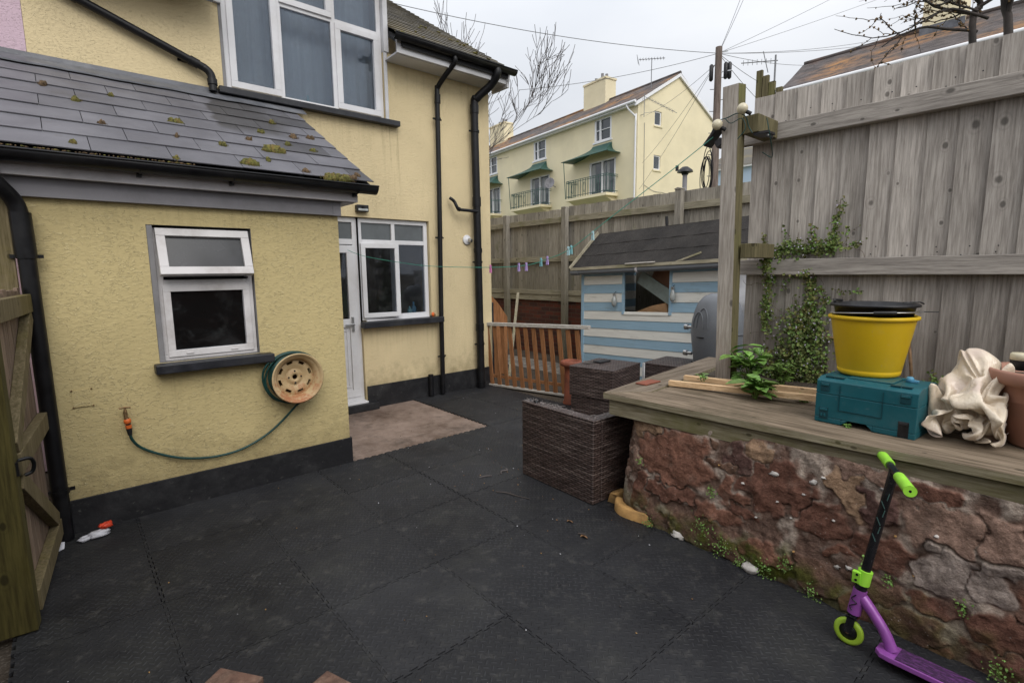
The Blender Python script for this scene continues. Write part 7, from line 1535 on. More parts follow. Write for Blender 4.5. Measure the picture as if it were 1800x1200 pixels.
def build_litter():
    m_ = MB()
    # knitted-looking glove shape: palm lump with tapering fingers
    c = Vector((0.02, 3.93, 0.014)); 
    m_.blob(c+Vector((0.0, 0.0, 0.015)), (0.055, 0.035, 0.018), M['white_litter'], 3, 14, .35)
    for (dx, dy, l) in ((-.09, -.05, .03), (-.10, -.025, .032), (-.085, .0, .03), (.05, .03, .025), (-.02, -.045, .028)): m_.blob(c+Vector((dx*.7, dy*.7, 0.012)), (l, .013, .011), M['white_litter'], int(dx*999), 10, .3)
    g = m_.build('glove', fix=False); tag(g, 'grubby white work glove lying by the downpipe', 'glove')
    m_ = MB(); m_.blob((0.06, 3.965, 0.058), (.036, .026, .019), M['red_plastic'], 4, 14, .3); m_.tube([(0.03, 3.95, 0.06), (0.06, 3.955, 0.077), (0.09, 3.98, 0.062)], 0.006, 6, M['red_plastic'])
    tag(m_.build('ball', fix=False), 'crushed bright red plastic scrap on the white glove', 'plastic scrap')
    m_ = MB(); m_.add([(-0.235, 3.80, 0.015), (-0.14, 3.87, 0.016), (-0.135, 3.90, 0.045), (-0.20, 3.89, 0.055), (-0.235, 3.85, 0.03)], [(0, 1, 4), (1, 2, 3), (1, 3, 4)], M['white_litter']); o = m_.build('paper_scrap', fix=False); sd = o.modifiers.new('t', 'SOLIDIFY'); sd.thickness = 0.002
    tag(o, 'torn white paper at the foot of the gate', 'paper')
    # clay pieces at the bottom edge
    for (x, y, s_, rz, lb) in ((0.325, 2.15, 0.20, 35, 'broken brown clay block at the bottom edge, left of the other'), (0.635, 1.855, 0.12, 20, 'small brown clay corner at the bottom edge, right of the other')):
        m_ = MB(); tf = Matrix.Translation((x, y, 0.014)) @ Matrix.Rotation(R(rz), 4, 'Z')
        m_.box((-s_, -0.20, 0), (0, 0.0, 0.055), M['brickbit'], tf); m_.box((-s_*2.0, -0.20, 0), (-s_-0.006, -0.01, 0.05), M['brickbit'], tf); tag(m_.build('clay_block', bev=0.006), lb, 'brick')
    tl = MB(); tl.box((-0.42, -0.25, 0.0), (0.0, 0.03, 0.010), M['lead'], Matrix.Translation((0.42, 2.19, 0.0135)) @ Matrix.Rotation(R(33), 4, 'Z')); 
    # sticks
    sticks = [([(2.47, 3.00, .016), (2.50, 3.03, .022), (2.55, 3.02, .018), (2.56, 3.05, .02)], .006, 'short thick twig in front of the rattan seat'), ([(2.30, 3.06, .016), (2.35, 3.04, .02), (2.39, 3.02, .016)], .005, 'curved twig left of the thick twig'), ([(2.23, 2.77, .016), (2.27, 2.70, .02), (2.30, 2.60, .016), (2.33, 2.52, .016)], .004, 'long thin dark stick on the mats left of the rattan seat'), ([(2.22, 1.97, .016), (2.24, 1.93, .02)], .005, 'little curled leaf stalk between table and kerb')]
    for (p, r0, lb) in sticks:
        m_ = MB(); m_.tube(arc(p, 4), r0, 6, M['bark_grey'] if 'twig' in lb else M['bark']); tag(m_.build('twig'), lb, 'twig')
    for (x, y, L_, lb) in ((2.20, 1.935, .035, 'curled brown leaf between the rattan seat and the kerb'), (2.28, 2.12, .03, 'pale dry leaf close to the rattan seat')):
        m_ = MB(); leaf(m_, (x, y, .016), (1, -.6, .1), (0, .3, 1), L_, L_*.7, M['dry_leaf'], .35); leaf(m_, (x+.01, y-.01, .018), (.3, -1, .1), (0.3, 0, 1), L_, L_*.6, M['dry_leaf'], .35); tag(m_.build('dry_leaf', fix=False), lb, 'leaf')
    # crumbs scattered over the mats: too many and too small to count
    random.seed(77); m_ = MB()
    for k in range(280):
        x = random.uniform(-0.2, 3.9); y = random.uniform(0.9, 5.4)
        if x > 2.55 and y < 2.9: continue
        if random.random() < .4: x = 2.4+random.gauss(0, .35); y = 2.9+random.gauss(0, .5)
        if x > 2.52 and y < 2.95: continue
        s_ = random.uniform(.0015, .0045); m_.blob((x, y, .013+s_*.6), (s_, s_*1.4, s_*.7), random.choice([M['dry_leaf'], M['bark'], M['bark_grey'], M['white_litter'], M['kerb']]), k, 5, .4)
    tag(m_.build('floor_debris', fix=False), 'fine grit and crumbs scattered over the black mats', 'grit', None, 'stuff')
build_litter()

# ================================================================ SLATTED GATE, CHIMNEY POT
def build_lattice():
    a = Vector((4.41, 5.73, 0)); b = Vector((4.80, 4.13, 0)); d = (b-a).normalized(); nrm = Vector((-d.y, d.x, 0))
    T = thing('slatted_panel', 'orange brown slatted panel with white rail between house and stool', 'gate', a)
    L = (b-a).length; n = 13
    for k in range(n):
        u = 0.03+k*(L-0.10)/(n-1)-0.075; s = MB(); w = 0.060
        p0 = a+d*(u+0.085)+Vector((0, 0, 0.03)); p1 = a+d*(u)+Vector((0, 0, 0.86)); 
        if k > 10: p0.z = 0.03
        s.bar(p0, p1, w, 0.018, M['lattice'], up=nrm); s.build('slat', T, bev=0.002)
    r = MB(); r.bar(a+Vector((0, 0, 0.868)), b+d*0.03+Vector((0, 0, 0.905)), 0.06, 0.045, M['pale_timber']); r.build('top_rail', T, bev=0.003)
    r = MB(); r.bar(a+Vector((0, 0, 0.016)), b+Vector((0, 0, 0.016)), 0.045, 0.025, M['pale_timber']); r.build('bottom_rail', T, bev=0.003)
    r = MB(); r.bar(a+nrm*0.022+Vector((0, 0, 0.14)), b+nrm*0.022+Vector((0, 0, 0.14)), 0.02, 0.04, M['lattice']); r.build('batten', T)
    rebase(T)
    P = thing('chimney_pot', 'slim red clay chimney pot beside the nearer rattan block', 'pot', (4.50, 4.12, 0))
    q = MB(); q.lathe([(0.095, 0), (0.098, 0.03), (0.085, 0.05), (0.078, 0.42), (0.082, 0.46), (0.125, 0.475), (0.132, 0.50), (0.125, 0.53), (0.105, 0.535), (0.095, 0.50), (0.07, 0.40), (0.07, 0.1)], None, 36, M['terracotta_dark']); q.build('pot_body', P)
    # black board and timber leaning by the house corner
    k = MB(); k.box((4.52, 5.80, 0), (4.60, 5.84, 1.50), M['black_sill']); k.box((4.60, 5.80, 0.0), (4.68, 5.84, 1.15), M['black_sill']); tag(k.build('black_board', bev=0.002), 'black painted boards standing upright at the house corner', 'board')
    k = MB(); k.prism([(4.86, 6.25, 0), (5.15, 6.05, 0), (5.15, 6.05, 0.90), (5.02, 6.12, 1.12), (4.86, 6.25, 1.35)], (0.02, 0.03, 0), M['lattice']); tag(k.build('orange_board'), 'orange stained board leaning behind the slatted panel', 'board')
    k = MB(); k.bar((5.05, 5.9, 0), (5.6, 6.3, 1.25), 0.04, 0.02, M['back_rail']); tag(k.build('leaning_stake'), 'thin stake leaning beside the orange board', 'stake')
build_lattice()

# ================================================================ BACK FENCE + BRICK
def build_back():
    F = thing('back_fence', 'brown-green boarded fence on a low brick wall behind the shed', 'fence', (7, 6, 0))
    X = 7.02; b = MB(); y = 12.0
    while y > 0.5:
        w = 0.125+random.uniform(-.006, .006); zt = 2.735+random.uniform(-.006, .006)
        if y > 6.62: zt -= 0.03
        b.box((X+random.uniform(-.003, .003), y-w, 1.10), (X+0.018, y-0.002, zt), M['back_fence']); y -= w
    b.build('boards', F)
    for (z0, z1) in ((2.46, 2.56), (1.76, 1.86), (1.03, 1.14)):
        r = MB(); r.box((X-0.055, 0.5, z0), (X-0.004, 12, z1), M['back_rail']); r.build('rail', F, bev=0.003)
    r = MB(); r.box((X-0.07, 0.5, 1.145), (X-0.01, 12, 1.23), M['back_rail']); r.build('rail', F, bev=0.003)
    for y, h in ((8.12, 2.70), (6.50, 2.72), (4.22, 2.745), (2.3, 2.8)):
        p = MB(); p.box((X-0.15, y-0.05, -0.02), (X-0.057, y+0.05, h), M['back_fence']); 
        if y == 4.22: p.prism([(X-0.16, y-0.06, h), (X-0.16, y+0.06, h), (X-0.16, y+0.06, h+.01), (X-0.16, y, h+.03), (X-0.16, y-0.06, h+.01)], (0.12, 0, 0), M['back_fence'])
        p.build('post', F, bev=0.003)
    rebase(F)
    w = MB(); w.box((X-0.02, 0.5, -0.02), (X+0.20, 12, 1.028), M['brick']); tag(w.build('brick_wall'), 'low dark red brick wall under the back fence', 'wall')
build_back()

# ================================================================ SHED
def build_shed():
    th = R(2.3)
    S = thing('shed', 'little blue and white striped wooden shed with felt roof', 'shed', (5.68, 4.98, 0.0))
    # local: x depth (+X), y leftwards(+Y) 0..-L ; a slight racking rise toward the camera end
    L = 2.45; bl, wh = M['shed_blue'], M['shed_white']
    sh = lambda y: (-y)*math.tan(R(2.0))
    def bd(mb, y0, y1, z0, z1, x0, x1, mat):   # board sheared along the lean
        vs = [(x0, y0, z0+sh(y0)), (x1, y0, z0+sh(y0)), (x1, y1, z0+sh(y1)), (x0, y1, z0+sh(y1)), (x0, y0, z1+sh(y0)), (x1, y0, z1+sh(y0)), (x1, y1, z1+sh(y1)), (x0, y1, z1+sh(y1))]
        # bevelled shiplap: top edge recessed
        vs[4] = (x0+0.006, y0, z1+sh(y0)); vs[7] = (x0+0.006, y1, z1+sh(y1))
        mb.add(vs, [(0, 3, 2, 1), (4, 5, 6, 7), (0, 1, 5, 4), (1, 2, 6, 5), (2, 3, 7, 6), (3, 0, 4, 7)], mat)
    rows = 13; z0, z1 = 0.04, 1.63; hgt = (z1-z0)/rows
    wy0, wy1, wz0, wz1 = -0.70, -1.45, 1.02, 1.60
    f = MB()
    for r in range(rows):
        a = z0+r*hgt; b = a+hgt-0.004; m_ = bl if (rows-1-r) % 2 == 0 else wh
        if a+hgt*0.5 > wz0-0.02: bd(f, 0, wy0, a, b, 0, 0.016, m_); bd(f, wy1, -L, a, b, 0, 0.016, m_)
        else: bd(f, 0, -L, a, b, 0, 0.016, m_)
    f.build('front_wall', S, fix=True)
    e = MB()
    for r in range(rows):   # end wall facing the house
        a = z0+r*hgt; e.box((0.017, -0.016, a), (1.26, 0, a+hgt-0.003), bl if (rows-1-r) % 2 == 0 else wh)
    e.prism([(0.017, -0.016, 1.632), (1.26, -0.016, 1.632), (0.50, -0.016, 2.02)], (0, 0.016, 0), bl); e.build('end_wall', S)
    bk = MB(); bk.box((1.262, -L, 0.04), (1.28, 0, 1.70), M['back_fence']); bk.box((0.02, -L, 0.04), (1.26, -L+0.02, 1.70), M['back_fence']); bk.box((0.02, -L+.03, 0.02), (1.26, -0.02, 0.04), M['back_fence']); bk.build('rear_walls', S)
    t = MB(); bd(t, 0.022, -0.020, 0.04, 1.63, -0.012, 0.018, bl); bd(t, wy0+0.0, wy0-0.035, wz0-0.04, wz1+0.02, -0.010, 0.018, bl); bd(t, wy1+0.035, wy1, wz0-0.04, wz1+0.02, -0.010, 0.018, bl)
    bd(t, wy0-0.036, wy1+0.036, wz0-0.045, wz0-0.012, -0.008, 0.02, wh); t.build('trim', S)
    # shutters' inner lines (door edge)
    for (y, hy) in ((-0.02, 0), (-1.46, 0)):
        pass
    for (y, z, rz) in ((-0.60, 1.21, 0), (-1.49, 1.28, 0)):
        c = MB(); zz = z+sh(y); c.lathe([(0, .03), (0.016, .03), (0.018, .0), (0.030, -0.02), (0.037, -0.07), (0.030, -0.105), (0.012, -0.13), (0, -0.132)], Matrix.Translation((-0.045, y, zz)), 14, M['clear_bulb'])
        c.tube([(-0.045, y, zz+0.02), (-0.045, y, zz+0.055)], 0.020, 10, M['steel']); c.tube([(-0.045, y, zz+0.05), (-0.02, y, zz+0.07), (0.0, y, zz+0.07)], 0.004, 6, M['black_pipe'])
        o = c.build('shed_lamp'); o.location = (5.68, 4.98, 0); tag(o, 'clear bulb light left of the shed window' if y > -1 else 'clear bulb light right of the shed window', 'light bulb', 'bulb lights on the shed')
    # roof of felt in three laps
    rs = math.atan2(0.50, 0.62); R0 = MB()
    for (s0, s1, k) in ((0.0, 0.29, 0), (0.265, 0.535, 1), (0.51, 0.78, 2)):
        x0 = -0.14+s0*math.cos(rs); x1 = -0.14+s1*math.cos(rs); zz0 = 1.60+s0*math.sin(rs)+0.006*k; zz1 = 1.60+s1*math.sin(rs)+0.006*k
        N = 40; vs = []
        for i in range(N+1):
            y = 0.09-(L+0.16)*i/N; wv = 0.007*math.sin(i*1.1+k)+0.005*math.sin(i*2.7)
            for (x, z) in ((x0, zz0+wv*(1 if k == 0 else .4)), (x1, zz1+wv*.3)): vs.append((x, y, z+sh(min(y, 0))+0.03)); vs.append((x+0.004, y, z+sh(min(y, 0))+0.024))
        R0.add(vs, [(4*i, 4*i+2, 4*i+6, 4*i+4) for i in range(N)]+[(4*i+1, 4*i+5, 4*i+7, 4*i+3) for i in range(N)]+[(4*i, 4*i+4, 4*i+5, 4*i+1) for i in range(N)], M['felt'])
    xr = -0.14+0.78*math.cos(rs); zr = 1.63+0.78*math.sin(rs)+.012
    R0.prism([(xr, 0.09, zr+sh(0)), (xr+0.72, 0.09, zr-0.42), (xr+0.72, 0.09, zr-0.44), (xr, 0.09, zr-0.025)], (0, -(L+0.16), (L+0.16)*math.tan(R(2.0))), M['felt'])
    R0.prism([(-0.135, 0.088, 1.620), (xr, 0.088, zr-0.014), (xr, 0.088, zr-0.05), (-0.135, 0.088, 1.585)], (0, -(L+0.155), (L+0.155)*math.tan(R(2.0))), M['back_fence'])
    ro = R0.build('roof', S, fix=False)
    bb = MB(); bb.bar((-0.16, 0.10, 1.60), (xr, 0.10, zr-0.0), 0.018, 0.09, M['back_rail'], up=(0, 0, 1)); bb.build('bargeboard', ro)
    eb = MB(); bd(eb, 0.09, -L-0.06, 1.595, 1.635, -0.158, -0.142, M['back_rail']); bd(eb, -0.86, -1.30, 1.640, 1.652, -0.175, -0.150, M['pale_timber']); eb.bar((-0.16, -1.50, 1.655), (-0.05, -1.85, 1.79), 0.012, 0.02, M['back_rail']); eb.build('eaves_batten', ro)
    g = MB(); g.tube([(-0.115, 0.11, 1.565+sh(0)), (-0.115, -L-0.08, 1.565+sh(-L-0.08))], 0.036, 14, M['grey_plastic']); g.tube([(-0.115, 0.11, 1.565), (-0.115, -0.03, 1.567)], 0.041, 14, M['grey_plastic']); g.tube([(-0.115, -1.0, 1.565+sh(-1.0)), (-0.115, -1.03, 1.565+sh(-1.03))], 0.041, 12, M['fascia']); g.build('gutter', S)
    # things seen through the opening
    for o_ in (): pass
    def inside(nm, lb, mb, cat): o = mb.build(nm); o.location = (5.68, 4.98, 0); tag(o, lb, cat)
    m_ = MB(); m_.bar((0.14, -0.88, 1.50), (0.14, -1.52, 1.14), 0.02, 0.17, M['greyboard'], up=(0, 0.3, 1)); inside('grey_board', 'long grey-green board lying slanted inside the shed window', m_, 'board')
    m_ = MB(); m_.bar((0.26, -1.00, 1.52), (0.26, -1.62, 1.28), 0.02, 0.30, M['brownboard'], up=(0, 0.2, 1)); inside('brown_board', 'brown board behind the grey-green board in the shed', m_, 'board')
    m_ = MB(); m_.prism([(0.16, -0.78, 1.02), (0.16, -1.30, 1.03), (0.16, -1.27, 1.17), (0.14, -1.05, 1.12)], (0.25, 0, 0.02), M['card']); inside('cardboard_sheet', 'brown cardboard sheet at the bottom of the shed window', m_, 'cardboard')
    sf = MB(); sf.box((0.03, -2.0, 0.95), (0.8, -0.1, 0.99), M['back_fence']); sf.build('bench', S)
    # handles poking above the ridge
    m_ = MB(); m_.tube([(6.75, 3.33, 2.30), (6.72, 3.42, 2.42)], 0.022, 10, M['maroon']); m_.tube([(6.75, 3.33, 2.30), (6.80, 3.20, 2.12)], 0.015, 8, M['steel']); tag(m_.build('garden_tool'), 'maroon tool handle sticking up behind the shed roof', 'tool')
    m_ = MB(); m_.tube([(6.75, 4.30, 2.1), (6.75, 4.32, 2.36)], 0.022, 10, M['black_plastic']); tag(m_.build('garden_tool'), 'black tool handle sticking up behind the shed roof', 'tool')
build_shed()

def build_tank():
    c = (5.10, 2.62, 0.40)
    T = thing('grey_barrel', 'grey moulded plastic barrel standing behind the grey post by the shed', 'barrel', c)
    b = MB(); b.lathe([(0.0, 0.20), (0.22, 0.20), (0.235, 0.24), (0.262, 0.45), (0.270, 0.58), (0.262, 0.66), (0.240, 0.76), (0.205, 0.85), (0.15, 0.915), (0.08, 0.945), (0, 0.95)], Matrix.Diagonal((0.9, 1.0, 1.0, 1.0)), 40, M['grey_plastic'])
    # seam and pressed panels
    b.tube([(0.249*math.cos(a)*0.9, 0.277*math.sin(a), 0.545) for a in [2*math.pi*k/48 for k in range(49)]], 0.006, 6, M['grey_plastic']); b.build('shell', T)
    r = MB()
    for s in (0, 1):
        pts = []
        for k in range(25):
            a = math.pi*k/24; rr = 0.273; yy = 0.07*math.cos(a)+(0.05 if s else 0.10); zz = 0.60+0.20*math.sin(a)*(1 if s else .8); q = max(0.0, 1-((zz-0.58)/0.40)**2); rad = 0.272*math.sqrt(q)*1.0; yy2 = yy; xx = -math.sqrt(max(rad**2-yy2**2, 0.001))*0.9
            pts.append((xx-0.002, yy2, zz))
        r.tube(pts, 0.005, 6, M['grey_plastic'])
    r.build('moulding', T)
    l = MB(); l.box((-0.243, 0.02, 0.500), (-0.236, 0.10, 0.508), M['black_plastic']); l.build('mark', T)
    l = MB(); l.box((-0.16, -0.235, 0.50), (-0.06, -0.232, 0.53), M['yellow_plastic'], Matrix.Rotation(R(-20), 4, 'Z')); l.build('label', T)
    for z in (0.58, 0.30):
        k = MB(); k.tube([(-0.05, 0.255, z), (-0.05, 0.33, z)], 0.018, 12, M['steel']); k.tube([(-0.05, 0.31, z), (-0.05, 0.345, z)], 0.030, 14, M['steel']); k.build('tap_knob', T)
    k = MB(); k.tube([(-0.05, 0.26+0.06*math.cos(a), 0.14+0.07*math.sin(a)) for a in [math.pi*(0.5+1.25*q/16) for q in range(17)]], 0.007, 8, M['black_plastic']); k.build('loop_hose', T)
    pl = MB(); pl.box((-0.3, -0.32, -0.395), (0.3, 0.32, 0.198), M['black_sill']); pl.build('stand', T)
    s = MB(); N = 14; vs = []
    for i in range(N):
        for j in range(N):
            y = 2.05+0.75*i/(N-1); z = 0.4+1.25*j/(N-1); vs.append((5.50+0.03*math.sin(i*1.7+j*.5)+0.02*math.sin(j*1.3), y-0.1*j/N, z))
    s.add(vs, [(i*N+j, (i+1)*N+j, (i+1)*N+j+1, i*N+j+1) for i in range(N-1) for j in range(N-1)], M['white_sheet'], True); o = s.build('white_cover', fix=False); m_ = o.modifiers.new('t', 'SOLIDIFY'); m_.thickness = .004
    tag(o, 'white plastic sheet hanging behind the grey barrel', 'sheet')
build_tank()

# ================================================================ WASHING LINE
def build_line():
    pts = [(2.30, 5.50, 1.88), (3.1, 5.2, 1.72), (3.9, 4.9, 1.635), (4.6, 4.7, 1.66)]
    P = [Vector((2.50, 5.56, 1.83)), Vector((3.30, 5.40, 1.69)), Vector((4.05, 5.05, 1.625)), Vector((4.60, 4.60, 1.70)), Vector((4.75, 4.1, 1.88)), Vector((4.6, 3.6, 2.10))]
    return P
build_line()
def washing():
    # world points from image pixel rays cut by one vertical plane: house hook -> sag -> over the shed eave -> post
    P = WASH; m_ = MB(); m_.tube(arc(P, 8), 0.0028, 6, M['rope']); tag(m_.build('washing_line'), 'thin green washing line from the house door to the grey post', 'washing line')
    for (q, mt, lb, rot) in PEGS:
        p = MB(); q = Vector(q)
        for s in (-1, 1): p.bar(q+Vector((0, 0.004*s, 0.022)), q+Vector((0, 0.010*s, -0.050)), 0.010, 0.008, M[mt], up=(0, 1, 0))
        p.tube([q+Vector((-0.007, 0, 0.0)), q+Vector((0.007, 0, 0.0))], 0.006, 8, M['steel'])
        o = p.build('peg', bev=0.001); tag(o, lb, 'peg', 'clothes pegs on the line')
WASH = [(2.44, 5.6, 1.848), (2.507, 5.333, 1.776), (2.647, 4.838, 1.7), (2.774, 4.389, 1.653), (2.965, 3.712, 1.633), (3.069, 3.342, 1.647), (3.123, 3.151, 1.692), (3.186, 2.929, 1.775), (3.275, 2.611, 1.992), (3.405, 2.151, 2.304), (3.482, 1.88, 2.496)]
PEGS = [((2.965, 3.712, 1.633), 'peg_pink', 'pink peg farthest left on the line, against the dark board', 0),
        ((3.048, 3.416, 1.644), 'peg_lilac', 'left of the two lilac pegs hanging side by side', 0),
        ((3.069, 3.342, 1.647), 'peg_lilac', 'right of the two lilac pegs hanging side by side', 0),
        ((3.109, 3.199, 1.684), 'peg_teal', 'aqua peg left of a lone lilac peg on the line', 0),
        ((3.126, 3.14, 1.697), 'peg_lilac', 'lone lilac peg just right of the aqua peg', 0),
        ((3.18, 2.949, 1.771), 'peg_clear', 'pale clear peg behind the aqua peg near the shed roof corner', 0),
        ((3.187, 2.924, 1.78), 'peg_teal', 'aqua peg near the shed roof corner', 0),
        ((3.239, 2.739, 1.885), 'peg_clear', 'pale peg highest on the line, over the shed roof edge', 0)]
washing()

# ================================================================ FAR TERRACE
def build_terrace():
    a = R(6.9); T = thing('terraced_house', 'long pale yellow three-storey terrace with green balcony canopies', 'apartment building', (24.6, 17.7, 0), -a)
    # local frame: y along the front (away), x into the gable; rotated by -a about Z
    Y = M['far_yellow']; Wd = 6.6; Ln = 46; E_ = 10.62; AP = 12.62
    wins = []   # (y0,y1,z0,z1) on the front; pairs repeat every 6.1 m
    w = MB(); holes = []
    for k in range(6):
        o = 6.15*k
        holes.append((2.0+o, 3.44+o, 9.15, 10.42)); holes.append((1.62+o, 3.86+o, 6.02, 8.05)); holes.append((2.0+o, 3.44+o, 3.2, 4.9))
    wall_grid(w, 'x', 0.0, Ln, 0, E_, 0.0, 0.25, holes, Y)
    gh = [(1.34, 1.92, 9.60, 10.37), (1.34, 1.92, 7.2, 8.0)]
    wall_grid(w, 'y', 0.251, Wd, 0, E_-0.05, 0.0, 0.22, gh, Y)
    w.prism([(0.0, 0.001, E_-0.05), (Wd, 0.001, E_-0.05), (Wd/2, 0.001, AP-0.06)], (0, 0.22, 0), Y)
    w.box((Wd-0.25, 0.23, 0), (Wd, Ln, E_-0.06), Y); w.box((0.26, 0.6, 0), (Wd-0.3, 0.62, E_-.1), M['dark']); w.box((0.9, 0.7, 0), (0.92, Ln-.3, E_-.1), M['room'])
    w.build('wall', T)
    sl = (AP-E_)/(Wd/2+0.25); r = MB()
    for (x0, x1, z0, z1) in ((-0.28, Wd/2, E_-0.02, AP+0.1), (Wd+0.28, Wd/2, E_-0.02, AP+0.1)):
        N = 90; M_ = 16; vs = []
        for i in range(M_+1):
            t = i/M_; 
            for j in range(N+1):
                y = -0.12+(Ln+0.2)*j/N; vs.append((x0+(x1-x0)*t, y, z0+(z1-z0)*t+0.015*noise.noise(Vector((t*6, y*.8, 0)))-0.03*math.sin(math.pi*t)))
        r.add(vs, [(i*(N+1)+j, (i+1)*(N+1)+j, (i+1)*(N+1)+j+1, i*(N+1)+j+1) for i in range(M_) for j in range(N)], M['roof_far'])
    r.tube([(Wd/2, -0.12, AP+0.10), (Wd/2, Ln, AP+0.10)], 0.10, 8, M['roof_far']); ro = r.build('roof', T, fix=False)
    v = MB()
    for s in (1, -1):
        p = (-0.30 if s == 1 else Wd+0.30); v.prism([(p, -0.13, E_-0.06), (Wd/2, -0.13, AP+0.06), (Wd/2, -0.13, AP-0.12), (p, -0.13, E_-0.26)], (0, 0.11, 0), M['far_white'])
    v.box((-0.26, 0.0, E_-0.16), (-0.002, Ln, E_-0.03), M['far_white']); v.build('fascia', T)
    g = MB(); g.tube([(-0.33, -0.1, E_-0.02), (-0.33, Ln, E_-0.02)], 0.075, 10, M['far_white']); g.build('gutter', T)
    g = MB(); g.tube(arc([(-0.33, 0.55, E_-0.08), (-0.30, 0.40, E_-0.35), (-0.07, 0.12, E_-0.75), (-0.06, 0.10, E_-1.0), (-0.06, 0.10, 5.0), (-0.06, 0.10, 0)], 4), 0.05, 8, M['far_white']); g.build('downpipe', T)
    for k, (y0, y1) in enumerate(((5.5, 7.6), (17.6, 19.9), (29.7, 32.0))):
        c = MB(); c.box((Wd/2-0.45, y0, 11.6), (Wd/2+0.5, y1, 14.0), Y); c.box((Wd/2-0.50, y0-.05, 14.001), (Wd/2+0.55, y1+.05, 14.12), Y); c.box((Wd/2-0.5, y0-0.08, 12.1), (Wd/2-0.455, y1+.08, 12.35), M['lead']); co_ = c.build('chimney', ro)
        for q in (0.35, 0.75, 1.35):
            p = MB(); p.tube([(Wd/2, y0+q, 14.12), (Wd/2, y0+q, 14.42+0.15*(q == .75))], 0.10, 10, M['fascia_low']); p.build('chimney_cap', co_)
    def window(y0, y1, z0, z1, mull, bars=True, cur=0.5):
        f = MB(); d0, d1 = 0.02, 0.14
        for (a_, b_, c_, e_) in ((y0+.015, y0+.125, z0+.016, z1-.016), (y1-.125, y1-.015, z0+.016, z1-.016)): f.box((d0, a_-.015, c_-.015), (d1, b_+.015, e_+.015), M['far_white'])
        f.box((d0, y0+.07, z0), (d1, y1-.07, z0+.07), M['far_white']); f.box((d0, y0+.07, z1-.07), (d1, y1-.07, z1), M['far_white'])
        for m_ in mull: f.box((d0-0.01, m_-.06, z0+.07), (d1, m_+.06, z1-.07), M['far_white'])
        if bars:
            ms = [y0]+list(mull)+[y1]
            for i in range(len(ms)-1): f.box((d0+.01, ms[i]+.05, (z0+z1)/2-.02), (d1-.01, ms[i+1]-.05, (z0+z1)/2+.02), M['far_white'])
        o = f.build('window', T)
        p = MB(); p.box((0.10, y0+.06, z0+.06), (0.12, y1-.06, z1-.06), M['far_glass']); p.build('pane', o)
        s = MB(); s.box((-0.06, y0-.08, z0-.10), (-0.001, y1+.08, z0-.005), M['far_white']); s.build('sill', o)
        return o
    for k in range(6):
        o = 6.15*k
        window(2.0+o, 3.44+o, 9.15, 10.42, [2.95+o]); window(2.0+o, 3.44+o, 3.2, 4.9, [2.7+o])
        d = window(1.62+o, 3.86+o, 6.02, 8.05, [2.75+o], False)
        cu = MB()
        for (ya, yb) in ((2.2+o, 2.42+o), (3.4+o, 3.7+o), (2.55+o, 2.65+o)): cu.box((0.095, ya, 6.3), (0.0985, yb, 7.9), M['far_curtain'])
        cu.build('curtain', d)
        # balcony
        b = MB(); yb0, yb1 = 1.40+o, 5.05+o-0.0; 
        if k: yb0, yb1 = 1.4+o, 5.2+o
        yb1 = yb0+3.6
        b.box((-0.95, yb0, 5.82), (-0.002, yb1, 5.98), Y); b.prism([(-0.9, yb0+.2, 5.819), (-0.002, yb0+.2, 5.819), (-0.002, yb0+.2, 5.45)], (0, 3.2, 0), Y); bo = b.build('balcony', T)
        rl = MB(); G = M['far_green']
        for z in (6.10, 6.92, 7.02): rl.bar((-0.90, yb0+.05, z), (-0.90, yb1-.05, z), 0.03, 0.03, G); rl.bar((-0.90, yb0+.05, z), (-0.002, yb0+.05, z), 0.03, 0.03, G); rl.bar((-0.90, yb1-.05, z), (-0.002, yb1-.05, z), 0.03, 0.03, G)
        for i in range(17):
            y = yb0+.05+(yb1-yb0-.1)*i/16; rl.box((-0.912, y-.012, 5.98), (-0.888, y+.012, 7.02), G)
        for i in range(1, 4):
            for y in (yb0+.05, yb1-.05): rl.box((-0.9+.22*i-.012, y-.012, 5.98), (-0.9+.22*i+.012, y+.012, 7.02), G)
        for i in (3, 8, 13):
            y = yb0+.05+(yb1-yb0-.1)*(i+.5)/16; rl.tube([(-0.9, y+.09*math.cos(q), 6.51+.3*math.sin(q)) for q in [6.28*t/16 for t in range(17)]], 0.012, 5, G)
        rl.build('railing', bo)
        # swept canopy
        c = MB(); vs = []; NU, NV = 10, 12; y0_, y1_ = 1.25+o, 5.35+o
        for i in range(NU+1):
            t = i/NU; out = 1.0*t; z = 8.92-0.70*t**0.72; sp = (t**2.4)
            ya = (1.95+o)*(1-sp)+y0_*sp; yb = (3.55+o)*(1-sp)+y1_*sp
            for j in range(NV+1): vs.append((-out, ya+(yb-ya)*j/NV, z))
        c.add(vs, [(i*(NV+1)+j, (i+1)*(NV+1)+j, (i+1)*(NV+1)+j+1, i*(NV+1)+j+1) for i in range(NU) for j in range(NV)], G)
        # sloping cheeks
        for e in (0, NV):
            ring = [vs[i*(NV+1)+e] for i in range(NU+1)]; wall = [(0.0, p[1], p[2]) for p in ring]
            c.add(ring+wall, [(i, i+1, NU+2+i, NU+1+i) for i in range(NU)], G)
        ca = c.build('canopy', T, fix=False); sd = ca.modifiers.new('t', 'SOLIDIFY'); sd.thickness = 0.03
        p = MB(); p.tube([(-0.92, y1_-.35, 5.98), (-1.05, y1_-.3, 8.25)], 0.025, 6, G); p.build('canopy_post', ca)
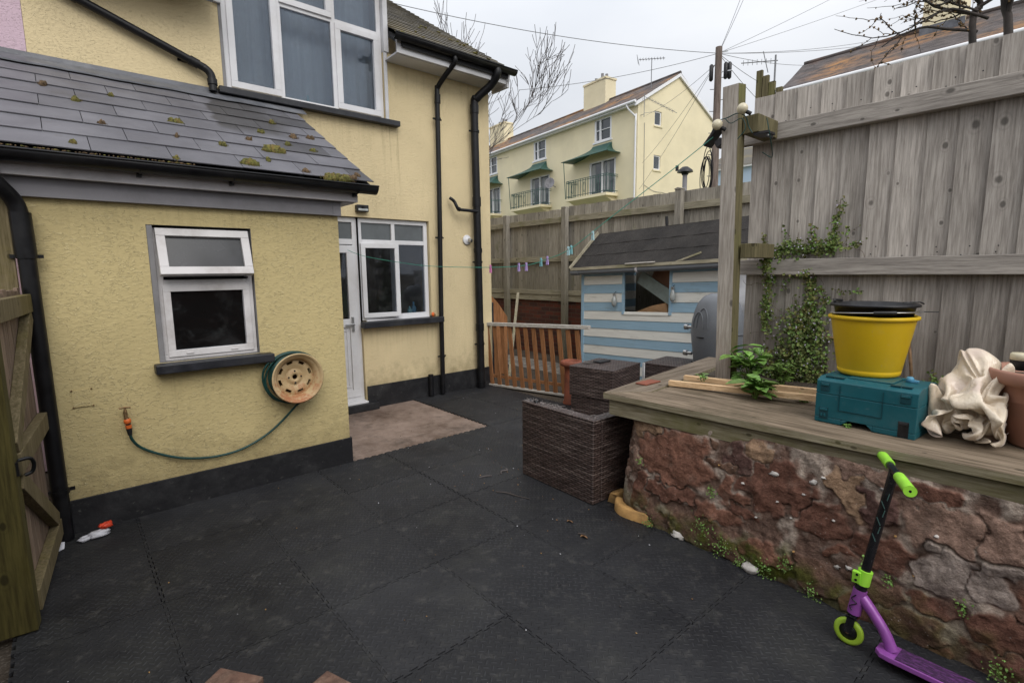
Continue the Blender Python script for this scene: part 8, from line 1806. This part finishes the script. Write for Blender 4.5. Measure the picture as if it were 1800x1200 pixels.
    for (x0, x1, z0, z1) in gh:
        f = MB(); frame_rect(f, x0, x1, z0, z1, 0.07, 0.05, 0.12, M['far_white']); o = f.build('window', T)
        p = MB(); p.box((x0+.06, 0.08, z0+.06), (x1-.06, 0.10, z1-.06), M['far_glass']); p.build('pane', o)
        s = MB(); s.box((x0-.06, -0.05, z0-.09), (x1+.06, -0.001, z0-.005), Y); s.build('sill', o)
    # cables on the gable and dish
    g = MB(); g.tube(arc([(0.5, -0.02, 9.6), (0.52, -0.02, 8.8), (0.56, -0.02, 6.2), (0.6, -0.02, 5.0)], 3), 0.012, 5, M['wire']); g.tube(arc([(0.55, -0.02, 6.3), (1.4, -0.02, 6.0), (2.4, -0.02, 5.95), (3.2, -0.02, 5.5)], 3), 0.010, 5, M['wire']); g.build('wall_cable', T)
    D = MB(); tf = Matrix.Translation((-0.45, 7.15, 7.28)) @ Matrix.Rotation(R(-75), 4, 'Y') @ Matrix.Rotation(R(25), 4, 'X')
    D.lathe([(0, 0.0), (0.15, 0.02), (0.30, 0.07), (0.36, 0.11), (0.355, 0.115), (0.29, 0.08), (0, 0.015)], tf, 24, M['fascia_low']); D.bar((-0.45, 7.15, 7.25), (0, 7.15, 7.1), 0.04, 0.04, M['wire']); D.bar((-0.45, 7.15, 7.05), (-0.85, 7.10, 7.25), 0.02, 0.02, M['wire']); D.build('satellite_dish', T)
    def aerial(nm, base, h, boom, dirn, n, parent):
        A = MB(); b = Vector(base); A.tube([b, b+Vector((0, 0, h))], 0.025, 6, M['wire']); d = Vector(dirn).normalized(); s = d.cross(Vector((0, 0, 1))).normalized(); t = b+Vector((0, 0, h-0.05))
        A.tube([t-d*boom*.5, t+d*boom*.5], 0.018, 5, M['wire'])
        for i in range(n): p = t-d*boom*.5+d*boom*(i+.5)/n; l = .28; A.tube([p-s*l*.5, p+s*l*.5], 0.010, 4, M['wire']); A.tube([p-Vector((0, 0, .1)), p+Vector((0, 0, .1))], 0.008, 4, M['wire'])
        q = t+d*boom*.5; A.tube([q-Vector((0, 0, .28))-s*.1, q+Vector((0, 0, .28))+d*.12], 0.012, 4, M['wire']); A.tube([q-Vector((0, 0, .28))+s*.1, q+Vector((0, 0, .28))+d*.12], 0.012, 4, M['wire'])
        A.build(nm, parent)
    aerial('tv_aerial', (1.9, 0.8, 11.6), 1.9, 1.5, (-.5, 1, .15), 9, T)
    A = MB(); A.tube([(0.2, -0.25, 9.8), (0.2, -0.25, 11.0)], 0.02, 6, M['wire']); A.tube([(0.2, 0, 9.95), (0.2, -0.25, 9.95)], 0.015, 5, M['wire']); A.tube([(0.2, -0.25, 10.85), (2.3, -0.75, 10.2)], 0.014, 5, M['wire']); A.tube([(0.2, -0.25, 10.0), (1.3, -0.3, 10.25)], 0.010, 5, M['wire'])
    for i in range(9): x = 0.5+1.7*i/9; z = 10.85-.31*(x-.2); A.tube([(x, -0.25-.238*(x-.2)-.14, z), (x, -0.25-.238*(x-.2)+.14, z)], 0.008, 4, M['wire']); A.tube([(x, -0.25-.238*(x-.2), z-.1), (x, -0.25-.238*(x-.2), z+.1)], 0.008, 4, M['wire'])
    A.build('tv_aerial', T)
build_terrace()

def build_right_house():
    T = thing('roofed_house', 'house beyond the tall grey fence with an orange lichened roof', 'house', (22, 5, 0))
    y0, y1 = 9.3, -12; E_, xr, zr = 8.42, 25.1, 10.27
    w = MB(); w.box((22.35, y1, 0), (22.6, y0-0.25, E_-0.1), M['far_yellow']); w.box((22.6, y0-.5, 0), (28.0, y0-.25, E_-.1), M['far_yellow']); w.prism([(22.36, y0-.5, E_-.1), (27.9, y0-.5, E_-.1), (25.1, y0-.5, zr-.2)], (0, .24, 0), M['far_yellow']); w.build('wall', T)
    r = MB()
    for s in (1, -1):
        N, M_ = 80, 14; vs = []; xe = 22.0 if s == 1 else 28.2
        for i in range(M_+1):
            t = i/M_
            for j in range(N+1):
                y = y0+0.25*t-(y0+.25*t-y1)*j/N; vs.append((xe+(xr-xe)*t, y, E_+(zr-E_)*t+0.015*noise.noise(Vector((t*6, y, 3)))-.03*math.sin(math.pi*t)))
        r.add(vs, [(i*(N+1)+j, (i+1)*(N+1)+j, (i+1)*(N+1)+j+1, i*(N+1)+j+1) for i in range(M_) for j in range(N)], M['roof_far'])
    r.tube([(xr, y0+.2, zr+.02), (xr, y1, zr+.02)], 0.09, 8, M['roof_far']); ro = r.build('roof', T, fix=False)
    g = MB(); g.tube([(21.93, y0, E_-.03), (21.93, y1, E_-.03)], 0.085, 10, M['far_white']); g.box((22.02, y1, E_-.22), (22.06, y0-.02, E_-.04), M['far_white']); g.box((22.061, y1, E_-.22), (22.34, y0-.25, E_-.20), M['far_white']); g.build('gutter', T)
    c = MB(); c.box((xr-.5, 4.2, 9.2), (xr+.5, 5.36, 12.6), M['far_yellow']); c.box((xr-.56, 4.14, 9.9), (xr-.501, 5.42, 10.2), M['lead']); c.build('chimney', ro)
    c = MB(); c.box((xr-.55, 1.6, 9.2), (xr+.5, 2.55, 11.4), M['far_yellow']); c.build('chimney', ro)
    rebase(T)
    T2 = thing('blue_house', 'distant pale blue house glimpsed between pole and grey post', 'house', (40, 20, 0))
    w = MB(); w.box((39.2, 12.0, 0), (48, 21.6, 9.2), M['far_blue']); w.build('wall', T2)
    r = MB(); r.prism([(38.9, 11.8, 9.2), (48.3, 11.8, 9.2), (43.5, 11.8, 11.4)], (0, 10.0, 0), M['slate_old']); r.build('roof', T2)
    r = MB(); r.box((38.95, 11.8, 9.05), (39.15, 21.8, 9.2), M['far_white']); r.build('fascia', T2); 
    r = MB(); r.box((42.5, 18.0, 10.5), (43.3, 18.7, 11.6), M['far_yellow']); r.tube([(41, 18.0, 9.8), (41, 18.0, 11.0)], .08, 6, M['wire']); r.build('chimney', T2); rebase(T2)
build_right_house()

def build_pole():
    P = thing('telegraph_pole', 'dark wooden telegraph pole with cables radiating from its top', 'telegraph pole', (16.0, 8.55, 0)); b = MB()
    base = Vector((15.96, 8.50, 0)); top = Vector((16.11, 8.63, 8.40)); pts = [base.lerp(top, k/12) for k in range(13)]; b.tube(pts, [0.135-0.035*k/12 for k in range(13)], 16, M['pole']); b.build('shaft', P)
    for (dx, dy) in ((-.1, .17), (.06, -.22), (.14, -.30)):
        q = MB(); c = top+Vector((dx, dy, 0)); q.tube([c+Vector((0, 0, -.98)), c+Vector((0, 0, -.94)), c+Vector((0, 0, -.52)), c+Vector((0, 0, -.48))], [0.03, 0.062, 0.062, 0.03], 10, M['black_plastic']); q.build('junction_box', P)
    q = MB(); q.bar(top+Vector((0, -.1, -.75)), top+Vector((.12, -.38, -.75)), .04, .03, M['steel']); q.build('bracket', P); q = MB(); q.bar(top+Vector((0, 0, -.15)), top+Vector((0.1, -.25, -.15)), .04, .03, M['steel']); q.build('bracket', P)
    for k in range(14):
        z = 3.2+k*.33; p = base.lerp(top, z/8.4); s = 1 if k % 2 else -1; q = MB(); q.tube([p+Vector((.06*s, -.09*s, 0)), p+Vector((.12*s, -.19*s, 0.01))], .012, 6, M['wire']); q.build('climbing_step', P)
    q = MB(); c = base.lerp(top, 4.75/8.4)+Vector((-.12, .19, 0))
    for k in range(6): q.tube([c+Vector((0.02*math.sin(k*2), .15*math.cos(a)*(1+.35*math.sin(k*3))+.05*math.sin(k*4), .58*math.sin(a)*(1+.2*math.cos(k*5))-.06*k)) for a in [6.28*t/24 for t in range(25)]], .014, 5, M['black_pipe'])
    q.build('cable_coil', P); rebase(P)
    tops = Vector((16.1, 8.63, 8.22))
    def wire(end, sag, lb, r_=0.008, start=None):
        m_ = MB(); a = Vector(start or tops); e = Vector(end); m_.tube([a.lerp(e, t/16)-Vector((0, 0, sag*4*(t/16)*(1-t/16))) for t in range(17)], r_, 4, M['wire']); tag(m_.build('overhead_cable'), lb, 'cable', 'cables from the telegraph pole')
    wire((7.0, 12.9, 8.5), .20, 'upper cable running left from the pole top above the gutter', .009); wire((12.2, 13.6, 7.6), .15, 'lower cable running left from the pole top to behind the house')
    for (e, lb) in (((18.8, 8.8, 12.3), 'steep left one of two cables going up from the pole'), ((19.0, 8.6, 12.5), 'steep right one of two cables going up from the pole'), ((32, 5.5, 16.6), 'higher of two long cables rising to the upper right'), ((31, 4.2, 14.6), 'lower of two long cables rising to the upper right'), ((25.2, 6.9, 10.45), 'nearly level cable from the pole to the roof ridge'), ((25.4, 6.5, 10.3), 'level cable just under the one to the roof ridge'), ((24.8, 8.9, 10.0), 'cable from the pole down to the left part of the lichened roof'), ((22.3, 9.2, 8.45), 'cable from the pole to the corner of the lichened roof'), ((22.6, 9.6, 7.8), 'lowest cable from the pole passing behind the grey post')):
        wire(e, .12, lb)
    for (e, lb) in (((24.9, 17.4, 9.9), 'upper of three cables slanting from the pole to the yellow gable'), ((24.8, 17.5, 7.4), 'middle of three cables slanting from the pole to the yellow gable'), ((24.7, 17.6, 6.0), 'lowest of three cables slanting from the pole to the yellow gable')):
        wire(e, .15, lb, .007, (16.05, 8.7, 7.9))
    L = thing('street_lamp', 'short grey lamp post with a black lantern beyond the back fence', 'street lamp', (14.9, 8.93, 0)); b = MB(); b.tube([(14.9, 8.93, 0), (14.9, 8.93, 4.5)], .07, 10, M['fascia_low']); b.build('shaft', L)
    b = MB(); b.tube([(14.9, 8.93, 4.48), (14.9, 8.93, 4.56)], [.09, .13], 12, M['black_plastic']); b.tube([(14.9, 8.93, 4.56), (14.9, 8.93, 4.62), (14.9, 8.93, 4.72)], [.24, .22, .09], 14, M['black_plastic']); b.tube([(14.8, 9.15, 4.62), (14.8, 9.15, 4.78)], .05, 8, M['black_plastic']); b.build('lantern', L); rebase(L)
    A = MB(); b = Vector((25.95, 11.1, 0)); A.tube([b+Vector((0, 0, 5)), b+Vector((0, 0, 11.35))], .04, 6, M['wire']); t = b+Vector((0, 0, 11.1)); d = Vector((-.62, .78, 0))
    A.tube([t-d*.1, t+d*1.5], .025, 5, M['wire'])
    for i in range(7): p = t+d*(.2+i*.2); A.tube([p-Vector((0, 0, .12)), p+Vector((0, 0, .12))], .012, 4, M['wire'])
    A.tube([t+d*.3+Vector((0, 0, -.5)), t+d*.55+Vector((0, 0, .45))], .02, 4, M['wire']); tag(A.build('tv_aerial'), 'television aerial on a thin mast left of the lichened roof', 'aerial')
build_pole()

# ================================================================ BARE TREES
def bare_tree(name, label, base, h, r0, seed, lean, mat, levels=5, spread=0.55, up=0.35, buds=0, trunk=0.3, kids=(3, 4)):
    random.seed(seed); T = thing(name, label, 'tree', base); tr = MB(); cr = MB(); bd_ = MB()
    def grow(p, d, L, r, lv):
        n = 5; pts = [p.copy()]; rr = [r]; q = p.copy(); dd = d.copy(); e = 0.55 if lv < levels else 0.3
        for i in range(n): dd = (dd+rv(.16)+Vector((0, 0, up*.12))).normalized(); q = q+dd*L/n; pts.append(q.copy()); rr.append(max(r+(r*e-r)*(i+1)/n, 0.0050))
        (tr if lv <= 1 else cr).tube(pts, rr, 7 if lv < 3 else 4, mat, cap=lv == 0)
        if buds and lv >= levels-2:
            for k in range(buds):
                s = random.choice(pts); bd_.blob(s+rv(.012), (.010, .010, .013), M['bud'], k, 5, .5)
        if lv >= levels: return
        for k in range(random.randint(*kids)):
            t = random.uniform(.35, 1.0) if k else 1.0; i = min(int(t*n), n); s = pts[i]
            ax = dd.cross(rv()).normalized(); nd = (Matrix.Rotation(spread*random.uniform(.6, 1.4), 3, ax) @ dd); nd = (nd+Vector((0, 0, up*.3))+Vector(lean)*.12).normalized()
            grow(s, nd, L*random.uniform(.58, .85), rr[i]*random.uniform(.55, .75), lv+1)
    grow(Vector(base), (Vector((0, 0, 1))+Vector(lean)).normalized(), h*trunk, r0, 0)
    tr.build('trunk', T, fix=False); cr.build('crown', T, fix=False)
    if buds: bd_.build('buds', T, fix=False)
    rebase(T)
bare_tree('bare_tree', 'tall leafless tree standing behind the yellow house corner', (6.95, 11.2, 0), 9.5, 0.10, 14, (0.02, -0.02, 0), M['bark_grey'], 6, .42, .42, 0, .30, (2, 4))
def right_tree():
    """budding branches reaching left over the fence"""
    random.seed(5); T = thing('budding_tree', 'leafless budding tree reaching over the tall grey fence at the upper right', 'tree', (9.95, 1.10, 0)); tr = MB(); cr = MB(); bd_ = MB(); mt = M['bark']
    def tw(pts, r, lv):
        p = arc(pts, 4); n = len(p); p = [q+rv(.012) for q in p]; (tr if lv == 0 else cr).tube(p, [r*(1-.6*i/(n-1)) for i in range(n)], 7 if lv < 2 else 4, mt, cap=False)
        if lv > 0:
            for q in p[1::2 if lv > 1 else 3]: 
                for _ in range(1): bd_.blob(q+rv(.014), (random.uniform(.010, .020),)*3, M['bud'], random.randint(0, 99), 5, .6)
        if lv < 3:
            for k in range((4, 4, 3, 2)[lv]):
                i = random.randint(n//3 if lv == 0 else 1, n-1); s = p[i]; dr = (p[min(i+1, n-1)]-p[max(i-1, 0)]).normalized(); nd = (dr*.6+rv(.9)+Vector((-.05, .25, .15))).normalized(); L = (1.2, .7, .45, .25)[lv]*random.uniform(.6, 1.1)
                tw([s, s+nd*L*.5+rv(.05), s+(nd+rv(.3))*L], r*(.42 if lv == 0 else .5), lv+1)
    tw([(10.05, 1.05, 0), (10.05, 1.10, 2.5), (10.03, 1.22, 4.7), (9.98, 1.30, 5.3), (9.9, 1.33, 6.6)], .075, 0)
    tw([(9.98, 1.28, 0), (9.80, 1.42, 3.5), (9.70, 1.55, 4.85), (9.76, 1.50, 5.1), (9.5, 1.66, 5.25)], .060, 0)
    tw([(9.76, 1.50, 4.75), (9.4, 1.9, 4.85), (9.15, 2.15, 4.80), (9.0, 2.4, 4.66)], .022, 1)
    tw([(9.8, 1.4, 4.9), (9.5, 1.75, 5.05), (9.3, 2.0, 4.95), (9.05, 2.3, 4.75)], .020, 1)
    tw([(9.5, 1.66, 5.2), (9.3, 1.9, 5.1), (9.1, 2.15, 5.35)], .018, 1)
    tw([(9.7, 1.5, 5.0), (9.4, 1.9, 5.2), (9.1, 2.3, 5.15)], .014, 1)
    tr.build('trunk', T, fix=False); cr.build('crown', T, fix=False); bd_.build('buds', T, fix=False); rebase(T)
right_tree()

# ================================================================ things the photo's rear view only hints at
def build_far_ground():
    b = MB(); b.add([(7.3, -30, -0.016), (90, -30, -0.016), (90, 90, -0.016), (7.3, 90, -0.016)], [(0, 1, 2, 3)], M['grass_far']); struct(b.build('rough_ground', fix=False))
build_far_ground()
